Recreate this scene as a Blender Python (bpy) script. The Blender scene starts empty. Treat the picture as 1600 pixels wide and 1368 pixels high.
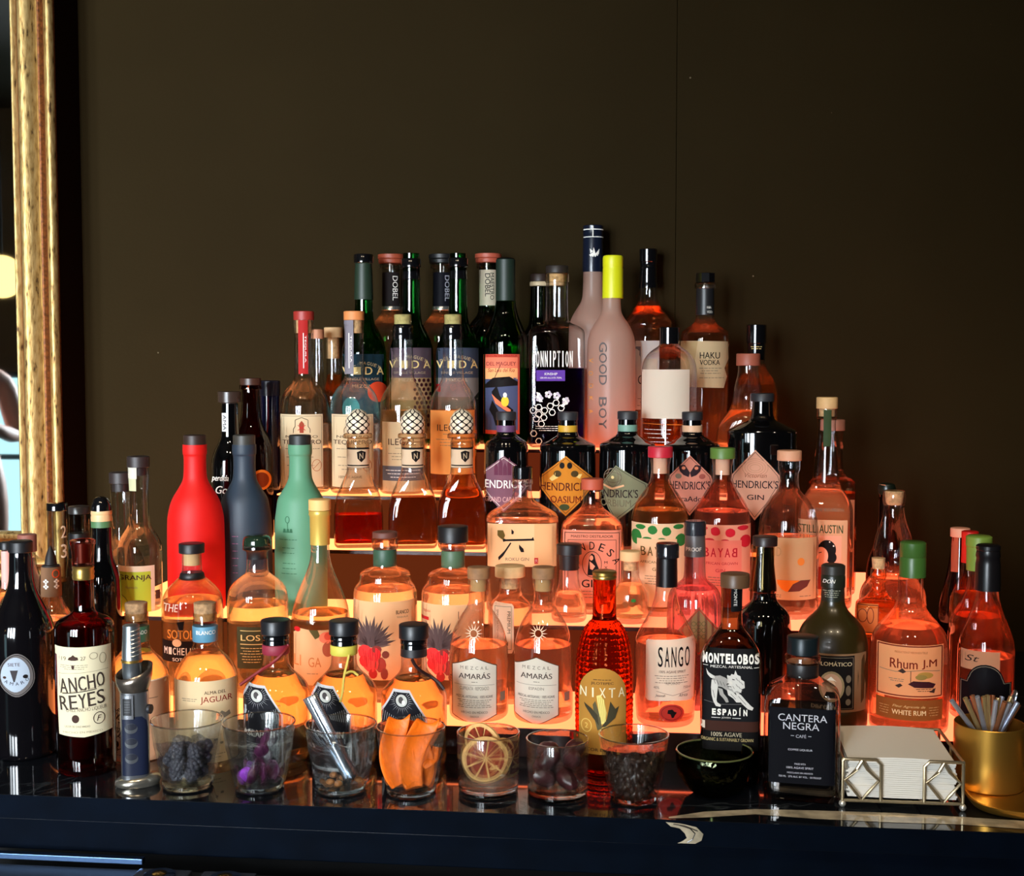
import bpy, bmesh, math, random
from mathutils import Vector, Matrix
random.seed(7)
C = bpy.context.scene.collection
SC = bpy.context.scene
R_ = math.radians

# ------------------------------------------------------------------ camera
F = 2000.0                      # focal length in pixels of the 1600 px wide frame
YAW, PITCH = R_(6.2), R_(3.4)
ZC = 0.95                       # height of the counter top
CAM = Vector((0.0, 0.0, ZC + 0.55))
fw = Vector((-math.sin(YAW) * math.cos(PITCH), math.cos(YAW) * math.cos(PITCH), -math.sin(PITCH)))
rt = Vector((math.cos(YAW), math.sin(YAW), 0))
up = rt.cross(fw)
cd = bpy.data.cameras.new('camera')
cam = bpy.data.objects.new('camera', cd)
C.objects.link(cam)
cam.location = CAM
cam.rotation_euler = Matrix((rt, up, -fw)).transposed().to_euler()
cd.sensor_width = 36.0
cd.sensor_fit = 'HORIZONTAL'
cd.lens = 36.0 * F / 1600.0
cd.clip_start = 0.05
SC.camera = cam

# ------------------------------------------------------------------ view and light
SC.view_settings.view_transform = 'Standard'
SC.view_settings.look = 'None'
SC.view_settings.exposure = 0.14
SC.view_settings.gamma = 1.0
SC.view_settings.use_curve_mapping = False
cy = SC.cycles
cy.max_bounces = 14
cy.diffuse_bounces = 3
cy.glossy_bounces = 4
cy.transmission_bounces = 12
cy.transparent_max_bounces = 32
cy.caustics_reflective = True
cy.caustics_refractive = True
cy.blur_glossy = 0.6
cy.sample_clamp_indirect = 6.0
try:
    cy.use_denoising = True
    cy.denoiser = 'OPENIMAGEDENOISE'
except Exception:
    pass
w = bpy.data.worlds.new('room_air')
SC.world = w
w.use_nodes = True
w.node_tree.nodes['Background'].inputs[0].default_value = (0.9, 0.75, 0.55, 1)
w.node_tree.nodes['Background'].inputs[1].default_value = 0.008

def area(name, loc, target, sx, sy, col, power):
    d = bpy.data.lights.new(name, 'AREA')
    d.shape = 'RECTANGLE'; d.size = sx; d.size_y = sy; d.color = col; d.energy = power
    o = bpy.data.objects.new(name, d); C.objects.link(o); o.location = loc
    o.rotation_euler = (Vector(target) - Vector(loc)).to_track_quat('-Z', 'Y').to_euler()
    return o
def spot(name, loc, target, col, power, rad, cone):
    d = bpy.data.lights.new(name, 'SPOT')
    d.color = col; d.energy = power; d.shadow_soft_size = rad; d.spot_size = cone; d.spot_blend = 0.8
    o = bpy.data.objects.new(name, d); C.objects.link(o); o.location = loc
    o.rotation_euler = (Vector(target) - Vector(loc)).to_track_quat('-Z', 'Y').to_euler()
# daylight through the tall windows in the wall behind the guests
for i, x in enumerate((-2.75, -1.95, -1.15)):
    area('window_daylight', (x, -2.4, 1.75), (x + 0.05, 2.4, 1.25), 0.5, 1.6, (0.84, 0.92, 1.0), 30).data.spread = R_(70)
# ceiling downlights over the back bar
for x in (-0.9, -0.1, 0.7):
    spot('ceiling_downlight', (x, 0.35, 2.9), (x, 1.72, 0.95), (1.0, 0.80, 0.55), 38, 0.045, R_(62))
LED = 3.2        # strength of the light panels in the riser

# ------------------------------------------------------------------ measuring
def ray(px, py):
    return (fw + rt * ((px - 800.0) / F) - up * ((py - 684.0) / F))
def on_y(px, py, Y):
    d = ray(px, py); t = (Y - CAM.y) / d.y
    return CAM + d * t
def on_z(px, py, Z):
    d = ray(px, py); t = (Z - CAM.z) / d.z
    return CAM + d * t
# ------------------------------------------------------------------ materials
_m = {}
def node_mat(name):
    m = bpy.data.materials.new(name); m.use_nodes = True
    nt = m.node_tree; nt.nodes.clear()
    out = nt.nodes.new('ShaderNodeOutputMaterial')
    return m, nt, out
def lin(c):
    return tuple((v / 12.92 if v <= 0.04045 else ((v + 0.055) / 1.055) ** 2.4) for v in (x / 255.0 for x in c))
def M(col, rough=0.5, metal=0.0, spec=0.5, bump=0.0, bscale=60.0, var=0.0, name=None, coat=0.0):
    key = ('M', col, rough, metal, spec, bump, bscale, var, coat)
    if key in _m: return _m[key]
    m, nt, out = node_mat(name or 'paint')
    b = nt.nodes.new('ShaderNodeBsdfPrincipled')
    b.inputs['Base Color'].default_value = lin(col) + (1,)
    b.inputs['Roughness'].default_value = rough
    b.inputs['Metallic'].default_value = metal
    b.inputs['Specular IOR Level'].default_value = spec
    b.inputs['Coat Weight'].default_value = coat
    if bump or var:
        tc = nt.nodes.new('ShaderNodeTexCoord')
        n = nt.nodes.new('ShaderNodeTexNoise'); n.inputs['Scale'].default_value = bscale; n.inputs['Detail'].default_value = 6
        nt.links.new(tc.outputs['Object'], n.inputs['Vector'])
        if bump:
            bp = nt.nodes.new('ShaderNodeBump'); bp.inputs['Strength'].default_value = bump; bp.inputs['Distance'].default_value = 0.002
            nt.links.new(n.outputs['Fac'], bp.inputs['Height']); nt.links.new(bp.outputs[0], b.inputs['Normal'])
        if var:
            cr = nt.nodes.new('ShaderNodeValToRGB')
            c = lin(col)
            cr.color_ramp.elements[0].position = 0.3; cr.color_ramp.elements[1].position = 0.7
            cr.color_ramp.elements[0].color = tuple(v * (1 - var) for v in c) + (1,)
            cr.color_ramp.elements[1].color = tuple(min(1, v * (1 + var)) for v in c) + (1,)
            nt.links.new(n.outputs['Fac'], cr.inputs[0]); nt.links.new(cr.outputs[0], b.inputs['Base Color'])
    nt.links.new(b.outputs[0], out.inputs[0])
    _m[key] = m
    return m
def paper(col, tr=0.35):
    key = ('paper', col, tr)
    if key in _m: return _m[key]
    m, nt, out = node_mat('label_paper')
    d = nt.nodes.new('ShaderNodeBsdfDiffuse'); t = nt.nodes.new('ShaderNodeBsdfTranslucent')
    mx = nt.nodes.new('ShaderNodeMixShader'); mx.inputs[0].default_value = tr
    for n in (d, t): n.inputs[0].default_value = lin(col) + (1,)
    nt.links.new(d.outputs[0], mx.inputs[1]); nt.links.new(t.outputs[0], mx.inputs[2]); nt.links.new(mx.outputs[0], out.inputs[0])
    _m[key] = m
    return m
def ink(col): return M(col, 0.6, 0, 0.08, name='ink')
def glass(tint=(1, 1, 1), edge=0.7, rough=0.0, refl=1.0):
    """bottle wall: clear or tinted, darker where the wall is seen edge on"""
    key = ('glass', tint, edge, rough, refl)
    if key in _m: return _m[key]
    m, nt, out = node_mat('bottle_glass')
    lw = nt.nodes.new('ShaderNodeLayerWeight'); lw.inputs[0].default_value = 0.5
    pw = nt.nodes.new('ShaderNodeMath'); pw.operation = 'POWER'; pw.inputs[1].default_value = 2.2
    nt.links.new(lw.outputs['Facing'], pw.inputs[0])
    mc = nt.nodes.new('ShaderNodeMix'); mc.data_type = 'RGBA'
    mc.inputs[6].default_value = tuple(t * 0.96 for t in tint) + (1,)
    mc.inputs[7].default_value = tuple(t * t * edge for t in tint) + (1,)
    nt.links.new(pw.outputs[0], mc.inputs[0])
    tr = nt.nodes.new('ShaderNodeBsdfTransparent'); nt.links.new(mc.outputs[2], tr.inputs[0])
    gl = nt.nodes.new('ShaderNodeBsdfGlossy'); gl.inputs['Roughness'].default_value = 0.03 + rough
    p5 = nt.nodes.new('ShaderNodeMath'); p5.operation = 'POWER'; p5.inputs[1].default_value = 4.0
    nt.links.new(lw.outputs['Facing'], p5.inputs[0])
    mul = nt.nodes.new('ShaderNodeMath'); mul.operation = 'MULTIPLY_ADD'; mul.use_clamp = True; mul.inputs[1].default_value = 0.5 * refl; mul.inputs[2].default_value = 0.055 * refl
    nt.links.new(p5.outputs[0], mul.inputs[0])
    tc = nt.nodes.new('ShaderNodeTexCoord'); nz = nt.nodes.new('ShaderNodeTexNoise'); nz.inputs['Scale'].default_value = 28
    bp = nt.nodes.new('ShaderNodeBump'); bp.inputs['Strength'].default_value = 0.25; bp.inputs['Distance'].default_value = 0.002
    nt.links.new(tc.outputs['Object'], nz.inputs['Vector']); nt.links.new(nz.outputs['Fac'], bp.inputs['Height']); nt.links.new(bp.outputs[0], gl.inputs['Normal'])
    # seen edge on, the wall is thick enough to bend what lies behind it
    rf = nt.nodes.new('ShaderNodeBsdfGlass'); rf.inputs['IOR'].default_value = 1.45; nt.links.new(mc.outputs[2], rf.inputs['Color']); nt.links.new(bp.outputs[0], rf.inputs['Normal'])
    mr_ = nt.nodes.new('ShaderNodeMath'); mr_.operation = 'MULTIPLY_ADD'; mr_.use_clamp = True; mr_.inputs[1].default_value = 0.75; mr_.inputs[2].default_value = 0.05; nt.links.new(pw.outputs[0], mr_.inputs[0])
    m0 = nt.nodes.new('ShaderNodeMixShader'); nt.links.new(mr_.outputs[0], m0.inputs[0]); nt.links.new(tr.outputs[0], m0.inputs[1]); nt.links.new(rf.outputs[0], m0.inputs[2])
    mx = nt.nodes.new('ShaderNodeMixShader')
    nt.links.new(mul.outputs[0], mx.inputs[0]); nt.links.new(m0.outputs[0], mx.inputs[1]); nt.links.new(gl.outputs[0], mx.inputs[2])
    nt.links.new(mx.outputs[0], out.inputs[0])
    _m[key] = m
    return m
def solid_glass(col=(1, 1, 1), ior=1.45, rough=0.0, bump=0.0, bscale=20.0, name='thick_glass'):
    key = ('sg', col, ior, rough, bump, bscale)
    if key in _m: return _m[key]
    m, nt, out = node_mat(name)
    g = nt.nodes.new('ShaderNodeBsdfGlass'); g.inputs['Color'].default_value = tuple(col) + (1,)
    g.inputs['IOR'].default_value = ior; g.inputs['Roughness'].default_value = rough
    if bump:
        tc = nt.nodes.new('ShaderNodeTexCoord'); nz = nt.nodes.new('ShaderNodeTexNoise'); nz.inputs['Scale'].default_value = bscale
        bp = nt.nodes.new('ShaderNodeBump'); bp.inputs['Strength'].default_value = bump; bp.inputs['Distance'].default_value = 0.004
        nt.links.new(tc.outputs['Object'], nz.inputs['Vector']); nt.links.new(nz.outputs['Fac'], bp.inputs['Height']); nt.links.new(bp.outputs[0], g.inputs['Normal'])
    nt.links.new(g.outputs[0], out.inputs[0])
    _m[key] = m
    return m
def liquid(col, bump=0.7, scat=0.10):
    """spirit: refracts, and scatters part of the light that enters the bottle"""
    key = ('lq', col, bump, scat)
    if key in _m: return _m[key]
    m = solid_glass(col, 1.34, 0.0, bump, 16.0 + len(_m) * 1e-6, 'spirit'); nt = m.node_tree
    g = [n for n in nt.nodes if n.type == 'BSDF_GLASS'][0]; out = [n for n in nt.nodes if n.type == 'OUTPUT_MATERIAL'][0]
    t = nt.nodes.new('ShaderNodeBsdfTranslucent'); t.inputs[0].default_value = tuple(min(1, c ** 0.8) for c in col) + (1,)
    mx = nt.nodes.new('ShaderNodeMixShader'); mx.inputs[0].default_value = scat
    nt.links.new(g.outputs[0], mx.inputs[1]); nt.links.new(t.outputs[0], mx.inputs[2]); nt.links.new(mx.outputs[0], out.inputs[0])
    _m[key] = m
    return m
def frosted(col, tr=0.55, clear=0.12, rough=0.35):
    key = ('fr', col, tr, clear, rough)
    if key in _m: return _m[key]
    m, nt, out = node_mat('frosted_glass')
    d = nt.nodes.new('ShaderNodeBsdfPrincipled'); d.inputs['Base Color'].default_value = lin(col) + (1,); d.inputs['Roughness'].default_value = rough
    t = nt.nodes.new('ShaderNodeBsdfTranslucent'); t.inputs[0].default_value = lin(col) + (1,)
    tp = nt.nodes.new('ShaderNodeBsdfTransparent')
    a = nt.nodes.new('ShaderNodeMixShader'); a.inputs[0].default_value = tr
    b = nt.nodes.new('ShaderNodeMixShader'); b.inputs[0].default_value = clear
    nt.links.new(d.outputs[0], a.inputs[1]); nt.links.new(t.outputs[0], a.inputs[2])
    nt.links.new(a.outputs[0], b.inputs[1]); nt.links.new(tp.outputs[0], b.inputs[2]); nt.links.new(b.outputs[0], out.inputs[0])
    _m[key] = m
    return m
# ------------------------------------------------------------------ objects
def tag(o, label=None, cat=None, group=None, kind=None):
    if label: o['label'] = label
    if cat: o['category'] = cat
    if group: o['group'] = group
    if kind: o['kind'] = kind
    return o
def empty(name, loc, rz=0.0):
    o = bpy.data.objects.new(name, None); C.objects.link(o)
    o.location = loc; o.rotation_euler = (0, 0, rz); o.empty_display_size = 0.02
    return o
def mesh_obj(name, bm, mats, parent=None, smooth=True, loc=None, angle=40):
    bm.normal_update()
    me = bpy.data.meshes.new(name); bm.to_mesh(me); bm.free()
    for m in (mats if isinstance(mats, (list, tuple)) else [mats]): me.materials.append(m)
    if smooth:
        for p in me.polygons: p.use_smooth = True
        try: me.set_sharp_from_angle(angle=R_(angle))
        except Exception: pass
    o = bpy.data.objects.new(name, me); C.objects.link(o)
    if parent: o.parent = parent
    if loc is not None: o.location = loc
    return o
def box(bm, x0, y0, z0, x1, y1, z1, bev=0.0, mi=0):
    n0 = set(bm.faces)
    g = bmesh.ops.create_cube(bm, size=1.0)
    for v in g['verts']:
        v.co = Vector(((x0 + x1) / 2 + v.co.x * (x1 - x0), (y0 + y1) / 2 + v.co.y * (y1 - y0), (z0 + z1) / 2 + v.co.z * (z1 - z0)))
    if bev:
        es = list({e for v in g['verts'] for e in v.link_edges})
        bmesh.ops.bevel(bm, geom=es, offset=bev, segments=2, affect='EDGES', profile=0.6)
    for f in bm.faces:
        if f not in n0: f.material_index = mi
def chaikin(pts, n=2):
    for _ in range(n):
        q = [pts[0]]
        for a, b in zip(pts, pts[1:]):
            q.append(tuple(a[i] * 0.75 + b[i] * 0.25 for i in range(len(a))))
            q.append(tuple(a[i] * 0.25 + b[i] * 0.75 for i in range(len(a))))
        q.append(pts[-1]); pts = q
    return pts
def section(t, hw, hd, n):
    c, s = math.cos(t), math.sin(t)
    return (hw * math.copysign(abs(c) ** (2.0 / n), c), hd * math.copysign(abs(s) ** (2.0 / n), s))
def lathe(bm, prof, seg=36, close_top=True, close_bot=True, dr=1.0, mod=None, mi=0):
    """prof: list of (z, hw, n) ; stacked superellipse rings"""
    rings = []
    for z, hw, n in prof:
        hd = hw * (1 + (dr - 1) * min(1.0, max(0.0, (n - 2) / 1.5))) if n > 2 else hw
        ring = []
        for k in range(seg):
            t = 2 * math.pi * (k + 0.5) / seg
            x, y = section(t, hw, hd, n)
            if mod:
                f = mod(t, z); x *= f; y *= f
            ring.append(bm.verts.new((x, y, z)))
        rings.append(ring)
    for a, b in zip(rings, rings[1:]):
        for k in range(seg):
            f = bm.faces.new((a[k], a[(k + 1) % seg], b[(k + 1) % seg], b[k])); f.material_index = mi
    if close_bot: bm.faces.new(rings[0][::-1]).material_index = mi
    if close_top: bm.faces.new(rings[-1]).material_index = mi
    return rings
def tube(bm, pts, r, seg=8, cap=True, mi=0):
    pts = [Vector(p) for p in pts]; rings = []
    rr = r if isinstance(r, (list, tuple)) else [r] * len(pts)
    ref = Vector((0, 0, 1))
    for i, p in enumerate(pts):
        d = (pts[min(i + 1, len(pts) - 1)] - pts[max(i - 1, 0)]).normalized()
        if abs(d.dot(ref)) > 0.95: ref = Vector((0, 1, 0)) if abs(d.y) < 0.9 else Vector((1, 0, 0))
        a = d.cross(ref).normalized(); b = d.cross(a).normalized()
        rings.append([bm.verts.new(p + (a * math.cos(2 * math.pi * k / seg) + b * math.sin(2 * math.pi * k / seg)) * rr[i]) for k in range(seg)])
    for a, b in zip(rings, rings[1:]):
        for k in range(seg): bm.faces.new((a[k], a[(k + 1) % seg], b[(k + 1) % seg], b[k])).material_index = mi
    if cap:
        bm.faces.new(rings[0][::-1]).material_index = mi; bm.faces.new(rings[-1]).material_index = mi
# ------------------------------------------------------------------ lettering
_t = {}
def glyphs(s, bold=0.0, shear=0.0):
    key = (s, bold, shear)
    if key in _t: return _t[key]
    cu = bpy.data.curves.new('lettering', 'FONT'); cu.body = s; cu.offset = bold; cu.shear = shear; cu.resolution_u = 3; cu.fill_mode = 'FRONT'
    o = bpy.data.objects.new('lettering', cu)
    me = o.to_mesh()
    if me is None or not len(me.vertices):
        C.objects.link(o); bpy.context.view_layer.update()
        me = o.evaluated_get(bpy.context.evaluated_depsgraph_get()).to_mesh()
    vs = [(v.co.x, v.co.y) for v in me.vertices]; fs = [tuple(p.vertices) for p in me.polygons]
    bpy.data.objects.remove(o); bpy.data.curves.remove(cu)
    x0 = min(v[0] for v in vs); x1 = max(v[0] for v in vs); y0 = min(v[1] for v in vs); y1 = max(v[1] for v in vs)
    vs = [((x - x0) / max(1e-6, x1 - x0) - 0.5, (y - y0) / max(1e-6, y1 - y0) - 0.5) for x, y in vs]
    _t[key] = (vs, fs, (x1 - x0) / max(1e-6, y1 - y0))
    return _t[key]
# every op gives: (verts in picture pixels, faces, material, layer)
def T(s, cx, cy_, w, h, m, rot=0, bold=0.0, l=1, shear=0.0):
    if 0 < bold < 0.045:      # a bolder stroke: the same letters set twice, a hair apart
        e = bold * 0.55 * h; return T(s, cx - e * math.cos(R_(rot)), cy_ - e * math.sin(R_(rot)), w, h, m, rot, 0.0, l, shear) + T(s, cx + e * math.cos(R_(rot)), cy_ + e * math.sin(R_(rot)), w, h, m, rot, 0.0, l, shear)
    vs, fs, _ = glyphs(s, bold, shear); c, sn = math.cos(R_(rot)), math.sin(R_(rot))
    return [([(cx + x * w * c + y * h * sn, cy_ + x * w * sn - y * h * c) for x, y in vs], fs, m, l)]
def AT(s, cx, cy_, r, a0, a1, h, m, cw=None, l=1, bold=0.02):
    """text on an arc; angles in degrees clockwise from straight up"""
    out = []; n = len(s)
    for i, ch in enumerate(s):
        if ch == ' ': continue
        a = a0 + (a1 - a0) * (i / max(1, n - 1)); x = cx + r * math.sin(R_(a)); y = cy_ - r * math.cos(R_(a))
        wd = (cw or h * 0.7) * (0.35 if ch in 'I' else 1)
        out += T(ch, x, y, wd, h, m, rot=a if a1 > a0 else a + 180, bold=bold, l=l)
    return out
def PO(pts, m, l=1): return [(list(pts), [tuple(range(len(pts)))], m, l)]
def RE(x0, y0, x1, y1, m, l=1): return PO([(x0, y0), (x1, y0), (x1, y1), (x0, y1)], m, l)
def EL(cx, cy_, rx, ry, m, l=1, n=24): return PO([(cx + rx * math.cos(6.2832 * k / n), cy_ + ry * math.sin(6.2832 * k / n)) for k in range(n)], m, l)
def LI(pts, wd, m, l=1, closed=False):
    out = []; q = list(pts) + ([pts[0]] if closed else [])
    for (ax, ay), (bx, by) in zip(q, q[1:]):
        d = math.hypot(bx - ax, by - ay)
        if d < 1e-6: continue
        nx, ny = -(by - ay) / d * wd / 2, (bx - ax) / d * wd / 2
        out += PO([(ax + nx, ay + ny), (bx + nx, by + ny), (bx - nx, by - ny), (ax - nx, ay - ny)], m, l)
    return out
def RG(cx, cy_, rx, ry, wd, m, l=1, n=28): return LI([(cx + rx * math.cos(6.2832 * k / n), cy_ + ry * math.sin(6.2832 * k / n)) for k in range(n)], wd, m, l, True)
def FI(x0, y0, x1, y1, rows, m, l=1, seed=1):
    rnd = random.Random(seed); out = []
    for r in range(rows):
        y = y0 + (y1 - y0) * (r + 0.5) / rows; ind = rnd.uniform(0, 0.16) * (x1 - x0); x = x0 + ind
        while x < x1 - ind:
            wd = rnd.uniform(2.0, 7.0); e = min(x + wd, x1 - ind)
            if e - x > 0.8: out += RE(x, y - 0.45, e, y + 0.45, m, l)
            x = e + 1.1
    return out
def SH(ops, dx=0, dy=0): return [([(x + dx, y + dy) for x, y in v], f, m, l) for v, f, m, l in ops]

ROW = {}
SPOTS = []
class Bottle:
    def __init__(s, label, cx, row, pts, mat, dr=1.0, liq=None, cat='bottle', name='bottle', group=None, seg=36, dy=0.0, mod=None, base=None, turn=0.0, bodyname='glass_body', smooth=2, wall=0.0022, liqbase=0.009, Y=None, z=None):
        Yc, zb = ROW[row]; Yc = (Y if Y is not None else Yc) + dy
        if z is not None: zb = z
        s.cx = cx
        ym = (pts[0][0] + pts[-1][0]) / 2
        P = on_y(cx, ym, Yc); s.X, s.Y, s.z0 = P.x, Yc, zb
        s.D = math.hypot(P.x - CAM.x, P.y - CAM.y)
        s.s = (Vector((s.X, s.Y, CAM.z)) - CAM).dot(fw) / F
        s.root = empty(name, (s.X, s.Y, zb), math.atan2(-s.X, s.Y) + R_(turn))
        tag(s.root, label, cat, group)
        s.dr = dr; s.liq = liq
        prof = []
        for p in pts:
            n = p[2] if len(p) > 2 else 2.0
            prof.append((s.zp(p[0]), p[1] * s.s, n))
        prof = [q for q in prof if q[0] > 0.012]
        last = prof[-1]
        br = (base * s.s) if base else last[1]
        prof.append((0.012, br, last[2]))
        prof.append((0.004, br * 0.985, last[2])); prof.append((0.0006, br * 0.90, last[2]))
        prof = chaikin(prof, smooth)[::-1]
        s.prof = prof
        s.rmax = max(q[1] for q in prof)
        SPOTS.append((s.X, s.Y, s.rmax, s.rmax * dr, zb, cx, label))
        bm = bmesh.new(); lathe(bm, prof, seg, close_top=True, dr=dr, mod=mod)
        s.body = mesh_obj(bodyname, bm, mat, s.root)
        if liq:
            lm, ytop = liq; zt = s.zp(ytop)
            zs = [liqbase] + [q[0] for q in prof if liqbase < q[0] < zt - 0.001] + [zt]
            lp = []
            for zz in zs:
                hw, n = s.hw(zz); lp.append((zz, max(0.003, hw - wall), n))
            lp.insert(0, (liqbase - 0.001, lp[0][1] * 0.9, lp[0][2]))
            bm = bmesh.new(); lathe(bm, lp, seg, dr=dr, mod=mod)
            mesh_obj('spirit', bm, lm, s.root)
    def zp(s, py, D=None):
        d = ray(s.cx, py); h = math.hypot(d.x, d.y)
        return CAM.z + d.z / h * (D or s.D) - s.z0
    def hw(s, z):
        p = s.prof
        if z <= p[0][0]: return p[0][1], p[0][2]
        for a, b in zip(p, p[1:]):
            if a[0] <= z <= b[0]:
                t = (z - a[0]) / max(1e-9, b[0] - a[0]); return a[1] + (b[1] - a[1]) * t, a[2] + (b[2] - a[2]) * t
        return p[-1][1], p[-1][2]
    def part(s, name, pts, mat, smooth=0, seg=28, n=None, label=None, mod=None, dx=0.0):
        prof = [(s.zp(p[0]), p[1] * s.s, (p[2] if len(p) > 2 else 2.0)) for p in pts][::-1]
        if smooth: prof = chaikin(prof, smooth)
        bm = bmesh.new(); lathe(bm, prof, seg, mod=mod)
        o = mesh_obj(name, bm, mat, s.root)
        if dx: o.location.x = dx * s.s
        if label: o['label'] = label
        return o
    def cap(s, y0, y1, r, mat, name='cap', bev=1.2, **k):
        return s.part(name, [(y0, r - bev * 1.6), (y0 + bev * 0.35, r - bev * 0.5), (y0 + bev, r), (y1 - 0.6, r), (y1, r - 0.6)], mat, **k)
    def front(s, x, z, off):
        hw, n = s.hw(z); hd = hw * (1 + (s.dr - 1) * min(1.0, max(0.0, (n - 2) / 1.5))) if n > 2 else hw
        u = min(0.985, abs(x) / max(1e-6, hw))
        return -(hd * (1 - u ** n) ** (1.0 / n) + off)
    def art(s, ops, name='label', zoff=0.0, label=None, dx=0.0, rad=None):
        """artwork laid on the front of the glass"""
        if not ops: return
        mats = []; polys = []
        flat = [o for o in ops]
        ys = [v[1] for o in flat for v in o[0]]; ymid = (min(ys) + max(ys)) / 2
        r0, n0 = s.hw(max(0.005, s.zp(ymid))); hd0 = r0 * s.dr if n0 > 2 else r0
        D = s.D - hd0 * 0.97; sc = s.s * D / s.D
        zmin = 1e9; zmax = -1e9; rr = []
        bm = bmesh.new(); L = bm.verts.layers.float.new('L')
        for vs, fs, m, l in flat:
            if m not in mats: mats.append(m)
            mi = mats.index(m); bv = []
            for x, y in vs:
                z = s.zp(y, D); v = bm.verts.new(((x - s.cx + dx) * sc, 0, z)); v[L] = l; bv.append(v)
                zmin = min(zmin, z); zmax = max(zmax, z)
            for f in fs:
                if len(set(f)) < 3: continue
                try: bm.faces.new([bv[i] for i in f]).material_index = mi
                except ValueError: pass
        bmesh.ops.triangulate(bm, faces=bm.faces[:])
        xs = [v.co.x for v in bm.verts]; x0, x1 = min(xs), max(xs)
        hwm, _ = s.hw((zmin + zmax) / 2)
        step = max(0.0028, hwm / 9)
        x = math.floor(x0 / step) * step + step
        while x < x1:
            bmesh.ops.bisect_plane(bm, geom=bm.verts[:] + bm.edges[:] + bm.faces[:], plane_co=(x, 0, 0), plane_no=(1, 0, 0)); x += step
        ra = [s.hw(zmin + (zmax - zmin) * k / 8)[0] for k in range(9)]
        if max(ra) - min(ra) > 0.0008:
            z = zmin + 0.005
            while z < zmax:
                bmesh.ops.bisect_plane(bm, geom=bm.verts[:] + bm.edges[:] + bm.faces[:], plane_co=(0, 0, z), plane_no=(0, 0, 1)); z += 0.005
        for v in bm.verts:
            v.co.z = max(0.0015, v.co.z); lim = s.hw(v.co.z)[0] * 0.985; v.co.x = max(-lim, min(lim, v.co.x))
            v.co.y = s.front(v.co.x, v.co.z, 0.0004 + 0.00022 * v[L] + zoff)
        bmesh.ops.recalc_face_normals(bm, faces=bm.faces[:])
        for f in bm.faces:
            if f.normal.y > 0: f.normal_flip()
        o = mesh_obj(name, bm, mats, s.root, smooth=False)
        for p in o.data.polygons: p.use_smooth = True
        if label: o['label'] = label
        return o
# ================================================================== the setting
def struct(o): tag(o, kind='structure'); return o
YW = 2.50          # face of the wall behind the bar
YE = 1.523         # front edge of the counter
# wall behind the bar: dark olive paint over panels, a joint near the middle
m, nt, out = node_mat('dark_olive_wall_paint')
b = nt.nodes.new('ShaderNodeBsdfPrincipled'); b.inputs['Roughness'].default_value = 0.75; b.inputs['Specular IOR Level'].default_value = 0.06
tc = nt.nodes.new('ShaderNodeTexCoord')
n1 = nt.nodes.new('ShaderNodeTexNoise'); n1.inputs['Scale'].default_value = 3.0; n1.inputs['Detail'].default_value = 5
n2 = nt.nodes.new('ShaderNodeTexNoise'); n2.inputs['Scale'].default_value = 170.0; n2.inputs['Detail'].default_value = 3
vo = nt.nodes.new('ShaderNodeTexVoronoi'); vo.inputs['Scale'].default_value = 9.0
for n in (n1, n2, vo): nt.links.new(tc.outputs['Object'], n.inputs['Vector'])
cr = nt.nodes.new('ShaderNodeValToRGB'); cr.color_ramp.elements[0].position = 0.35; cr.color_ramp.elements[1].position = 0.7
cr.color_ramp.elements[0].color = (0.0165, 0.0098, 0.0020, 1); cr.color_ramp.elements[1].color = (0.0195, 0.0117, 0.0027, 1)
nt.links.new(n1.outputs['Fac'], cr.inputs[0])
ch = nt.nodes.new('ShaderNodeMath'); ch.operation = 'LESS_THAN'; ch.inputs[1].default_value = 0.016
nt.links.new(vo.outputs['Distance'], ch.inputs[0])
mixc = nt.nodes.new('ShaderNodeMix'); mixc.data_type = 'RGBA'; mixc.inputs[7].default_value = (0.12, 0.09, 0.05, 1)
nt.links.new(ch.outputs[0], mixc.inputs[0]); nt.links.new(cr.outputs[0], mixc.inputs[6]); nt.links.new(mixc.outputs[2], b.inputs['Base Color'])
bp = nt.nodes.new('ShaderNodeBump'); bp.inputs['Strength'].default_value = 0.22; bp.inputs['Distance'].default_value = 0.001
nt.links.new(n2.outputs['Fac'], bp.inputs['Height']); nt.links.new(bp.outputs[0], b.inputs['Normal']); nt.links.new(b.outputs[0], out.inputs[0])
WALL = m
xs = on_y(1057, 200, YW).x
bm = bmesh.new()
box(bm, -4.6, YW, 0, xs - 0.0005, YW + 0.06, 3.0, 0.0006)
box(bm, xs + 0.0005, YW, 0, 3.4, YW + 0.06, 3.0, 0.0006)
box(bm, -4.6, YW + 0.004, 0, 3.4, YW + 0.07, 3.0)
struct(mesh_obj('wall_back', bm, WALL, smooth=False))
plaster = M((120, 104, 82), 0.8, bump=0.1, bscale=80)
bm = bmesh.new(); box(bm, -4.66, -2.6, 0, -4.6, YW + 0.07, 3.0); struct(mesh_obj('wall_left', bm, plaster, smooth=False))
bm = bmesh.new(); box(bm, 3.4, -2.6, 0, 3.46, YW + 0.07, 3.0); struct(mesh_obj('wall_right', bm, plaster, smooth=False))
WY = -2.5
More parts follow.
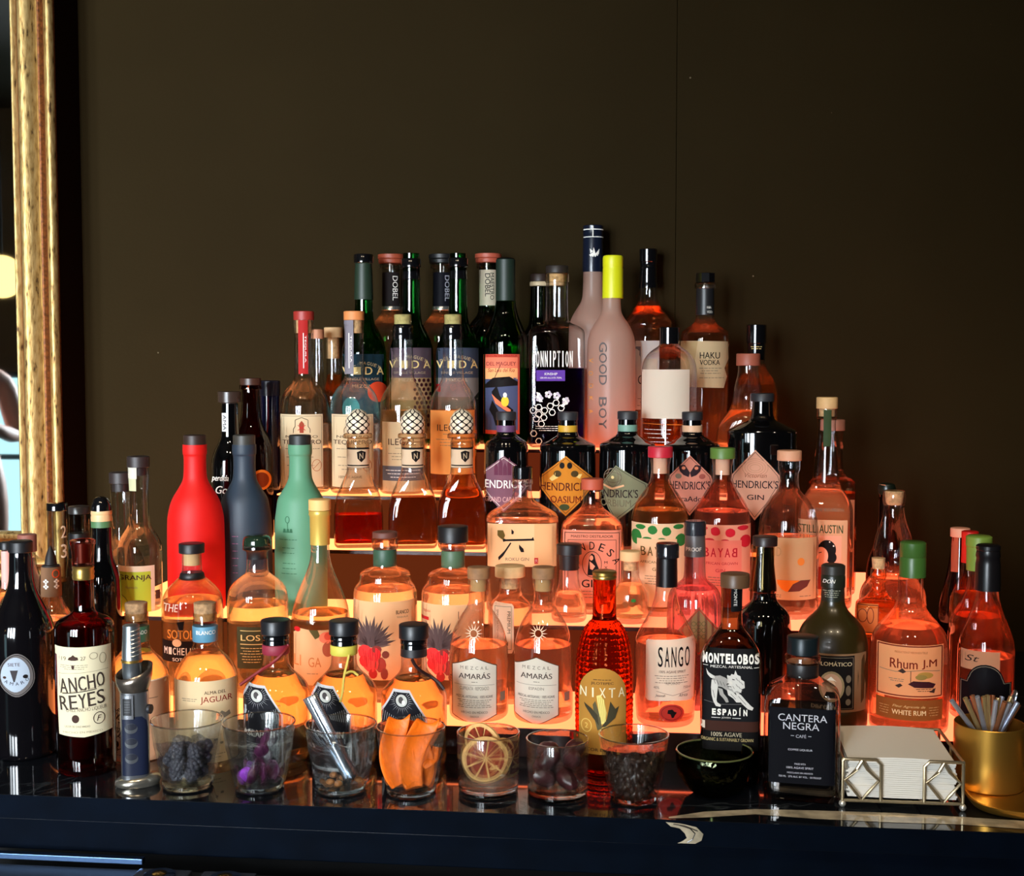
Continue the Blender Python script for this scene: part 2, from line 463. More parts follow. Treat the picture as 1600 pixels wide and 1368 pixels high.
# the wall opposite, with a run of windows in it
wins = [(-4.45, -3.30, 0.05, 1.44), (-3.02, -2.48, 0.95, 2.55), (-2.22, -1.68, 0.95, 2.55), (-1.42, -0.88, 0.95, 2.55)]
bm = bmesh.new(); x = -4.6
for a, b_, z0, z1 in wins:
    box(bm, x, WY - 0.1, 0, a, WY, 3.0); box(bm, a, WY - 0.1, 0, b_, WY, z0); box(bm, a, WY - 0.1, z1, b_, WY, 3.0); x = b_
box(bm, x, WY - 0.1, 0, 3.4, WY, 3.0)
struct(mesh_obj('wall_front', bm, plaster, smooth=False))
m, nt, out = node_mat('daylit_window_glass')
e = nt.nodes.new('ShaderNodeEmission'); e.inputs[0].default_value = (0.55, 0.92, 1.0, 1); e.inputs[1].default_value = 1.3
nt.links.new(e.outputs[0], out.inputs[0]); PANE = m
frame_m = M((28, 30, 32), 0.5)
for i, (a, b_, z0, z1) in enumerate(wins):
    r = empty('window_%d' % (i + 1), ((a + b_) / 2, WY, z0)); struct(r)
    bm = bmesh.new(); wd = b_ - a; h = z1 - z0
    box(bm, -wd / 2, -0.06, 0, -wd / 2 + 0.035, -0.01, h); box(bm, wd / 2 - 0.035, -0.06, 0, wd / 2, -0.01, h)
    box(bm, -wd / 2, -0.06, 0, wd / 2, -0.01, 0.035); box(bm, -wd / 2, -0.06, h - 0.035, wd / 2, -0.01, h)
    box(bm, -wd / 2, -0.055, h * 0.62, wd / 2, -0.015, h * 0.62 + 0.03)
    mesh_obj('window_frame', bm, frame_m, r, smooth=False)
    bm = bmesh.new(); box(bm, -wd / 2, -0.08, 0, wd / 2, -0.07, h); mesh_obj('pane', bm, PANE, r, smooth=False)
bm = bmesh.new(); box(bm, -4.6, -2.6, -0.05, 3.4, YW + 0.07, 0); struct(mesh_obj('floor', bm, M((62, 46, 34), 0.45, var=0.3, bscale=6), smooth=False))
bm = bmesh.new(); box(bm, -4.6, -2.6, 3.0, 3.4, YW + 0.07, 3.05); struct(mesh_obj('ceiling', bm, M((70, 62, 50), 0.9), smooth=False))

# ------------------------------------------------------------------ counter
m, nt, out = node_mat('polished_black_marble')
b = nt.nodes.new('ShaderNodeBsdfPrincipled'); b.inputs['Roughness'].default_value = 0.07; b.inputs['Coat Weight'].default_value = 0.4; b.inputs['Coat Roughness'].default_value = 0.03
tc = nt.nodes.new('ShaderNodeTexCoord'); mp = nt.nodes.new('ShaderNodeMapping'); mp.inputs['Rotation'].default_value = (0, 0, 0.5); mp.inputs['Location'].default_value = (0.31, 0.12, 0.4)
nz = nt.nodes.new('ShaderNodeTexNoise'); nz.inputs['Scale'].default_value = 3.2; nz.inputs['Detail'].default_value = 8; nz.inputs['Distortion'].default_value = 1.2
nt.links.new(tc.outputs['Object'], mp.inputs[0]); nt.links.new(mp.outputs[0], nz.inputs['Vector'])
sb = nt.nodes.new('ShaderNodeMath'); sb.operation = 'SUBTRACT'; sb.inputs[1].default_value = 0.5; nt.links.new(nz.outputs['Fac'], sb.inputs[0])
ab = nt.nodes.new('ShaderNodeMath'); ab.operation = 'ABSOLUTE'; nt.links.new(sb.outputs[0], ab.inputs[0])
cr = nt.nodes.new('ShaderNodeValToRGB'); nt.links.new(ab.outputs[0], cr.inputs[0])
cr.color_ramp.elements[0].position = 0.0; cr.color_ramp.elements[0].color = (0.03, 0.035, 0.04, 1)
cr.color_ramp.elements[1].position = 0.006; cr.color_ramp.elements[1].color = (0.004, 0.005, 0.007, 1)
nt.links.new(cr.outputs[0], b.inputs['Base Color']); nt.links.new(b.outputs[0], out.inputs[0]); MARBLE = m
ct = empty('back_bar_counter', (0, YE, 0)); tag(ct, 'long bar counter with polished black marble top and navy front edge', 'counter')
bm = bmesh.new(); box(bm, -2.4, 0.0, ZC - 0.031, 2.4, YW - YE - 0.002, ZC); mesh_obj('counter_top', bm, MARBLE, ct, smooth=False)
navy = M((2, 7, 17), 0.6, 0.0, 0.03, bump=0.15, bscale=25, var=0.25)
bm = bmesh.new(); box(bm, -2.4, 0.010, ZC - 0.074, 2.4, 0.05, ZC - 0.0312, 0.0015); mesh_obj('apron', bm, navy, ct, smooth=False, ).__setitem__('label', 'dark navy front board')
bm = bmesh.new(); box(bm, -2.4, 0.0006 - 0.0012, ZC - 0.0305, 2.4, 0.0, ZC - 0.0006); mesh_obj('edge_band', bm, navy, ct, smooth=False)
bm = bmesh.new(); box(bm, -2.4, 0.25, 0.0, 2.4, YW - YE - 0.002, ZC - 0.0312); mesh_obj('cabinet_body', bm, M((12, 12, 14), 0.6), ct, smooth=False)
# the pale vein of the stone that crosses the right hand end
vein = M((170, 158, 134), 0.15, var=0.45, bscale=40, coat=0.4)
def on_top(px, py, z=ZC): p = on_z(px, py, z); return (p.x, p.y - YE)
bm = bmesh.new()
up_ = [(1045, 1276), (1100, 1268), (1180, 1264), (1270, 1266), (1400, 1270), (1500, 1276), (1640, 1285)]
lo_ = [(1045, 1280), (1100, 1277), (1180, 1272), (1270, 1279), (1400, 1285), (1500, 1288), (1640, 1298)]
A = [on_top(*p) for p in up_]; B = [on_top(*p) for p in lo_]
va = [bm.verts.new((x, max(y, 0.004), ZC + 0.0004)) for x, y in A]; vb = [bm.verts.new((x, max(y, 0.0035), ZC + 0.0004)) for x, y in B]
for i in range(len(A) - 1): bm.faces.new((vb[i], vb[i + 1], va[i + 1], va[i]))
def on_face(px, py): p = on_y(px, py, YE); return (p.x, -0.0016, p.z)
fa = [(1040, 1283), (1062, 1285), (1088, 1291), (1099, 1302), (1096, 1312), (1086, 1317)]
fb = [(1048, 1290), (1062, 1293), (1070, 1301), (1073, 1308), (1066, 1313), (1058, 1316)]
va = [bm.verts.new(on_face(*p)) for p in fa]; vb = [bm.verts.new(on_face(*p)) for p in fb]
for i in range(len(fa) - 1): bm.faces.new((vb[i], vb[i + 1], va[i + 1], va[i]))
bm2 = bmesh.new()
for path in ([(1062, 1288), (1078, 1293), (1086, 1301), (1082, 1310), (1074, 1315)], [(1052, 1286), (1070, 1289), (1090, 1297)]):
    tube(bm2, [Vector(on_face(*q)) for q in path], 0.0007, 5)
mesh_obj('marble_vein', bm2, M((30, 28, 28), 0.3), ct, smooth=False)['label'] = 'dark streaks inside the pale vein'
mesh_obj('marble_vein', bm, vein, ct, smooth=False)['label'] = 'pale grey and cream vein in the black stone'
# below the counter: stainless ledge of the ice well
st = M((70, 92, 124), 0.36, 1.0)
p0 = on_y(-300, 1338, 1.497); p1 = on_y(222, 1342, 1.497)
zt = on_y(100, 1353, 1.49).z
lg = empty('ice_well', (0, 1.497, 0)); tag(lg, 'stainless steel ice well edge below the counter at left', 'ice well')
bm = bmesh.new(); box(bm, p0.x, 0, p1.z - 0.0075, p1.x, 0.010, p1.z, 0.001); mesh_obj('rim', bm, st, lg, smooth=False)
bm = bmesh.new(); box(bm, p0.x, -0.14, zt - 0.60, 0.9, -0.004, zt - 0.0008, 0.002); mesh_obj('body', bm, M((54, 58, 60), 0.4, 0.7), lg, smooth=False)
def jar(px, lab):
    P = on_y(px, 1356, 1.455); r = empty('glass_canister', (P.x, 1.455, zt)); tag(r, lab, 'canister', 'square canisters below the counter')
    bm = bmesh.new(); box(bm, -0.033, -0.022, 0.0, 0.033, 0.022, 0.008, 0.002); mesh_obj('body', bm, M((150, 155, 165), 0.15, 0.9), r)
    bm = bmesh.new(); lathe(bm, [(0.0081, 0.018, 2), (0.0105, 0.019, 2), (0.0115, 0.017, 2)]); mesh_obj('lid', bm, M((230, 230, 235), 0.12, 1.0), r)
    bm = bmesh.new(); lathe(bm, [(0.0116, 0.006, 2), (0.0125, 0.009, 2), (0.0145, 0.004, 2)]); mesh_obj('knob', bm, M((200, 160, 90), 0.2, 1.0), r)
jar(249, 'left of the two shiny square canisters below the counter')
jar(351, 'right of the two shiny square canisters below the counter')

# ------------------------------------------------------------------ mirror with a gilt frame
m, nt, out = node_mat('aged_gold_leaf')
b = nt.nodes.new('ShaderNodeBsdfPrincipled'); b.inputs['Metallic'].default_value = 0.75; b.inputs['Roughness'].default_value = 0.5
tc = nt.nodes.new('ShaderNodeTexCoord'); mp = nt.nodes.new('ShaderNodeMapping'); mp.inputs['Scale'].default_value = (1, 1, 0.28)
nz = nt.nodes.new('ShaderNodeTexNoise'); nz.inputs['Scale'].default_value = 150; nz.inputs['Detail'].default_value = 7
nt.links.new(tc.outputs['Object'], mp.inputs[0]); nt.links.new(mp.outputs[0], nz.inputs['Vector'])
cr = nt.nodes.new('ShaderNodeValToRGB'); nt.links.new(nz.outputs['Fac'], cr.inputs[0])
cr.color_ramp.elements[0].position = 0.30; cr.color_ramp.elements[0].color = (0.06, 0.03, 0.01, 1)
cr.color_ramp.elements[1].position = 0.62; cr.color_ramp.elements[1].color = (0.50, 0.34, 0.13, 1)
e2 = cr.color_ramp.elements.new(0.42); e2.color = (0.36, 0.22, 0.07, 1)
bp = nt.nodes.new('ShaderNodeBump'); bp.inputs['Strength'].default_value = 0.5; bp.inputs['Distance'].default_value = 0.002
nt.links.new(nz.outputs['Fac'], bp.inputs['Height']); nt.links.new(bp.outputs[0], b.inputs['Normal'])
nt.links.new(cr.outputs[0], b.inputs['Base Color']); nt.links.new(b.outputs[0], out.inputs[0]); GOLD = m
UMBER = M((112, 62, 22), 0.5, 0.55, bump=0.4, bscale=150, var=0.5)  # darker umber for the narrow grooves and the outer edge
xo = on_y(89, 420, YW - 0.115).x
mr = empty('wall_mirror', (xo, YW, 0)); tag(mr, 'large wall mirror in an antique gilded moulded frame', 'mirror')
zb, zt_ = ZC + 0.118, 2.75
FO = 0.058
prof = [(0.0, 0.046)] + [(0.0, 0.052), (-0.004, 0.058), (-0.010, 0.060), (-0.016, 0.056), (-0.021, 0.050), (-0.026, 0.046), (-0.030, 0.050), (-0.034, 0.050), (-0.038, 0.046), (-0.046, 0.055), (-0.058, 0.062), (-0.070, 0.058), (-0.078, 0.044), (-0.082, 0.038), (-0.086, 0.042), (-0.091, 0.043), (-0.096, 0.036), (-0.096, 0.01)]
prof = [(u, d + FO) for u, d in prof]
def molding(vert, name, x_or_z, a, b_):
    bm = bmesh.new(); prev = None
    for t in (a, b_):
        ring = []
        for u, d in prof:
            if vert: ring.append(bm.verts.new((x_or_z + u, -d, t - (u if t == b_ else -u) * 1.0)) if True else None)
        if prev:
            for k in range(len(prof) - 1): bm.faces.new((prev[k], prev[k + 1], ring[k + 1], ring[k]))
        prev = ring
    return bm
# vertical member, mitred
def member(kind):
    bm = bmesh.new(); W = 1.1
    ends = []
    for s_ in (0, 1):
        ring = []
        for u, d in prof:
            if kind == 'right': ring.append(bm.verts.new((u, -d, (zb - u) if s_ == 0 else (zt_ + u))))
            elif kind == 'left': ring.append(bm.verts.new((-W - u, -d, (zb - u) if s_ == 0 else (zt_ + u))))
            elif kind == 'bottom': ring.append(bm.verts.new(((-W - u) if s_ == 0 else u, -d, zb - u)))
            else: ring.append(bm.verts.new(((-W - u) if s_ == 0 else u, -d, zt_ + u)))
        ends.append(ring)
    for k in range(len(prof) - 1):
        f = bm.faces.new((ends[0][k], ends[0][k + 1], ends[1][k + 1], ends[1][k]))
        um = (prof[k][0] + prof[k + 1][0]) / 2
        f.material_index = 1 if (-0.034 < um < -0.022 or -0.083 < um < -0.074 or um > -0.001) else 0
    bmesh.ops.recalc_face_normals(bm, faces=bm.faces[:])
    return bm
for k in ('right', 'left', 'bottom', 'top'):
    mesh_obj('frame_rail', member(k), [GOLD, UMBER], mr, angle=60)
bm = bmesh.new(); box(bm, -1.02, -0.030 - FO, zb + 0.08, -0.08, -0.024 - FO, zt_ - 0.08)
mesh_obj('mirror_glass', bm, M((225, 232, 232), 0.02, 1.0), mr, smooth=False)
bm = bmesh.new(); box(bm, -1.099, -0.022 - FO, zb + 0.001, -0.001, -0.001, zt_ - 0.001)
box(bm, -0.003, -0.102, zb - 0.0, -0.0005, -0.001, zt_)  # near-black side strip puts the frame's shadow band into the colour
mesh_obj('backing_shade', bm, M((20, 8, 5), 0.8, 0.0, 0.1), mr, smooth=False)

# ------------------------------------------------------------------ lit riser
def LEDm(name, left, right, st):
    m, nt, out = node_mat(name)
    e = nt.nodes.new('ShaderNodeEmission')
    geo = nt.nodes.new('ShaderNodeNewGeometry'); sx = nt.nodes.new('ShaderNodeSeparateXYZ'); nt.links.new(geo.outputs['Position'], sx.inputs[0])
    mr_ = nt.nodes.new('ShaderNodeMapRange'); mr_.inputs[1].default_value = -0.60; mr_.inputs[2].default_value = 0.02; nt.links.new(sx.outputs['X'], mr_.inputs[0])
    cr = nt.nodes.new('ShaderNodeValToRGB'); cr.color_ramp.elements[0].color = left + (1,); cr.color_ramp.elements[1].color = right + (1,)
    nt.links.new(mr_.outputs[0], cr.inputs[0]); nt.links.new(cr.outputs[0], e.inputs[0]); e.inputs[1].default_value = st
    nt.links.new(e.outputs[0], out.inputs[0]); return m
PANEL = LEDm('led_panel', (1.0, 0.30, 0.085), (1.0, 0.165, 0.070), LED)
PANEL1 = LEDm('led_panel_low', (1.0, 0.24, 0.06), (1.0, 0.125, 0.048), LED * 1.15)
RISER = LEDm('riser_face_glow', (1.0, 0.20, 0.045), (1.0, 0.11, 0.035), LED * 0.035)  # faint glow added to the dark riser faces, to shine through the bottles
dark = M((40, 14, 9), 0.25)
Z1, Z2, Z3, Z4, Z5 = 0.0435, 0.1486, 0.2353, 0.3149, 0.394
Y1, Y2, Y3, Y4, Y5 = 1.748, 1.942, 2.105, 2.22, 2.31
def xat(px, py, Y): return on_y(px, py, Y).x
tiers = [(0.0, Z1, Y1, xat(-70, 1150, Y1), xat(1590, 1150, Y1)), (Z1, Z2, Y2, xat(148, 980, Y2), xat(1448, 980, Y2)), (Z2, Z3, Y3, xat(318, 860, Y3), xat(1254, 860, Y3)),
         (Z3, Z4, Y4, xat(432, 775, Y4), xat(1232, 775, Y4)), (Z4, Z5, Y5, xat(470, 700, Y5), xat(1224, 700, Y5))]
names = ['lowest wide step of the glowing riser, carrying the front row of bottles', 'second glowing riser step from the bottom', 'middle glowing riser step under the diamond labelled bottles', 'fourth glowing riser step under the tequila bottles', 'topmost and smallest glowing riser step against the wall']
for (z0, z1, y0, x0, x1), nm in zip(tiers, names):
    rs = empty('riser_step', ((x0 + x1) / 2, y0, ZC + z0)); tag(rs, nm, 'riser', 'steps of the lit bottle riser'); w2 = (x1 - x0) / 2; h = z1 - z0; d = 2.485 - y0
    bm = bmesh.new(); box(bm, -w2, -0.001, 0.0003, w2, d, h - 0.0025, 0.001)
    mesh_obj('step_box', bm, dark, rs, smooth=False)
    bm = bmesh.new(); box(bm, -w2 + 0.001, 0.0, h - 0.00245, w2 - 0.001, d, h, 0.0004)
    mesh_obj('light_panel', bm, PANEL if z0 > 0 else PANEL1, rs, smooth=False)
    if z0 > 0:
        bm = bmesh.new(); box(bm, -w2 + 0.002, -0.0022, 0.002, w2 - 0.002, -0.0012, h - 0.0085)
        mesh_obj('front_panel', bm, RISER, rs, smooth=False)  # added glowing sheet over the dark front of the step

ROW.update({'c0': (1.60, ZC), 'c1': (1.69, ZC), 'a1': (1.796, ZC + Z1), 'b1': (1.888, ZC + Z1), 'a2': (1.972, ZC + Z2), 'b2': (2.052, ZC + Z2),
            'a3': (2.150, ZC + Z3), 'a4': (2.264, ZC + Z4), 'a5': (2.357, ZC + Z5), 'b5': (2.445, ZC + Z5)})
# ================================================================== bottles
CL = glass(); BK = M((16, 16, 18), 0.45); BKG = M((10, 10, 12), 0.12, coat=0.6); WOOD = M((178, 132, 84), 0.7, var=0.25, bscale=90, bump=0.3)
CORK = M((198, 160, 112), 0.85, var=0.35, bscale=160, bump=0.5); TERRA = M((150, 66, 40), 0.5); DG = M((30, 42, 30), 0.4)
SILV = M((190, 190, 188), 0.25, 0.9); GLD = M((196, 158, 84), 0.28, 0.9); CREAM = paper((226, 214, 188)); WHITE = paper((235, 228, 212))
W_ = liquid((0.99, 0.98, 0.96)); AMB = liquid((0.95, 0.62, 0.28)); PEA = liquid((0.99, 0.91, 0.80)); GRN = glass((0.10, 0.42, 0.14), 0.5); DGRN = glass((0.05, 0.09, 0.05), 0.4)
BLKG = M((5, 5, 6), 0.06, coat=0.5, name='black_glass')
iB = ink((22, 18, 18)); iD = ink((60, 40, 34)); iW = ink((236, 232, 222)); iG = ink((120, 108, 92)); iR = ink((176, 30, 34)); iO = ink((214, 120, 40)); iGo = ink((214, 186, 120))
# ---- top step: three green agave spirit bottles with landscape labels
def vida(label, cx, cap, foil_end, foil, lx0, lx1, ly0, bg, dec, tx, ty, sc=1.0):
    b = Bottle(label, cx, 'a5', [(foil_end - 40, 13), (500, 14), (515, 22), (528, 29), (545, 34), (560, 35), (690, 35)], GRN, liq=(liquid((0.35, 0.75, 0.35)), 530), group='green bottles with sunset labels')
    b.part('foil', [(398 + cap, 13), (399 + cap, 14.5), (411 + cap, 14.5), (412 + cap, 13), (430 + cap, 14), (foil_end, 15)], foil)
    b.cap(397 + cap, 411 + cap, 15.2, BKG, 'lip')
    o = RE(lx0, ly0, lx1, 686, paper(bg), 0)
    o += dec
    o += AT('DEL MAGUEY', tx, ty + 40, 52, -28, 28, 5.0, ink((196, 176, 130)), 4)
    for i, ch in enumerate('VIDA'): o += T(ch, tx - 27 + i * 18, ty, 11, 12, ink((222, 196, 130)), bold=0.03)
    o += T('SINGLE VILLAGE', tx, ty + 13, 50, 3.6, ink((170, 150, 120))) + T('MEZCAL', tx, ty + 24, 34, 5, ink((170, 150, 120)))
    b.art(o); return b
hx = lambda x0, y0, nx, ny, c: sum([EL(x0 + i * 7 + (j % 2) * 3.5, y0 + j * 7, 2.4, 3.0, c, 2, 8) for i in range(nx) for j in range(ny)], [])
vida('green bottle with matte dark green neck foil, leftmost on the top step', 569, 0, 468, M((26, 44, 30), 0.5), 535, 600, 553, (38, 62, 74), RE(535, 600, 600, 686, ink((34, 52, 60)), 1) + EL(590, 612, 16, 16, ink((206, 70, 40)), 2) + EL(548, 640, 14, 20, ink((60, 130, 130)), 2), 567, 579)
vida('green bottle with glossy black foil and honeycomb dotted label, top step', 643, 7, 436, BKG, 607, 674, 543, (98, 82, 92), RE(607, 590, 674, 625, ink((142, 118, 84)), 1) + RE(607, 625, 674, 686, ink((120, 100, 60)), 1) + hx(648, 594, 4, 12, ink((48, 14, 22))), 640, 569)
vida('green bottle with black foil and blue grey label with red patch, top step', 716, 6, 436, BKG, 680, 748, 543, (70, 78, 96), RE(680, 590, 748, 620, ink((112, 108, 104)), 1) + RE(680, 620, 748, 686, ink((96, 92, 78)), 1) + RE(680, 600, 688, 612, iR, 2) + PO([(735, 628), (748, 612), (748, 686), (735, 686)], ink((30, 32, 28)), 2), 714, 569)
b = Bottle('green bottle with a coral and blue picture label, top step', 790, 'a5', [(440, 14), (470, 15), (492, 19), (510, 27), (528, 34), (545, 35), (690, 35)], GRN, liq=(liquid((0.3, 0.7, 0.3)), 540), dy=-0.004)
b.part('foil', [(404, 13), (406, 15), (470, 15.5)], M((24, 40, 30), 0.5)); b.cap(403, 412, 14, BKG, 'lip')
o = RE(755, 553, 812, 678, paper((222, 92, 70)), 0) + RE(758, 558, 809, 575, ink((228, 120, 92))) + RE(758, 575, 809, 592, ink((238, 168, 110))) + RE(758, 590, 809, 672, ink((70, 78, 108)))
o += PO([(758, 600), (770, 590), (782, 594), (796, 588), (809, 596), (809, 602), (758, 606)], iB, 2) + PO([(768, 612), (776, 602), (781, 618), (792, 632), (802, 640), (801, 646), (790, 642), (778, 634), (771, 624)], iB, 2) + PO([(768, 615), (775, 622), (790, 634), (798, 640), (797, 645), (788, 640), (774, 630)], ink((226, 120, 82)), 3)
o += PO([(769, 625), (778, 640), (784, 652), (780, 668), (774, 664), (770, 650), (764, 640)], iB, 2) + EL(789, 627, 6, 8, ink((226, 196, 60)), 3) + EL(789, 617, 3, 4, iW, 3) + LI([(770, 596), (782, 570)], 1.0, iB, 2)
o += T('DEL MAGUEY', 783, 568, 46, 6, ink((120, 50, 50)), bold=0.02, l=2) + T('San Luis del Rio', 783, 578, 42, 6, ink((150, 40, 40)), shear=0.3, l=2) + T('MEZCAL DE OAXACA', 783, 555.5, 50, 2.6, iR, l=2)
b.art(o)
# ---- back row of the top step
def dobel(label, cx, cm, lm, lx0, lx1, rows, vtext, vink, gm, lq, py=0):
    b = Bottle(label, cx, 'b5', [(411, 14), (480, 15), (492, 17), (503, 27), (516, 34), (535, 36), (688, 36)], gm, liq=lq)
    b.part('stopper', [(397 + py, 17), (398 + py, 20.5), (404 + py, 20.8), (405 + py, 19), (406 + py, 20), (411 + py, 19.5), (412 + py, 18)], cm)
    b.cap(412 + py, 420 + py, 18, glass((1, .95, .9), 0.7), 'neck_ring')
    b.art(RE(cx - 14, rows[0], cx + 12, rows[1], lm, 0) + vtext, 'neck_label')
    return b
o = T('DOBEL', 618, 450, 38, 8, iW, rot=90, bold=0.02)
b = dobel('clear bottle with brick red ring stopper and black neck label, back of top step', 612, TERRA, ink((30, 24, 24)), 0, 0, (425, 478), o, iW, CL, (PEA, 505)); b.cap(478, 485, 15.8, SILV, 'neck_band')
o = T('DOBEL', 699, 450, 40, 7, ink((170, 170, 180)), rot=90, bold=0.02)
b = dobel('clear bottle with black ring stopper and black neck label, back of top step', 691, BK, ink((14, 14, 22)), 0, 0, (425, 478), o, iW, CL, (PEA, 505)); b.cap(478, 485, 15.8, SILV, 'neck_band')
o = T('MAESTRO', 769, 447, 42, 6, iB, rot=90) + T('DOBEL', 762, 445, 36, 8, iB, rot=90, bold=0.01)
b = dobel('dark bottle with brick red ring stopper and cream neck label, back of top step', 763, M((170, 78, 56), 0.5), CREAM, 0, 0, (421, 477), o, iW, glass((0.25, 0.3, 0.18), 0.4), None, -1)
b = Bottle('dark bottle with cream ringed brown stopper, half hidden at back of top step', 843, 'b5', [(448, 14), (490, 15), (510, 17), (522, 28), (535, 34), (688, 34)], DGRN)
b.cap(428, 440, 15, M((44, 30, 24), 0.5), 'stopper'); b.cap(440, 447, 15.5, M((196, 176, 140), 0.5), 'ring')
# square shouldered bottle of violet gin
b = Bottle('square clear bottle half full of deep violet spirit, molecule drawing on the front', 870, 'a5', [(441, 17), (498, 17), (504, 21, 2.5), (509, 34, 5), (515, 42, 7), (524, 44, 9), (690, 44, 9)], CL, dr=0.80, liq=(liquid((0.10, 0.02, 0.22)), 575), seg=48)
b.cap(415, 427, 17.5, M((40, 32, 28), 0.5), 'stopper'); b.cap(427, 441, 18.5, glass((1, .97, .9), 0.8), 'lip'); b.part('cork', [(428, 12), (446, 12)], CORK)
o = []
for i, ch in enumerate('CONNIPTION'): o += T(ch, 834 + i * 6.5, 560.5, 4.2 if ch != 'I' else 1.6, 25, iW, bold=0.02, l=1)
o += RE(838, 578, 883, 595, ink((92, 56, 150)), 1) + T('KINSHIP', 861, 584, 20, 4, iW, l=2) + T('GIN 40% ALC/VOL 750ML', 861, 590, 34, 2.6, iW, l=2)
rnd = random.Random(4)
for (hx_, hy) in ((842, 636), (851, 641), (842, 647), (833, 641), (838, 654), (850, 652), (860, 634), (869, 629), (877, 637), (863, 644), (846, 662), (834, 677), (842, 689)):
    o += LI([(hx_ + 5 * math.cos(k * 1.0472), hy + 5 * math.sin(k * 1.0472)) for k in range(6)], 1.2, iW, 1, True)
for (fx, fy) in ((857, 616), (843, 622), (884, 626), (870, 618)):
    for k in range(5): o += EL(fx + 3.6 * math.cos(k * 1.26), fy + 3.6 * math.sin(k * 1.26), 2.6, 2.6, iW if k % 2 else ink((190, 184, 196)), 2, 8)
o += PO([(838, 612), (844, 614), (848, 628), (842, 626)], iW, 2) + PO([(876, 634), (888, 620), (889, 626), (880, 636)], iW, 2) + FI(836, 664, 880, 674, 3, iW)
b.art(o, 'lettering')
# frosted vodkas
fr = frosted((214, 178, 160), 0.6, 0.10)
b = Bottle('tall frosted bottle with dark navy striped capsule, tallest on the riser', 926, 'b5', [(422, 15), (455, 15.5), (470, 17), (485, 27), (500, 35), (515, 38), (688, 38)], fr)
b.part('capsule', [(352, 13), (353, 15.5), (366, 15.5), (367, 15), (369, 15.5), (425, 16.4)], M((18, 24, 40), 0.25))
o = RE(911, 357, 942, 358.6, iW) + RE(911, 369, 942, 370.4, iW) + RE(925, 352.5, 926.5, 370, iW) + PO([(920, 398), (926, 394), (927, 386), (930, 396), (936, 388), (935, 398), (929, 404), (924, 402)], iW, 1) + PO([(921, 388), (926, 392), (922, 396)], iW, 1)
_s = b.prof; b.prof = b.prof + [(b.zp(352), 16.6 * b.s, 2)]; b.art(o, 'capsule_print'); b.prof = _s
b = Bottle('frosted bottle with bright yellow capsule and grey letters down the front', 955, 'a5', [(464, 14), (484, 14.5), (494, 18), (506, 27), (520, 34), (535, 37.5), (560, 38), (690, 38)], frosted((216, 182, 164), 0.6, 0.12))
b.part('capsule', [(399, 13), (400, 15), (403, 16), (416, 16), (418, 15.4), (420, 16), (466, 16.4)], M((214, 216, 20), 0.4), dx=2, label='bright yellow capsule')
o = []
for i, ch in enumerate('GOOD BOY'):
    if ch != ' ': o += T(ch, 942, 542 + i * 17.2, 15, 12, ink((96, 92, 92)), rot=90, bold=0.03)
for i, ch in enumerate('VODKA'): o += T(ch, 923, 563 + i * 20, 7, 7, ink((232, 160, 80)), rot=90, bold=0.01)
b.art(o, 'lettering')
b = Bottle('wide shouldered whisky bottle with long black ribbed capsule, back of top step', 1012, 'b5', [(446, 14), (470, 15), (480, 20), (492, 30), (502, 37), (508, 39), (514, 36), (530, 34), (688, 34)], CL, liq=(liquid((0.96, 0.68, 0.46)), 478))
b.part('capsule', [(389, 13), (390, 14), (409, 14), (410, 13), (416, 12.6), (418, 13.6), (421, 12.8), (425, 13.8), (429, 13), (434, 14), (438, 13.4), (444, 14.4), (450, 14.6)], BKG)
b.art(RE(993, 532, 1030, 640, paper((208, 202, 196)), 0) + RE(993, 541, 1001, 571, ink((110, 110, 120))) + RE(1004, 560, 1030, 580, ink((196, 180, 160))) + T('CHIVAS'[0:1], 1001, 593, 8, 14, iB) + T('21', 1008, 615, 12, 8, iB) + FI(996, 620, 1028, 636, 3, iG))
b = Bottle('clear rounded bottle with black capped neck, long cream label torn at right edge', 1101, 'a5', [(446, 13), (492, 13), (504, 16), (511, 26), (517, 35), (526, 38.5), (560, 38.5), (600, 37), (690, 35)], CL, liq=(liquid((0.8, 0.6, 0.42)), 520))
b.part('cap', [(426, 12), (427, 15.5), (441, 15.5)], BKG, seg=8); b.cap(441, 451, 16.5, glass((1, .95, .9), 0.75), 'lip'); b.part('neck_label', [(451, 14), (492, 14.4)], M((26, 26, 28), 0.4))
o = PO([(1063, 532), (1137, 533), (1134, 545), (1138, 560), (1132, 575), (1136, 588), (1131, 606), (1063, 604)], paper((214, 190, 148)), 0)
o += PO([(1063, 534), (1090, 533), (1086, 560), (1080, 604), (1063, 604)], paper((196, 170, 124)), 1)
o += T('HAKU', 1109, 555, 31, 10, iB, bold=0.02, l=2) + T('VODKA', 1109, 566, 31, 8, iB, bold=0.02, l=2) + FI(1092, 573, 1128, 585, 3, iG, 2) + FI(1092, 588, 1132, 592, 1, iG, 2)
b.art(o); b2 = T('HAKU', 1110, 480, 12, 4, iW) + T('VODKA', 1110, 487, 12, 4, iW); b.art(b2, 'neck_print', zoff=0.0012)
b = Bottle('round bottle with glossy black cap behind the brick capped flask at right', 1181, 'a5', [(535, 13), (566, 13), (580, 18), (592, 27), (606, 33), (625, 35), (690, 34)], CL, liq=(liquid((0.75, 0.55, 0.25)), 600))
b.part('cap', [(507, 14), (508, 15.5), (536, 15.5), (537, 14), (562, 13.6)], BKG); b.art(FI(1172, 540, 1190, 546, 2, iGo), 'neck_print', zoff=0.0012)
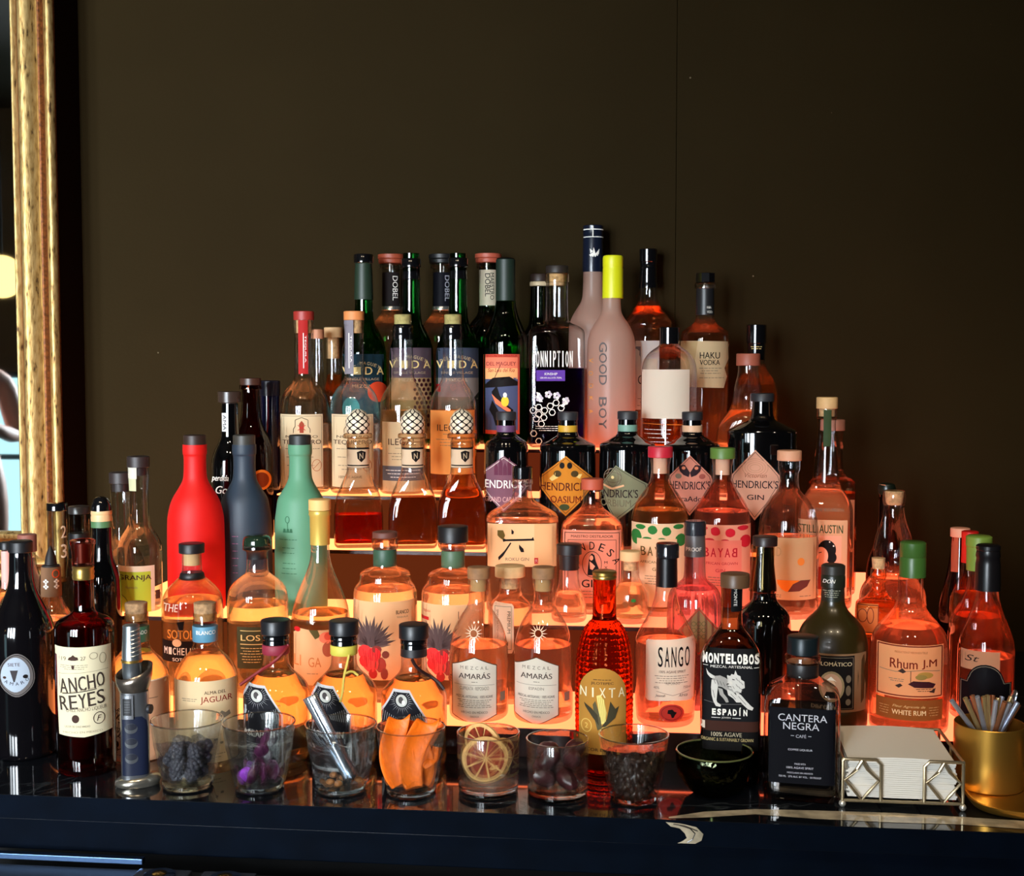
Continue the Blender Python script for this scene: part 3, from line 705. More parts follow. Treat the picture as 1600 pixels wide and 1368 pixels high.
# ---- fourth step
def tequila(label, cx, capm, strip, lx0, lx1, sx, grp):
    b = Bottle(label, cx, 'a4', [(500, 15.5), (508, 16), (511, 14.5), (585, 15), (594, 17), (603, 24), (614, 33), (630, 38), (650, 39), (770, 39)], CL, liq=(W_, 662), group=grp)
    b.part('stopper', [(486, 14.5), (487, 16), (500, 16)], capm); b.part('cork', [(500, 12), (520, 12)], CORK)
    b.art(RE(sx - 8, 500, sx + 7, 584, ink(strip), 0) + LI([(sx, 520), (sx, 575)], 1.2, iW) + T('TEQUILA', sx + 3, 545, 42, 3, iW, rot=90), 'neck_strip')
    o = RE(lx0, 647, lx1, 761, paper((222, 206, 168)), 0) + LI([(lx0 + 2, 650), (lx1 - 2, 650)], 0.6, iG) + LI([(lx1 - 2, 650), (lx1 - 2, 758)], 0.6, iG)
    mx = (lx0 + lx1) / 2
    o += LI([(mx - 13, 676), (mx - 13, 670), (mx - 10, 666), (mx - 10, 656), (mx, 652), (mx + 10, 656), (mx + 10, 666), (mx + 13, 670), (mx + 13, 676)], 0.9, iD) + PO([(mx - 3, 676), (mx - 4, 662), (mx, 657), (mx + 4, 662), (mx + 3, 676)], ink((140, 60, 40))) + LI([(mx - 6, 664), (mx + 6, 672)], 1, iR, 2) + LI([(mx + 6, 664), (mx - 6, 672)], 1, iR, 2)
    o += T('NUESTRO', mx, 682, 50, 4, iD) + T('TEQUILERO', mx, 691, 60, 8, iD, bold=0.01) + FI(lx0 + 6, 698, lx1 - 4, 704, 1, iG) + FI(lx0 + 8, 712, lx1 - 14, 716, 1, iG) + FI(lx0 + 8, 724, lx1 - 12, 736, 2, iG, 1, 3) + T('100% DE AGAVE', mx - 4, 745, 36, 4, iD) + RG(lx1 - 10, 727, 7, 9, 0.8, ink((170, 100, 60))) + LI([(lx1 - 15, 732), (lx1 - 5, 722)], 0.8, ink((170, 100, 60)))
    b.art(o); return b
tequila('clear tequila bottle with red stopper and red neck strip', 476, M((150, 40, 32), 0.5), (160, 36, 34), 438, 504, 475, 'tequila bottles with cream labels')
tequila('clear tequila bottle with tan stopper and grey neck strip', 554, M((206, 128, 70), 0.6), (120, 116, 124), 518, 583, 546, 'tequila bottles with cream labels')
def ilegal(label, cx, lq, lab, band, lx0, lx1, y0, y1, ty):
    b = Bottle(label, cx, 'a4', [(518, 15), (585, 16.5), (596, 19), (606, 26), (618, 33), (634, 37.5), (770, 37.5)], CL, liq=lq, group='cork topped bottles on the fourth step')
    b.part('cork', [(491, 12), (492, 13.5), (507, 13)], M((150, 140, 84), 0.8, var=0.3, bscale=150)); b.part('wax_ring', [(505, 12), (509, 15), (514, 16), (518, 15), (522, 16.5), (530, 16)], BKG)
    o = RE(lx0, y0, lx1, y1, lab, 0) + T('ILEGAL', (lx0 + lx1) / 2 - 2, ty, 44, 10, iD, bold=0.0)
    o += LI([(lx0 + 20, ty + 10), (lx1 - 10, ty + 10)], 0.8, iG) + FI(lx0 + 8, ty + 16, lx1 - 10, ty + 30, 3, iG)
    if band: o += RE(lx0, 728, lx1, 751, ink((84, 84, 90)), 1) + FI(lx0 + 4, 732, lx1 - 6, 748, 3, iW, 2)
    b.art(o); return b
ilegal('cork topped bottle with cream label banded dark grey, fourth step', 630, (liquid((0.96, 0.9, 0.72)), 640), paper((216, 196, 156)), True, 597, 664, 659, 768, 690)
ilegal('cork topped bottle with plain orange tan label, fourth step', 708, (AMB, 640), paper((236, 158, 84)), False, 672, 742, 641, 741, 668)
b = Bottle('slim pink stoppered bottle, only its neck visible behind the red corked tequila', 497, 'b5', [(525, 8), (600, 9), (620, 15), (650, 21), (688, 21)], CL, Y=2.40); b.part('stopper', [(514, 8), (515, 10), (529, 10)], M((176, 116, 84), 0.6))
b = Bottle('small bottle with pale wooden stopper and corked neck between the two tequilas', 545, 'b5', [(527, 11), (580, 11), (600, 13), (615, 18), (640, 19), (688, 19)], CL, liq=(AMB, 585), Y=2.458); b.root.location.x -= 24 * b.s
b.part('stopper', [(511, 13), (512, 14.5), (527, 14.5)], M((214, 178, 130), 0.7)); b.part('cork', [(527, 9), (560, 9)], CORK)
b = Bottle('amber round shouldered bottle with shiny black cap and blank cream label', 1045, 'a4', [(534, 14), (540, 16), (545, 24), (552, 33), (562, 40), (578, 43.5), (600, 44), (770, 44)], CL, liq=(liquid((0.78, 0.42, 0.18)), 652))
b.part('cap', [(511, 14), (512, 15.5), (537, 15.5)], BKG); b.art(RE(1002, 577, 1077, 654, paper((232, 220, 200), 0.3), 0)); b.art(FI(1006, 668, 1050, 700, 5, iW) + LI([(1004, 662), (1082, 664)], 0.8, iO), 'small_print')
b = Bottle('squat clear flask with brick red stopper and long bulbous neck', 1168, 'a4', [(569, 15.5), (585, 16), (600, 20), (615, 22.5), (628, 24), (640, 28, 2.2), (652, 39, 2.6), (668, 47, 3.4), (690, 49, 3.6), (770, 49, 3.6)], CL, dr=0.66, liq=(liquid((0.97, 0.90, 0.66)), 640))
b.cap(552, 571, 18.5, M((156, 82, 62), 0.5), 'stopper')
# ---- dark bottles at the left end of the third step
ka = dict()
b = Bottle('black bottle with white handwriting, leftmost of the dark trio behind matte bottles', 360, 'a3', [(630, 13), (680, 14), (692, 18), (704, 25), (718, 29), (735, 30), (850, 30)], BLKG, Y=2.138)
b.part('cap', [(611, 16), (612, 18), (628, 18), (629, 12), (640, 12)], M((52, 40, 34), 0.3)); b.art(T('perdida', 344, 748, 26, 12, iW, shear=0.3, bold=0.02) + T('Go', 346, 765, 18, 12, iW, shear=0.3, bold=0.02), 'lettering')
b.art(RE(348, 645, 356, 674, ink((200, 200, 200)), 0) + T('AMA', 352, 660, 24, 5, iB, rot=90), 'neck_label')
b = Bottle('dark brown amber bottle, middle of the dark trio behind matte bottles', 393, 'a3', [(600, 13), (650, 15), (668, 20), (684, 29), (700, 33), (720, 34), (850, 34)], glass((0.35, 0.09, 0.03), 0.4), liq=(liquid((0.5, 0.12, 0.04)), 682), Y=2.215)
b.part('cap', [(590, 14), (591, 16.5), (601, 16.5)], M((60, 36, 26), 0.4)); b.cap(601, 608, 17.5, glass((0.6, 0.2, 0.1), 0.7), 'lip'); b.art(EL(408, 750, 16, 16, iO) + EL(408, 750, 12, 12, ink((120, 50, 20)), 2), 'badge')
b = Bottle('tall dark navy blue bottle, right of the dark trio behind matte bottles', 423, 'a3', [(604, 15), (700, 15), (730, 15), (850, 15)], M((12, 14, 44), 0.1, coat=0.6), Y=2.30)
b.part('cap', [(594, 14), (595, 16), (618, 16)], M((20, 20, 36), 0.3))
# ---- third step: three stoppered decanter bottles with pinecone finials
def pine(label, cx, lq):
    b = Bottle(label, cx, 'a3', [(690, 16), (696, 18), (732, 17.5), (740, 19), (755, 26, 2.6), (770, 33, 3.2), (785, 37, 4), (805, 38.5, 5), (850, 38.5, 5)], glass((1, .96, .9), 0.35), Y=2.131, dr=0.55, liq=lq, group='pinecone topped decanter bottles')
    b.cap(676, 684, 23, glass((1, 0.9, 0.78), 0.6), 'lip', bev=2.5); b.part('neck_collar', [(683, 16), (690, 18), (698, 18.3), (700, 17)], glass((1, .9, .78), 0.6))
    # the glazed finial: white scales with dark gaps
    z0, z1 = b.zp(676), b.zp(639); h = z1 - z0
    bm = bmesh.new(); nr = 7
    def egg(t): return math.sqrt(max(0.004, 1 - ((t - 0.38) / 0.62) ** 2)) if t > 0.38 else math.sqrt(1 - 0.55 * ((0.38 - t) / 0.62) ** 2)
    lathe(bm, [(z0 - 0.002, 0.008, 2)] + [(z0 + h * t, b.s * 17.9 * egg(t), 2) for t in [k / 10 for k in range(11)]], 24)
    fin = mesh_obj('finial', bm, iB, b.root)
    bm = bmesh.new()
    for r in range(nr):
        t = (r + 0.5) / nr; R0 = b.s * 18.3 * egg(t); n = 8
        for k in range(n):
            a = 2 * math.pi * (k + 0.5 * (r % 2)) / n; zc = z0 + h * t
            sx, sz = R0 * math.sin(math.pi / n) * 0.78, h / nr * 0.70
            slope = (egg(min(1, t + 0.06)) - egg(max(0, t - 0.06))) / 0.12 * b.s * 18.3 / h
            q = []
            for i in range(8):
                u, v_ = math.cos(i * 0.785), math.sin(i * 0.785)
                if i % 2: u, v_ = u * 0.82, v_ * 0.82
                aa = a + u * sx / max(R0, 1e-4); rr_ = R0 + 0.0003 + slope * v_ * sz
                q.append(bm.verts.new((rr_ * math.cos(aa), rr_ * math.sin(aa), zc + v_ * sz)))
            c0 = bm.verts.new(((R0 + 0.0016) * math.cos(a), (R0 + 0.0016) * math.sin(a), zc))
            for i in range(8): bm.faces.new((q[i], q[(i + 1) % 8], c0))
    mesh_obj('scales', bm, M((212, 198, 172), 0.3), fin)
    o = RE(cx - 17.4, 700, cx + 17.4, 731, paper((216, 200, 170)), 0) + RE(cx - 17.4, 699, cx + 17.4, 702, iB) + RE(cx - 17.4, 726, cx + 17.4, 728, iB) + RE(cx - 17.4, 730, cx + 17.4, 731, iG)
    mx = cx + 5; o += PO([(mx - 7, 706), (mx, 703.5), (mx + 7, 706), (mx + 6, 716), (mx, 722), (mx - 6, 716)], iB) + LI([(mx - 2.5, 717), (mx - 2.5, 708), (mx + 2.5, 716), (mx + 2.5, 707)], 1.2, ink((160, 144, 118)), 2)
    b.art(o, 'neck_label'); return b
pine('pinecone topped bottle with reddish spirit, left of the three', 560, (liquid((0.75, 0.12, 0.03), 0.8), 802))
pine('pinecone topped bottle with brown spirit, middle of the three', 645, (liquid((0.62, 0.34, 0.16), 0.8), 775))
pine('pinecone topped bottle, right of the three beside purple banded black bottle', 722, (liquid((0.70, 0.36, 0.14), 0.8), 762))
# apothecary gins with diamond labels
def hen(label, cx, capy, r, hw_, band, bg, tink, peak, xl, xr, ymid, bot, second, sec_ink, sec_y, deco, big=False, grp='black apothecary bottles with diamond labels', namey=None):
    k = capy
    if not big: pts = [(k + 12, r), (k + 36, r + 0.5), (k + 41, r + 9), (k + 46, 31), (k + 50, hw_ - 3), (k + 54, hw_), (850, hw_)]
    else: pts = [(k + 13, r), (k + 40, r + 1), (k + 46, r + 13), (k + 54, 46, 2.4), (k + 58, hw_ - 1, 2.8), (k + 63, hw_, 2.8), (850, hw_, 2.8)]
    b = Bottle(label, cx, 'a3', pts, BLKG, group=grp, dr=0.74 if big else 1.0, seg=48, Y=2.172 if big else 2.175)
    b.cap(k, k + 13, r + (1.5 if not big else 2), M((36, 36, 40), 0.5), 'stopper')
    if band: b.part('neck_band', [(k + 21, r + 0.5), (k + 22, r + 0.9), (k + 34, r + 0.9), (k + 35, r + 0.5)], M(band, 0.5))
    mx, py = peak
    out_ = [(mx, py), (mx + (xr - mx) * 0.62, py + (ymid - py) * 0.52), (xr - 2, ymid - 8), (xr, ymid), (xr - 3, ymid + 9), (mx + (xr - mx) * 0.5, ymid + (bot - ymid) * 0.6), (mx, bot), (mx - (mx - xl) * 0.5, ymid + (bot - ymid) * 0.6), (xl + 3, ymid + 9), (xl, ymid), (xl + 2, ymid - 8), (mx - (mx - xl) * 0.62, py + (ymid - py) * 0.52)]
    inn = [(mx + (x - mx) * 0.92, ymid + (y - ymid) * 0.92) for x, y in out_]
    o = PO(out_, paper(bg), 0) + LI(inn, 0.7, tink, 1, True)
    ny = namey or ymid + 6; wd = (xr - xl) * 0.92
    s_ = "HENDRICK'S"
    o += T(s_, mx, ny, wd, 13 if not big else 12, tink, bold=0.015, l=2)
    o += deco
    if second: o += T(second, mx, sec_y, *((48, 11) if len(second) < 8 else (60, 8)), sec_ink, bold=0.02, l=2)
    b.art(o); return b
dk = ink((40, 26, 32))
cast = sum([PO([(772 + i * 7, 742), (772 + i * 7, 730 - (i % 2) * 6), (775 + i * 7, 722 - (i % 2) * 8), (778 + i * 7, 730 - (i % 2) * 6), (778 + i * 7, 742)], ink((92, 46, 66)), 1) for i in range(4)], [])
hen('black apothecary bottle with mauve diamond label and purple neck band', 791, 643, 14.5, 35, (96, 60, 96), (136, 96, 112), iW, (787, 712), 745, 832, 750, 800, 'GRAND CABARET', ink((206, 160, 160)), 780, cast)
fl = sum([EL(871 + i * 27, 740 + abs(i - .5) * 0, 6, 5, ink((70, 56, 30)), 2) for i in range(2)], []) + EL(878, 727, 4, 5, iB, 2) + EL(890, 727, 4, 5, iB, 2) + PO([(858, 748), (868, 738), (872, 746), (862, 752)], ink((220, 196, 120)), 2) + PO([(896, 742), (910, 740), (906, 748)], ink((220, 196, 120)), 2) + EL(882, 792, 8, 5, ink((60, 70, 40)), 2)
hen('black apothecary bottle with orange diamond label and yellow neck band', 887, 643, 14.5, 44.5, (196, 150, 40), (228, 148, 54), ink((84, 28, 20)), (884, 712), 840, 928, 754, 806, 'OASIUM', ink((110, 34, 20)), 780, fl)
orb = RG(957, 746, 14, 14, 0.9, iG, 2) + RG(957, 746, 9, 14, 0.8, iG, 2) + RG(957, 746, 14, 8, 0.8, iG, 2) + EL(957, 746, 2.5, 2.5, ink((236, 226, 160)), 3) + LI([(942, 758), (956, 764), (975, 758)], 3, ink((226, 184, 140)), 2)
hen('black apothecary bottle with grey green diamond label and mint neck band', 980, 642, 14.5, 44.5, (110, 150, 134), (146, 150, 118), dk, (962, 727), 938, 1014, 764, 815, 'ORBIUM', ink((110, 106, 82)), 786, orb, namey=771)
bf = PO([(1078, 738), (1070, 726), (1060, 727), (1062, 736), (1068, 742), (1076, 745)], dk, 2) + PO([(1078, 738), (1086, 726), (1096, 727), (1094, 736), (1088, 742), (1080, 745)], dk, 2) + EL(1068, 731, 3, 2.5, ink((196, 120, 90)), 3) + EL(1088, 731, 3, 2.5, ink((196, 120, 90)), 3) + EL(1060, 744, 5, 4, iG, 2) + EL(1097, 744, 5, 4, ink((150, 80, 70)), 2)
hen('black apothecary bottle with pink butterfly diamond label and peach neck band', 1081, 643, 15, 44, (206, 164, 130), (228, 150, 128), dk, (1078, 711), 1044, 1113, 752, 805, 'FloraAdora', dk, 779, bf)
vs = sum([RG(1180, 730, 8 + 4 * i, 5 + 3 * i, 0.7, ink((196, 140, 110)), 1) for i in range(4)], []) + T('Victorian', 1181, 742, 34, 7, ink((150, 90, 70)), shear=0.3, l=2)
hen('largest black apothecary bottle, pale pink diamond label, right end of its row', 1190, 614, 16, 54, None, (232, 176, 148), dk, (1180, 702), 1142, 1220, 750, 812, None, iB, 0, vs + T('GIN', 1181, 776, 26, 8, dk, bold=0.02, l=2), big=True)
# ================================================================== second step
YL = liquid((0.99, 0.93, 0.75)); iGr = ink((40, 110, 50)); iPk = ink((214, 60, 80))
def granja(label, cx, cy0, hwb, bg, lx0, lx1, ly0, Y, full=True):
    b = Bottle(label, cx, 'b2', [(cy0 + 18, 16), (cy0 + 34, 16), (cy0 + 50, 14.5), (cy0 + 100, 15), (cy0 + 112, 19), (cy0 + 126, 29), (cy0 + 142, 35), (cy0 + 165, hwb), (940, hwb)], CL, liq=(W_, cy0 + 215), Y=Y, group='bottles with colour block labels')
    b.part('cap', [(cy0, 15), (cy0 + 1, 17.5), (cy0 + 17, 17.5), (cy0 + 18, 13), (cy0 + 30, 13)], M((40, 30, 28), 0.5))
    if full:
        b.art(RE(cx - 17, cy0 + 18, cx - 3, cy0 + 36, paper((226, 222, 204)), 0) + RE(cx - 15, cy0 + 36, cx - 4, cy0 + 55, paper((206, 210, 170)), 0), 'tax_strip')
    o = RE(lx0, ly0, lx1, ly0 + 92, CREAM, 0) + RE(lx0 + 1, ly0 + 9, lx1 - 6, ly0 + 92, ink(bg))
    o += T('GRANJA', (lx0 + lx1) / 2 - 1, ly0 + 19, (lx1 - lx0) * 0.86, 10, ink((60, 30, 40)), bold=0.03, l=2) + T('Nomada', (lx0 + lx1) / 2 - 6, ly0 + 33, 18, 4, iG, l=2) + LI([(lx0 + 4, ly0 + 55), (lx0 + 7, ly0 + 44), (lx0 + 14, ly0 + 50), (lx0 + 20, ly0 + 60)], 0.8, iD, 2)
    o += RE(lx1 + 1, ly0 + 40, lx1 + 8, ly0 + 54, ink((80, 60, 50)), 1)
    b.art(o); return b
granja('clear bottle with lime green colour block label', 218, 712, 34, (160, 176, 52), 181, 240, 884, 1.985)
granja('clear bottle with pink colour block label, left of the lime green labelled one', 190, 737, 37, (232, 110, 104), 152, 184, 894, 2.068, False)
def matte(label, cx, col, capc, hw_, Y, tr, neck, deco=None, rough=0.55):
    b = Bottle(label, cx, 'b2', [(694, 18.6), (709, 18.8), (711, 17), (742, 17.5), (752, 20), (764, 27), (778, 36), (795, hw_ - 3), (815, hw_), (940, hw_)], frosted(col, tr, 0.0, rough), Y=Y, group='matte painted bottles', bodyname='painted_body')
    b.part('cap', [(679, 15.5), (680, 17.3), (694, 17.3)], M(capc, 0.5))
    b.art(deco or [], 'print'); return b
matte('matte red bottle with black stopper', 306, (226, 20, 14), (44, 28, 22), 44.5, 1.987, 0.35, 0)
dn = ink((150, 90, 130))
matte('matte dark navy bottle between the red and the green one', 383, (34, 48, 62), (50, 48, 42), 42, 2.055, 0.1, 0, FI(362, 832, 372, 900, 6, dn))
gi = ink((50, 96, 70))
o = RG(449, 812, 3, 5, 0.9, gi) + LI([(449, 817), (449, 826)], 0.8, gi) + sum([PO([(442 + i * 5, 832), (443 + i * 5, 826), (446 + i * 5, 826), (447 + i * 5, 832)], gi) for i in range(3)], []) + FI(436, 840, 464, 846, 1, gi) + FI(438, 852, 462, 868, 2, gi, 1, 5) + FI(438, 876, 464, 900, 3, gi, 1, 6)
matte('matte sage green bottle with faint engraving', 470, (92, 150, 116), (30, 32, 30), 41, 1.990, 0.2, 0, o)
# hexagonal gin with brush stroke numeral
b = Bottle('wide shouldered clear bottle with cream label bearing a large brush stroke numeral', 816, 'b2', [(748, 14.5), (775, 15), (781, 19, 2.2), (790, 34, 2.6), (799, 50, 3.2), (805, 56, 4), (815, 57, 4.5), (940, 57, 4.5)], CL, dr=0.72, liq=(PEA, 812), seg=48)
b.part('cap', [(728, 14), (730, 15.8), (747, 15.8)], BKG)
b.cap(747, 756, 16.5, glass((1, .93, .88), 0.7), 'lip')
o = RE(761, 818, 870, 885, paper((240, 196, 140)), 0) + RE(761, 818, 835, 885, paper((246, 212, 160)), 1)
o += PO([(777, 828), (786, 828), (789, 836), (786, 843), (781, 840), (777, 836)], ink((90, 76, 30)), 2) + PO([(784, 839), (790, 842), (831, 841), (833, 838), (835, 844), (790, 845), (786, 846)], iB, 2) + PO([(799, 826), (803, 830), (802, 834), (799, 834)], iB, 2) + PO([(797, 847), (799, 848), (786, 868), (779, 875), (778, 870), (788, 860)], iB, 2) + PO([(811, 850), (818, 857), (819, 862), (814, 862), (811, 856)], iB, 2)
o += T('ROKU GIN', 808, 873, 37, 5, iG, l=2) + RE(835, 871, 841, 880, iR, 2) + T('六', 838, 875.5, 4, 6, iW, l=3)
b.art(o)
b = Bottle('clear bottle with brick stopper and pink arched label with woman in oval', 925, 'b2', [(764, 15), (772, 14), (788, 15), (795, 20, 2.2), (803, 31, 2.8), (812, 43, 3.6), (820, 50, 4.5), (940, 50.5, 4.5)], CL, dr=0.75, liq=(liquid((0.99, 0.84, 0.72)), 806), seg=48)
b.cap(747, 764, 17.5, M((176, 78, 52), 0.6), 'stopper')
pk = ink((236, 158, 128)); o = RE(879, 828, 971, 942, paper((236, 150, 122)), 0) + LI([(882, 942), (882, 832), (968, 832), (968, 942)], 1.0, iD) + LI([(887, 942), (887, 843), (963, 843), (963, 942)], 0.7, iD)
o += T('MAESTRO DESTILADOR', 925, 837.5, 66, 4, iD, bold=0.02) + AT('CONDESA', 925, 896, 44, -62, 62, 12, iB, 8) + RG(925, 881, 15, 20, 0.9, iD) + PO([(918, 898), (919, 884), (922, 874), (921, 868), (925, 864), (929, 867), (931, 876), (936, 888), (936, 898)], iB, 2) + EL(924, 871, 3, 4, pk, 3) + PO([(921, 876), (926, 880), (930, 884), (926, 890), (922, 888)], pk, 3) + T('M', 947, 878, 5, 4, iB, bold=.02) + T('X', 947, 886, 5, 4, iB, bold=.02) + T('S', 903, 878, 5, 4, iB, bold=.02) + T('B', 903, 886, 5, 4, iB, bold=.02) + T('GIN', 925, 911, 32, 12, iB, bold=0.02) + FI(900, 921, 950, 935, 3, iG)
b.art(o)
def bayab(label, cx, cy0, capm, bg, blob, tink, lx0, lx1, ly0, lq, panel):
    b = Bottle(label, cx, 'b2', [(cy0 + 17, 17), (cy0 + 24, 16), (cy0 + 30, 14.2), (cy0 + 50, 15), (cy0 + 62, 20), (cy0 + 78, 32), (cy0 + 94, 41), (cy0 + 110, 45), (cy0 + 130, 46), (940, 46)], CL, liq=(lq, cy0 + 98), group='bottles with pebble pattern labels')
    b.cap(cy0, cy0 + 17, 19.5, capm, 'stopper')
    b.part('cork', [(cy0 + 17, 11), (cy0 + 42, 11)], M((214, 170, 140), 0.8))
    o = RE(lx0, ly0, lx1, 948, paper(bg), 0); rnd = random.Random(int(cx))
    for gx, gy, rx, ry in ((8, 22, 9, 12), (15, 6, 8, 4), (35, 10, 8, 7), (58, 12, 8, 7), (78, 5, 9, 4), (82, 26, 9, 10), (26, 24, 8, 3), (50, 25, 7, 3)):
        x = lx0 + gx / 90 * (lx1 - lx0)
        o += PO([(min(lx1, max(lx0, x + rx * (0.85 + 0.2 * rnd.random()) * math.cos(k * 0.524))), ly0 + gy + ry * math.sin(k * 0.524)) for k in range(12)], blob, 1)
    o += RE(lx0 + 9, ly0 + 24, lx1 - 14, 948, paper(panel), 2)
    mx = (lx0 + lx1) / 2 - 2
    for i, ch in enumerate('BAYAB'): o += T(ch, mx + (i - 2) * 11, ly0 + 43, (-8 if i == 4 else 8), 14, tink, bold=0.03, l=3)
    o += T('AFRICAN GROWN', mx, ly0 + 60, 54, 4, tink, l=3) + T('GIN', mx, ly0 + 71, 15, 5, tink, l=3) + FI(mx - 20, ly0 + 80, mx + 20, ly0 + 96, 4, iG, 3)
    b.art(o); return b
bayab('clear bottle with red stopper and green pebble pattern label', 1031, 697, M((180, 30, 50), 0.45), (240, 214, 172), iGr, ink((96, 76, 40)), 986, 1072, 818, liquid((0.82, 0.74, 0.45)), (240, 206, 164))
bayab('clear bottle with green stopper and red pebble pattern label', 1128, 699, M((84, 120, 50), 0.45), (246, 180, 150), ink((196, 34, 52)), ink((190, 30, 50)), 1083, 1173, 820, liquid((0.96, 0.75, 0.68)), (246, 150, 130))
b = Bottle('round shouldered clear bottle with pale label showing orange sun and dark leaf', 1232, 'b2', [(717, 17), (734, 17), (737, 14.5), (762, 15), (770, 21), (780, 31), (794, 40), (812, 45), (835, 47), (940, 47)], CL, liq=(liquid((0.99, 0.9, 0.78)), 838))
b.cap(703, 719, 19, M((206, 150, 116), 0.6), 'stopper')
o = RE(1206, 840, 1276, 937, paper((226, 196, 148)), 0) + EL(1252, 877, 5.5, 6, ink((232, 140, 60))) + PO([(1215, 906), (1216, 912), (1222, 920), (1230, 924), (1240, 922), (1246, 914), (1250, 906)], ink((236, 130, 40))) + PO([(1232, 924), (1240, 912), (1252, 906), (1267, 906), (1262, 916), (1250, 923)], ink((104, 56, 50)), 2) + FI(1212, 928, 1222, 934, 2, iG) + FI(1250, 930, 1268, 932, 1, iG) + T('ID', 1216, 862, 10, 14, ink((200, 170, 124)))
b.art(o)
b = Bottle('tall clear bottle with pale wood stopper and green neck strip, poster like label', 1290, 'b2', [(638, 15.5), (652, 16), (655, 13.5), (690, 14.5), (715, 18), (740, 20), (755, 20.5), (764, 26, 2.3), (774, 34, 3), (786, 40, 4), (798, 42, 4.5), (945, 42, 4.5)], CL, dr=1.0, liq=(PEA, 765), Y=2.14, seg=48)
b.cap(620, 638, 16.5, M((206, 166, 112), 0.6, var=0.1), 'stopper'); b.part('cork', [(638, 12), (650, 12)], CORK)
b.art(RE(1285, 640, 1297, 697, ink((52, 70, 44)), 0), 'neck_strip', zoff=0.001)
o = RE(1245, 812, 1324, 930, paper((240, 190, 146)), 0) + T('STILL', 1262, 826, 28, 13, ink((60, 74, 44)), bold=0.02) + T('AUSTIN', 1299, 826, 36, 13, ink((60, 74, 44)), bold=0.02) + RE(1250, 836, 1315, 920, ink((226, 160, 130)), 1) + EL(1293, 858, 14, 15, iB, 2) + EL(1300, 870, 8, 9, iB, 2) + EL(1284, 868, 11, 14, ink((240, 170, 140)), 3) + EL(1278, 876, 2.5, 1.4, iR, 4) + LI([(1278, 864), (1285, 862)], 1.2, iB, 4) + EL(1297, 846, 1.2, 1.2, iW, 4) + EL(1303, 852, 1.2, 1.2, iW, 4) + PO([(1270, 920), (1276, 886), (1292, 884), (1308, 900), (1310, 920)], ink((150, 60, 50)), 2) + T('THE BOURBON', 1296, 796, 44, 5, iG)
b.art(o)
b = Bottle('rectangular amber bottle behind the tall wood stoppered one', 1299, 'b2', [(670, 16), (735, 16), (744, 22, 3), (750, 34, 5), (756, 38, 7), (940, 38, 7)], CL, dr=0.6, liq=(liquid((0.85, 0.45, 0.2)), 768), Y=2.262, seg=48)
b.cap(655, 672, 19, M((190, 130, 110), 0.6), 'stopper'); b.art(RE(1263, 780, 1334, 900, paper((232, 176, 140)), 0))
b = Bottle('curvy gourd shaped clear bottle corked in a bulbous mouth, right end of its step', 1396, 'b2', [(766, 16), (774, 18), (784, 17.5), (791, 15), (800, 16), (815, 19), (835, 27), (855, 31), (872, 30), (886, 26), (896, 30), (908, 42), (922, 50), (945, 52)], CL, liq=(liquid((0.98, 0.8, 0.65)), 900))
b.part('cork', [(766, 13), (768, 14.5), (784, 13), (788, 11)], CORK)
b = Bottle('dark bottle with small peach cap and black knob, behind the gourd shaped bottle', 1384, 'b2', [(772, 12), (820, 12), (850, 18), (880, 30), (940, 32)], glass((0.35, 0.12, 0.08), 0.4), Y=2.15)
b.part('stopper', [(754, 6), (756, 12), (762, 14), (769, 13), (772, 12)], M((18, 26, 18), 0.3)); b.art(RE(1373, 757, 1382, 771, paper((226, 150, 110)), 0), 'neck_label')
# small bottles at the front of the second step
b = Bottle('small clear bottle with black T shaped stopper', 889, 'a2', [(889, 15), (902, 15.5), (914, 17), (930, 23), (948, 28), (960, 29)], CL, liq=(PEA, 925))
b.part('stopper', [(849, 18), (850, 20), (865, 20), (866, 16.5), (889, 15)], BK)
b = Bottle('small clear bottle with pale wooden stopper, right of the gold capped red one', 985, 'a2', [(877, 13), (900, 13.5), (908, 17), (918, 25), (928, 29), (960, 29)], CL, liq=(YL, 912))
b.cap(860, 875, 17, M((216, 176, 124), 0.7), 'stopper'); b.part('cork', [(875, 11), (890, 11)], CORK)
b.art(sum([EL(977 + i * 11, 944, 5, 4, ink((120, 66, 30)), 1) for i in range(2)], []) + EL(990, 938, 4, 3, iGr, 1), 'print')
# ================================================================== first step, rear row
b = Bottle('round shouldered clear bottle with black disc stopper, heart and number art in dark ink', 301, 'b1', [(863, 15), (893, 15.5), (898, 17), (906, 26), (916, 37), (928, 45), (944, 48), (1060, 48)], CL, liq=(YL, 935))
b.cap(848, 863, 20, BK, 'stopper'); b.part('neck_tie', [(893, 16.5), (895, 18.5), (901, 20), (904, 18.5)], BK); b.part('cork', [(864, 12.5), (882, 12.5)], M((196, 166, 116), 0.8))
o = T('THE', 268, 950, 22, 12, ink((240, 220, 200)), shear=0.2, bold=0.02) + T('SOTOL', 282, 991, 40, 14, ink((220, 150, 70)), bold=0.03) + PO([(276, 972), (288, 970), (286, 984), (280, 984)], iB) + RE(254, 1001, 306, 1034, ink((30, 24, 24)), 1) + EL(276, 1004, 7, 6, ink((230, 200, 160)), 2)
for i, ch in enumerate('MICHELUM'): o += T(ch, 259 + i * 6.6, 1017, 4.4, 11, iW, bold=0.03, l=2)
o += T('SOTOL', 282, 1030, 26, 5, iW, bold=0.03, l=2)
b.art(o)
b = Bottle('clear bottle with green glass ball stopper and dark olive label', 403, 'b1', [(864, 16), (891, 17), (896, 20), (904, 32), (914, 42), (926, 47), (945, 48), (1060, 48)], CL, liq=(YL, 942))
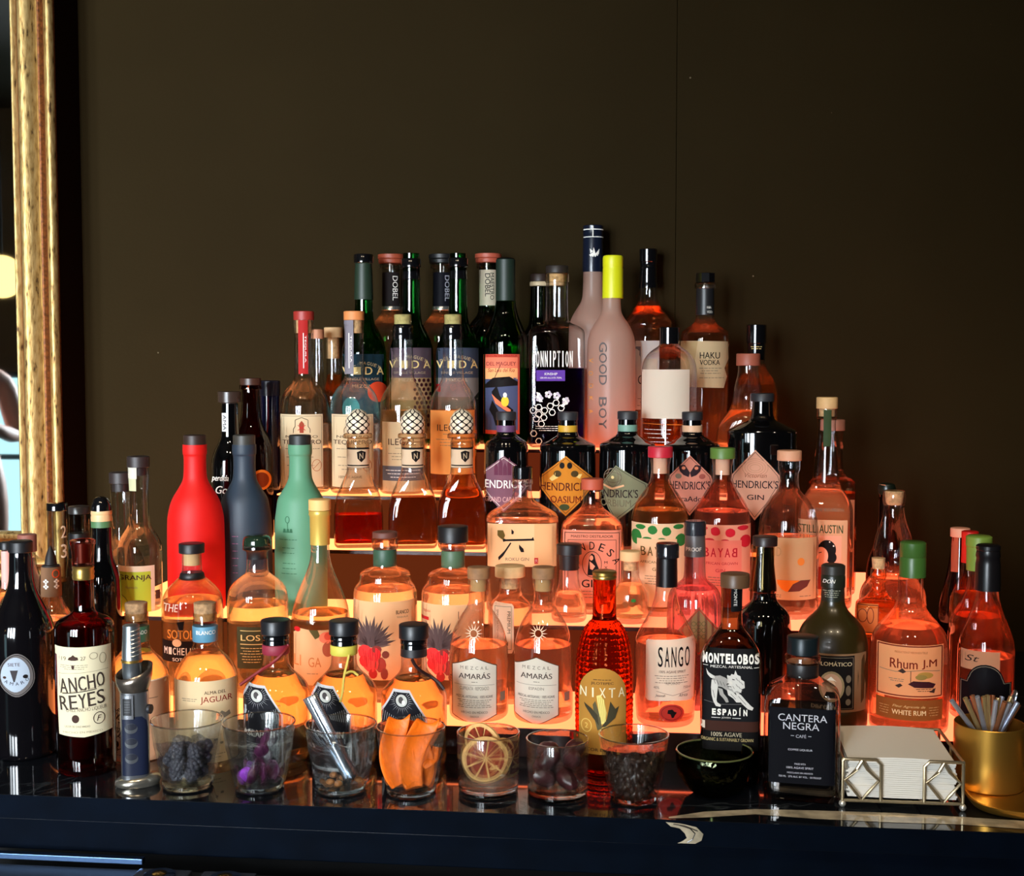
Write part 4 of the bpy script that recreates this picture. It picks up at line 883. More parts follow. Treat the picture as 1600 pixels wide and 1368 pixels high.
b.part('stopper', [(835, 14), (838, 20), (843, 22), (848, 22.5), (851, 22.5)], M((24, 40, 28), 0.1, coat=0.6), smooth=1); b.cap(849, 858, 22.5, glass((1, .93, .8), 0.8), 'stopper_ring'); b.part('stopper_stem', [(857, 20), (862, 16.5), (872, 16)], BK)
o = RE(370, 979, 412, 1044, ink((60, 58, 36)), 0) + LI([(375, 985), (410, 985)], 1, iGo) + T('LOS', 391, 996, 30, 9, iGo, bold=0.03) + LI([(375, 1006), (410, 1006)], 1.2, iGo) + FI(375, 1010, 410, 1036, 6, iGo) 
b.art(o)
b = Bottle('tall slender necked bottle with gold foil and pale stopper, floral label', 501, 'b1', [(848, 14), (870, 15), (885, 19), (900, 25), (920, 34), (942, 42), (962, 46), (985, 47), (1060, 47)], CL, liq=(liquid((0.99, 0.86, 0.66)), 955))
b.part('stopper', [(779, 15), (780, 17.5), (796, 17.5)], M((224, 176, 108), 0.6)); b.part('foil', [(796, 15), (797, 17.3), (800, 17), (803, 17.6), (806, 16), (850, 15.3)], M((206, 176, 84), 0.35, 0.4))
o = PO([(458, 990), (468, 982), (484, 984), (500, 992), (516, 984), (534, 994), (545, 1000), (545, 1070), (458, 1070)], paper((228, 190, 140)), 0) + EL(464, 984, 5, 4, iR) + PO([(482, 984), (496, 984), (500, 994), (492, 998)], ink((80, 76, 40))) + EL(510, 996, 12, 9, ink((226, 120, 90))) + EL(512, 994, 6, 6, ink((200, 80, 60)), 2) + EL(512, 1014, 9, 12, ink((150, 80, 56))) + T('LI', 464, 1032, 11, 17, ink((200, 128, 70))) + T('GA', 491, 1034, 20, 15, ink((190, 120, 66))) + FI(478, 1050, 498, 1054, 1, iG)
b.art(o)
def pineapple(label, cx, y0, stm, lx0, lx1, ly0, corner):
    b = Bottle(label, cx, 'b1', [(y0 + 12, 17), (y0 + 27, 17.5), (y0 + 54, 18), (y0 + 57, 24), (y0 + 61, 36), (y0 + 66, 40), (y0 + 76, 40.5), (y0 + 80, 43), (y0 + 86, 48), (y0 + 95, 50.5), (1060, 50.5)], CL, liq=(PEA, y0 + 88), smooth=1, group='bottles with red heart and agave labels')
    b.cap(y0, y0 + 9, 19.5, M((96, 52, 40), 0.6), 'stopper'); b.cap(y0 + 9, y0 + 26, 20.5, glass((1, .88, .8), 0.8), 'lip')
    b.part('neck_label', [(y0 + 27, 18), (y0 + 28, 18.6), (y0 + 52, 18.6), (y0 + 53, 18)], stm)
    o = RE(lx0, ly0, lx1, 1062, paper((236, 198, 148)), 0)
    px, py = cx - 24, ly0 + 68
    for i in range(21):
        a = R_(-88 + i * 8.8); ln = 40 + (8 if i % 2 else 0) - abs(i - 10) * 0.7
        dx, dy_ = math.sin(a), -math.cos(a); nx, ny = -dy_, dx
        o += PO([(px + nx * 3.4, py + ny * 3.4), (px + dx * ln * 0.6 + nx * 3.0, py + dy_ * ln * 0.6 + ny * 3.0), (px + dx * ln, py + dy_ * ln), (px + dx * ln * 0.6 - nx * 3.0, py + dy_ * ln * 0.6 - ny * 3.0), (px - nx * 3.4, py - ny * 3.4)], ink((74, 62, 62)) if i % 2 else ink((100, 86, 80)), 1 + i % 2)
    for dx, dy_, rx, ry, c in ((-8, 12, 12, 12, (222, 50, 50)), (6, 14, 11, 11, (214, 40, 44)), (0, 28, 13, 14, (226, 60, 54)), (-10, 26, 8, 9, (206, 40, 40)), (16, 30, 9, 12, (150, 60, 50)), (10, 6, 8, 6, (120, 50, 44)), (24, 14, 6, 6, (110, 56, 46)), (4, 44, 7, 8, (160, 40, 36)), (22, 44, 6, 9, (130, 60, 50))):
        o += EL(px + dx, py + dy_, rx, ry, ink(c), 3, 10)
    for k in range(8): o += LI([(px - 12 + k * 4, py + 6 + (k % 3) * 3), (px - 8 + k * 3, py + 24 + (k % 2) * 12)], 0.7, ink((110, 26, 30)), 4)
    if corner == 'r': o += T('BLANCO', cx + 27, ly0 + 17, 20, 6, iD, bold=0.02) + T('TEQUILA', cx + 27, ly0 + 25, 18, 3, iG)
    else: o += T('TEQUILA', cx - 42, ly0 + 12, 12, 4, iR) + RE(lx0, ly0 + 21, lx0 + 12, ly0 + 26, iR) + RE(cx + 8, ly0 + 10, cx + 9, ly0 + 28, iD)
    b.art(o); return b
pineapple('bottle with agave and red heart label and green neck label, left one of its pair', 602, 830, M((44, 76, 56), 0.5), 551, 653, 940, 'r')
b = pineapple('bottle with agave and red heart label under black stopper, right one of its pair', 708, 832, M((70, 96, 70), 0.5), 657, 757, 945, 'l')
b.cap(821, 846, 24, BK, 'stopper_top')
b = Bottle('clear bottle with wide pale wooden stopper and rounded white label', 797, 'b1', [(900, 17), (926, 17.5), (932, 22), (940, 31), (950, 35), (1060, 35.5)], CL, liq=(PEA, 945))
b.cap(883, 900, 24, M((212, 172, 120), 0.7, var=0.15, bscale=60), 'stopper'); b.part('cork', [(900, 14), (918, 14)], CORK)
o = PO([(769, 950), (771, 945), (774, 942), (800, 944), (803, 948), (803, 1014), (800, 1020), (774, 1021), (770, 1018)], paper((240, 206, 170)), 0) + LI([(773, 948), (799, 948), (799, 1014), (773, 1014)], 0.7, iG, 1, True) + T('KIN', 786, 1005, 15, 6, iB, bold=0.03) + T('SMALL BATCH GIN', 777, 975, 44, 3.5, iD, rot=90) + T('PREMIUM', 795, 972, 34, 5, iD, rot=90)
b.art(o)
rib = lambda t, z: 1 + 0.018 * math.cos(t * 22)
b = Bottle('fluted violet glass bottle with silver grey neck foil and diamond label', 1085, 'b1', [(868, 16), (900, 16.5), (906, 20), (913, 30), (922, 38), (936, 42), (960, 43), (1060, 43)], glass((0.86, 0.72, 0.82), 0.5), liq=(liquid((0.96, 0.80, 0.86)), 918), mod=rib, seg=88)
b.part('cap', [(813, 15), (815, 17.3), (835, 17.3)], M((36, 36, 42), 0.2, coat=0.5)); b.part('foil', [(834, 15.6), (850, 16.4), (868, 17)], M((96, 92, 92), 0.4, 0.3)); _p = b.prof; b.prof = b.prof + [(b.zp(812), 17.3 * b.s, 2)]; b.art(T('PROOF', 1083, 858, 24, 6, iW, bold=0.02), 'foil_print', zoff=0.0006); b.prof = _p
b.art(PO([(1092, 948), (1124, 985), (1092, 1024), (1060, 985)], paper((150, 130, 90)), 0) + LI([(1092, 951), (1121, 985), (1092, 1021), (1063, 985)], 1.2, iR, 1, True) + sum([RG(1084 + (i % 3) * 8, 974 + (i // 3) * 10, 3.4, 3.4, 0.8, ink((90, 96, 60)), 1, 10) for i in range(9)], []))
b = Bottle('glossy black round shouldered bottle with clear flared neck and black cap', 1194, 'b1', [(852, 13), (875, 14), (900, 17), (922, 19.5), (924, 18), (936, 19), (942, 24), (950, 34), (962, 41), (985, 43), (1060, 43)], BLKG, seg=40)
b.cap(837, 852, 19.5, M((40, 26, 24), 0.4), 'stopper'); b.part('neck_sleeve', [(851, 17.5), (853, 17.8), (880, 17.8), (905, 20.5), (922, 21.5)], glass((1.0, 0.86, 0.55), 0.7), dx=-3)
b = Bottle('square embossed amber glass bottle with cork, behind the green capped rum bottle', 1371, 'b1', [(887, 11), (900, 13), (905, 10), (908, 14), (912, 10), (925, 13), (935, 22, 2.5), (940, 32, 4), (946, 35, 6), (1060, 35, 6)], glass((1.0, 0.75, 0.5), 0.5), dr=0.9, liq=(liquid((1.0, 0.78, 0.5), 1.0), 944), seg=48)
b.part('cork', [(871, 10.5), (888, 9)], CORK)
b.art(RE(1338, 944, 1372, 990, ink((214, 116, 60)), 0) + RG(1348, 962, 7, 10, 1.2, ink((120, 50, 30))) + RG(1360, 962, 5, 12, 1.2, ink((120, 50, 30))) + LI([(1340, 946), (1372, 946), (1372, 988), (1340, 988)], 1.2, ink((120, 50, 30)), 1, True))
# left end of the first step, rear
b = Bottle('clear bottle with black cap and large white numerals 2 and 3', 92, 'b1', [(797, 15), (870, 15.5), (885, 20), (897, 28), (915, 30), (1060, 30)], glass((.8, .84, .8), 0.4), liq=(liquid((0.4, 0.3, 0.2)), 905))
b.cap(785, 797, 15.8, BKG); b.art(T('2', 101, 831, 8, 19, ink((200, 170, 140)), bold=0.02) + T('3', 101, 861, 8, 21, ink((200, 170, 140)), bold=0.02), 'numerals')
b = Bottle('clear necked bottle with black sleeve, second from the gold frame', 126, 'b1', [(800, 16), (832, 16), (850, 16), (880, 20), (900, 22), (1060, 23)], glass((.6, .62, .6), 0.4), Y=1.972); b.cap(790, 802, 16.2, M((48, 42, 40), 0.3)); b.part('sleeve', [(832, 16.6), (870, 17)], BK)
b = Bottle('dark bottle with domed black cap over tan and green bands', 161, 'b1', [(823, 15.5), (870, 16), (890, 24), (905, 29), (1060, 30)], BLKG, Y=1.90)
b.part('cap', [(775, 4), (777, 9), (782, 13), (789, 15.2), (797, 15.5)], BKG, smooth=1); b.part('band', [(797, 15.8), (802, 16.2), (803, 15.5), (808, 16.2), (813, 16)], M((206, 168, 120), 0.5)); b.part('band', [(813.2, 16), (822.8, 16)], M((70, 110, 70), 0.5))
b = Bottle('clear bottle with dusty pink cap behind the tall black bottle', 45, 'b1', [(861, 12), (880, 13), (905, 20), (930, 28), (1060, 30)], CL, liq=(PEA, 870), Y=1.90)
b.cap(834, 861, 14.5, M((130, 74, 60), 0.6)); b.art(RE(37, 862, 52, 882, paper((230, 140, 90)), 0), 'neck_label')
b = Bottle('slim pink necked bottle at far left behind the tall black bottle', 12, 'b1', [(858, 7), (915, 7.5), (930, 14), (945, 26), (1060, 27)], CL, liq=(PEA, 925), Y=1.84)
b.cap(846, 858, 10, BK); b.part('neck_wrap', [(860, 7.8), (918, 8.2)], M((206, 150, 140), 0.6))
b = Bottle('clear bottle with pointed dark cap and tan wrapped neck with white flowers', 82, 'a1', [(930, 14), (940, 18), (955, 27), (975, 34), (1000, 36), (1080, 36)], CL, liq=(PEA, 965))
b.part('cap', [(852, 0.6), (860, 5), (870, 8), (881, 9.5), (882, 13), (885, 14)], M((24, 16, 16), 0.6)); b.part('neck_wrap', [(884, 13.5), (886, 15), (930, 16)], M((120, 84, 56), 0.8))
o = sum([EL(x + 2.4 * math.cos(k * 1.57), y + 2.4 * math.sin(k * 1.57), 1.7, 1.7, iW, 1, 8) for x, y in ((74, 908), (74, 916), (90, 908), (90, 916)) for k in range(4)], []) + RG(89, 896, 5, 6, 1.4, ink((226, 80, 30)))
_p = b.prof; b.prof = b.prof + [(b.zp(885), 16.4 * b.s, 2)]; b.art(o, 'flower_print', zoff=0.0012); b.prof = _p
# right end
b = Bottle('conical dark red bottle with peach cap and paper strip, far right rear', 1498, 'b1', [(838, 12), (870, 15), (900, 20), (930, 27), (960, 32), (1060, 33)], glass((0.5, 0.06, 0.05), 0.5), liq=(liquid((0.5, 0.05, 0.04)), 870), Y=2.02)
b.cap(824, 838, 15, M((232, 160, 130), 0.6), 'stopper'); b.art(RE(1485, 840, 1496, 893, paper((220, 110, 80)), 0), 'paper_strip')
b = Bottle('amber bottle with peach topped red capsule between the peach and green capped ones', 1513, 'b1', [(875, 12), (900, 14), (920, 24), (940, 30), (1060, 31)], CL, liq=(AMB, 925), Y=1.945)
b.part('capsule', [(829, 11), (830, 13), (839, 13), (840, 12.4), (878, 13)], M((200, 30, 24), 0.4))
b = Bottle('clear bottle with lime green cap, behind the black capped one at far right', 1527, 'b1', [(888, 15), (920, 17), (940, 26), (958, 37), (975, 41), (1060, 41)], CL, liq=(liquid((0.9, 0.55, 0.35)), 960), Y=1.872)
b.part('cap', [(836, 17), (838, 20), (852, 20), (853, 19), (890, 18.5)], M((120, 150, 60), 0.4), label='lime green cap')
# ================================================================== first step, front row
def amaras(label, cx, lx, name2, emb):
    b = Bottle(label, cx, 'a1', [(903, 17), (912, 17.5), (916, 15.5), (938, 15.5), (948, 19), (960, 28), (975, 37), (992, 43), (1012, 46.5), (1035, 47), (1080, 47)], CL, liq=(liquid((0.99, 0.86, 0.74)), 1005), group='cork topped bottles with pointed white labels')
    b.cap(885, 903, 18, M((136, 96, 60), 0.7, var=0.2, bscale=80), 'stopper'); b.part('cork', [(903, 13), (922, 13)], M((170, 130, 80), 0.8))
    L_, R2, t = lx - 36, lx + 36, 1026
    out_ = [(L_, 1040), (lx, t), (R2, 1040), (R2, 1118), (lx, 1134), (L_, 1120)]
    o = PO(out_, paper((84, 62, 44)), 0) + PO([(lx + (x - lx) * 0.965, 1080 + (y - 1080) * 0.975) for x, y in out_], paper((232, 222, 204)), 1)
    for i, ch in enumerate('MEZCAL'): o += T(ch, lx - 20 + i * 8, 1043 - abs(i - 2.5) * 0 , 4.5, 5, iG, l=2)
    o += T('AMARÁS', lx, 1055, 50, 10.5, ink((70, 56, 50)), bold=0.025, l=2) + FI(lx - 5, 1064, lx + 5, 1066, 1, iG, 2) + LI([(lx - 32, 1070), (lx + 32, 1070)], 0.5, iG, 2) + T(name2, lx, 1075, 46 if len(name2) > 8 else 24, 5.5, iG, l=2) + T('MEZCAL ARTESANAL · 100% AGAVE', lx, 1088, 58, 4, iD, l=2) + FI(lx - 28, 1092, lx + 28, 1106, 5, iG, 2) + T('HECHO EN MÉXICO', lx, 1112, 42, 4.5, iG, bold=0.02, l=2) + T('OAXACA', lx, 1119, 14, 3, iG, l=2)
    b.art(o)
    # sun moulded in the shoulder
    em = []
    for k in range(14):
        a = k * 0.4488; em += PO([(cx - 8 + 7 * math.cos(a - .12), 990 + 7 * math.sin(a - .12)), (cx - 8 + 15 * math.cos(a), 990 + 15 * math.sin(a)), (cx - 8 + 7 * math.cos(a + .12), 990 + 7 * math.sin(a + .12))], M((220, 190, 160), 0.15), 0)
    em += RG(cx - 8, 990, 6, 6, 1.4, M((220, 190, 160), 0.15), 0)
    b.art(em, 'moulded_sun'); b.art(RE(cx + 34, 1084, cx + 42, 1098, ink((120, 110, 96)), 0), 'tax_stamp'); return b
amaras('cork topped bottle with pointed white label, left of the identical pair', 748, 741, 'CUPREATA · REPOSADO', 1)
amaras('cork topped bottle with pointed white label, right of the identical pair', 849, 838, 'ESPADÍN', 1)
b = Bottle('clear conical shouldered bottle with cream label in tall thin black letters', 1040, 'a1', [(915, 16), (930, 17), (950, 23), (970, 34), (988, 44), (1000, 49), (1015, 50), (1095, 48), (1110, 46)], CL, liq=(liquid((1.0, 0.84, 0.70)), 1000))
b.part('cap', [(848, 17), (850, 18.2), (870, 18.2), (871, 16.5)], M((26, 26, 30), 0.12, coat=0.6), dx=2); b.part('foil', [(870, 16.4), (915, 17.2)], M((14, 12, 14), 0.3), dx=1)
o = PO([(1009, 1004), (1012, 1001), (1084, 998), (1088, 1002), (1085, 1092), (1081, 1096), (1050, 1094), (1012, 1096), (1008, 1092)], paper((232, 222, 198)), 0)
for i, ch in enumerate('SANGO'): o += T(ch, 1032 + i * 10.6, 1026, 7.4, 31, iB, bold=0.01)
o += T('100% AGAVE SPIRIT', 1051, 1049, 42, 4, iD) + FI(1022, 1054, 1078, 1068, 4, iG) + T('REPOSADO', 1052, 1067, 22, 4, iG) + T('40%', 1026, 1074, 9, 4, iG) + T('750ml', 1074, 1074, 11, 4, iG) + LI([(1026, 1080), (1052, 1086), (1078, 1080)], 0.6, iG) + T('Jesoosh', 1032, 1087, 16, 5, iD, shear=0.3) + T('Africa', 1068, 1086, 14, 5, iD, shear=0.3)
b.art(o)
af = [(1045, 1106), (1052, 1105), (1055, 1110), (1059, 1112), (1056, 1118), (1054, 1124), (1051, 1124), (1049, 1116), (1044, 1114)]
b.art(EL(1050, 1113, 20, 14, ink((176, 50, 40)), 0) + RG(1050, 1113, 16, 11, 0.7, ink((90, 20, 20))) + PO([(x - 0.5, 1113.5 + (y - 1114) * 0.7) for x, y in af], iB, 2), 'oval_badge')
b = Bottle('broad dark olive bottle with brown green capsule and framed portrait label', 1300, 'a1', [(936, 18), (946, 20), (956, 27), (966, 38), (978, 48), (994, 54), (1012, 56), (1100, 56)], M((46, 36, 12), 0.3, coat=0.2, name='olive_glass'), seg=44)
b.part('cap', [(881, 16), (883, 18.6), (896, 18.6)], M((44, 42, 36), 0.4)); b.part('capsule', [(896, 17.6), (899, 19), (916, 19), (917, 17.8), (937, 18.6)], M((34, 36, 26), 0.3))
o = T('DON', 1294, 908, 20, 6, iW, shear=0.3, bold=.02) + FI(1284, 921, 1312, 934, 4, ink((170, 170, 150)))
_p = b.prof; b.prof = b.prof + [(b.zp(880), 19 * b.s, 2)]; b.art(o, 'capsule_print', zoff=0.0006); b.prof = _p
o = RE(1249, 1021, 1353, 1112, paper((170, 130, 96)), 0) + RE(1250, 1024, 1335, 1108, ink((24, 20, 20)), 1) + LI([(1252, 1027), (1333, 1027), (1333, 1106), (1252, 1106)], 0.8, iG, 2, True) + T('DIPLOMÁTICO', 1300, 1036, 62, 7.5, ink((214, 196, 160)), bold=0.02, l=3) + EL(1300, 1072, 20, 24, ink((150, 132, 100)), 2) + EL(1300, 1072, 16.5, 20.5, ink((188, 150, 124)), 3) + EL(1299, 1070, 7, 9, ink((214, 180, 150)), 4) + PO([(1290, 1064), (1299, 1056), (1308, 1064), (1304, 1062), (1294, 1062)], iW, 5) + PO([(1288, 1090), (1292, 1080), (1308, 1080), (1312, 1090)], iB, 4) + EL(1326, 1060, 4, 6, iG, 2) + EL(1326, 1078, 4, 8, iG, 2) + EL(1326, 1096, 4, 5, iG, 2)
b.art(o)
b = Bottle('broad clear rum bottle with green cap and picture label above a brown band', 1421, 'a1', [(899, 19), (918, 19.5), (935, 20), (948, 24), (960, 33), (974, 46), (988, 56), (1004, 60), (1020, 61), (1100, 61)], CL, liq=(liquid((1.0, 0.84, 0.70)), 975), seg=44)
b.part('cap', [(845, 17), (847, 20), (868, 20.3), (869, 19.6), (871, 20.3), (900, 20.3)], M((62, 100, 40), 0.35), dx=3, label='green screw cap')
rx0, rx1 = 1371, 1473; fc = ink((110, 30, 20))
o = RE(rx0, 1008, rx1, 1090, paper((246, 176, 120)), 0) + LI([(rx0 + 2, 1010), (rx1 - 2, 1010), (rx1 - 2, 1087), (rx0 + 2, 1087)], 1.8, fc, 1, True)
x = rx0 + 24
o += T('Rhum', 1413, 1037, 42, 15, ink((120, 34, 20)), bold=0.025) + T('J.M', 1452, 1037, 22, 15, ink((120, 34, 20)), bold=0.025) + LI([(1376, 1048), (1400, 1050), (1440, 1046), (1468, 1048)], 0.8, iG) + PO([(1404, 1049), (1411, 1044), (1417, 1049), (1412, 1052)], iD) + LI([(1424, 1048), (1424, 1066)], 1, iD)
o += PO([(1420, 1068), (1428, 1063), (1452, 1064), (1462, 1068), (1458, 1074), (1430, 1073)], ink((60, 24, 30)), 2) + EL(1446, 1054, 12, 5, ink((176, 130, 60))) + EL(1440, 1057, 9, 4, ink((150, 120, 60)), 2) + PO([(1400, 1072), (1408, 1068), (1412, 1071), (1406, 1075)], iD) + PO([(1452, 1080), (1462, 1074), (1460, 1082)], iD) + FI(1432, 1074, 1460, 1080, 2, iD) + FI(1390, 1060, 1416, 1066, 2, iG)
o += T('PRODUCTION ET MISE EN BOUTEILLE', 1424, 1019, 50, 3, ink((160, 90, 50)))
o += RE(rx0, 1093, rx1, 1125, paper((150, 92, 44)), 0) + T('Fleur Agricole de', 1422, 1104, 50, 5, ink((220, 170, 110)), shear=0.3) + T('WHITE RUM', 1422, 1113, 52, 7.5, ink((236, 196, 140)), bold=0.03) + FI(1376, 1103, 1392, 1119, 4, ink((200, 150, 90))) + FI(1452, 1103, 1468, 1119, 4, ink((200, 150, 90)))
b.art(o)
b = Bottle('clear conical bottle with black capsule and black domed label, front at far right', 1541, 'a1', [(921, 16), (935, 18), (955, 24), (975, 32), (992, 39), (1008, 42.5), (1030, 43), (1100, 43)], CL, liq=(liquid((0.95, 0.78, 0.66)), 1022))
b.part('capsule', [(850, 16), (852, 18.5), (858, 18.5), (859, 17.5), (868, 19), (871, 17.5), (880, 19), (921, 20)], M((18, 16, 18), 0.3))
o = RE(1503, 1018, 1562, 1048, paper((224, 170, 130), .5), 0) + T('St', 1520, 1030, 22, 10, iD, shear=0.3)
arc = [(1502, 1066), (1512, 1066), (1514, 1060)] + [(1541 + 26 * math.cos(R_(a)), 1062 + 24 * math.sin(R_(a))) for a in range(190, 351, 16)] + [(1568, 1060), (1570, 1066), (1580, 1066), (1580, 1130), (1502, 1130)]
o += PO(arc, ink((14, 12, 16)), 1) + LI([(1541 + (x - 1541) * 0.95, 1095 + (y - 1095) * 0.95) for x, y in arc], 1.0, iG, 2, True)
b.art(o)
# ================================================================== on the counter
b = Bottle('tall black bottle with round silver badge, far left of the counter', 36, 'c1', [(862, 17), (868, 17.5), (900, 18), (920, 22), (938, 30), (955, 39), (972, 46), (990, 49), (1190, 49)], M((8, 7, 9), 0.07, coat=0.6, name='black_glass'), Y=1.69)
b.part('cap', [(844, 16), (846, 18.5), (861, 18.5), (862, 17.5)], BK)
wob = [(26 + 27 * (1 + 0.03 * math.sin(3 * a)) * math.cos(a), 1054 + 33 * (1 + 0.03 * math.cos(4 * a)) * math.sin(a)) for a in [k * 0.2094 for k in range(30)]]
o = PO(wob, ink((92, 86, 84)), 0) + LI([(26 + (x - 26) * 0.93, 1054 + (y - 1054) * 0.93) for x, y in wob], 1.0, iB, 1, True) + PO([(24 + (x - 26) * 0.80, 1053 + (y - 1054) * 0.80) for x, y in wob], ink((150, 160, 172)), 2)
o += T('SIETE', 22, 1037, 18, 5, iD, l=3) + PO([(16, 1046), (28, 1046), (26, 1053), (23, 1056), (23, 1064), (21, 1064), (21, 1056), (18, 1053)], ink((54, 50, 52)), 3) + EL(39, 1056, 4, 3, iB, 3) + EL(8, 1057, 2.6, 2, iD, 3) + AT('AMARO', 24, 1040, 27, 210, 140, 5, ink((50, 50, 56)), 5, l=3)
b.art(o, 'badge')
b = Bottle('dark red bottle with square shoulders and large cream label dated 1927', 133, 'c1', [(904, 15), (948, 15.5), (955, 18), (960, 26), (964, 36), (970, 43), (980, 46), (1190, 46)], glass((0.55, 0.05, 0.05), 0.5, 0, 1.3), liq=(liquid((0.42, 0.02, 0.015)), 912), Y=1.630)
b.part('stopper', [(842, 15), (843, 19.5), (848, 20), (852, 18), (870, 16.5), (882, 17)], glass((0.95, 0.5, 0.4), 0.45)); b.part('stopper_core', [(848, 12), (878, 12)], M((60, 20, 14), 0.3)); b.part('gold_ring', [(883, 15), (885, 17), (889, 16), (893, 17.3), (897, 16.2), (900, 17), (904, 16)], GLD)
o = PO([(88, 1010), (173, 1011), (173, 1145), (130, 1151), (92, 1148)], paper((222, 210, 176), 0.2), 0); c1_ = ink((60, 50, 44)); c2_ = ink((150, 138, 112))
o += T('19', 101, 1028, 7, 6, iG, bold=.02) + PO([(107, 1030), (109, 1026), (112, 1025), (115, 1022), (118, 1025), (122, 1026), (123, 1030), (118, 1031), (112, 1031)], iD) + T('27', 130, 1028, 8, 6, iG, bold=.02) + RG(146, 1025, 6, 5, 1, c2_) + RG(160, 1030, 5, 8, 1, c2_) + FI(95, 1037, 138, 1046, 3, c2_) + PO([(112, 1038), (117, 1038), (116, 1045), (113, 1045)], iD) + LI([(92, 1052), (168, 1048)], 0.6, c2_)
for i, ch in enumerate('ANCHO'): o += T(ch, 100 + i * 14, 1071 - i * 2, 11.5, 23, c1_, rot=-5, bold=0.03) + LI([(96 + i * 14, 1082 - i * 2), (104 + i * 14, 1081 - i * 2)], 1.2, c2_, 2)
o += LI([(98, 1083), (150, 1077)], 1.4, c1_)
for i, ch in enumerate('REYES'): o += T(ch, 100 + i * 14, 1098 - i * 2, 11.5, 22, c1_, rot=-5, bold=0.03)
o += T('CHILE ANCHO LIQUEUR', 134, 1108, 62, 7, iG, rot=-2) + EL(117, 1122, 5.6, 6.4, iD) + RG(153, 1123, 8.5, 9, 1.2, iD) + T('F', 153, 1123, 7, 9, iD, shear=0.3, bold=.03) + T('LICOR DE CHILE ANCHO', 120, 1134, 38, 3, iG) + T('HECHO EN MEXICO', 128, 1143, 60, 3, c2_)
b.art(o)
def jaguar(label, cx, band, word, lx0, lx1, lc, art2, Y, dx=0):
    b = Bottle(label, cx, 'c1', [(968, 18), (976, 19), (1002, 19), (1012, 21), (1020, 28), (1032, 40), (1046, 48), (1062, 50.5), (1190, 50.5)], CL, liq=(liquid((0.99, 0.9, 0.68), 0.9), 1016), Y=Y, group='corked bottles with cream wraparound labels')
    b.part('cork', [(940, 15), (941, 17.5), (955, 17), (968, 16)], M((150, 116, 80), 0.85, var=0.4, bscale=160, bump=0.6)); b.cap(956, 972, 18.5, glass((1, .9, .75), 0.7), 'lip')
    b.part('neck_label', [(976, 19.4), (977, 20), (999, 20), (1000, 19.4)], M(band, 0.5)); _p = b.prof; b.prof = b.prof + [(b.zp(974), 20.4 * b.s, 2)]
    b.art(T(word, cx + 1, 988, 30, 6, iW, bold=0.01), 'neck_print', zoff=0.0012); b.prof = _p
    n = 40; top = [(lx0 + (lx1 - lx0) * k / n, 1065 + (0.8 if k % 2 else -0.8)) for k in range(n + 1)]
    o = PO(top + [(lx1, 1192), (lx0, 1192)], paper(lc, 0.3), 0) + art2
    b.art(o); return b
iJ = ink((132, 36, 24)); jg = [(338, 1118), (346, 1112), (352, 1116), (358, 1113), (360, 1120), (350, 1124)]
o = T('ALMA DEL', 336, 1082, 34, 5, iD, bold=.02) + T('JAGUAR', 338, 1094, 50, 12, iJ, bold=0.01) + FI(284, 1090, 308, 1096, 2, iG) + PO(jg, iG) + sum([EL(300 + 9 * i, 1150 + 6 * ((i * 7) % 3), 3, 2, iG, 1, 8) for i in range(6)], []) + FI(290, 1176, 352, 1186, 2, iG)
jaguar('corked bottle with light blue neck band and cream label with dark red name', 322, (84, 134, 158), 'BLANCO', 273, 371, (224, 202, 160), o, 1.69)
o = RE(205, 1066, 264, 1191, ink((176, 128, 96)), 1) + LI([(228, 1092), (246, 1092)], 0.8, iD, 2); rnd = random.Random(9)
for k in range(34):
    x, y = rnd.uniform(168, 196), rnd.uniform(1104, 1172); o += LI([(x, y), (x + rnd.uniform(-7, 7), y + rnd.uniform(-9, 9)), (x + rnd.uniform(-7, 7), y + rnd.uniform(-9, 9))], 1.0, iD, 1)
o += EL(172, 1164, 3, 4, iB) + EL(182, 1162, 3, 5, iB) + FI(166, 1178, 190, 1180, 1, iG)
jaguar('corked bottle with dark green neck band behind the kitchen torch', 215, (50, 92, 66), 'REPOSADO', 166, 263, (226, 214, 186), o, 1.703)
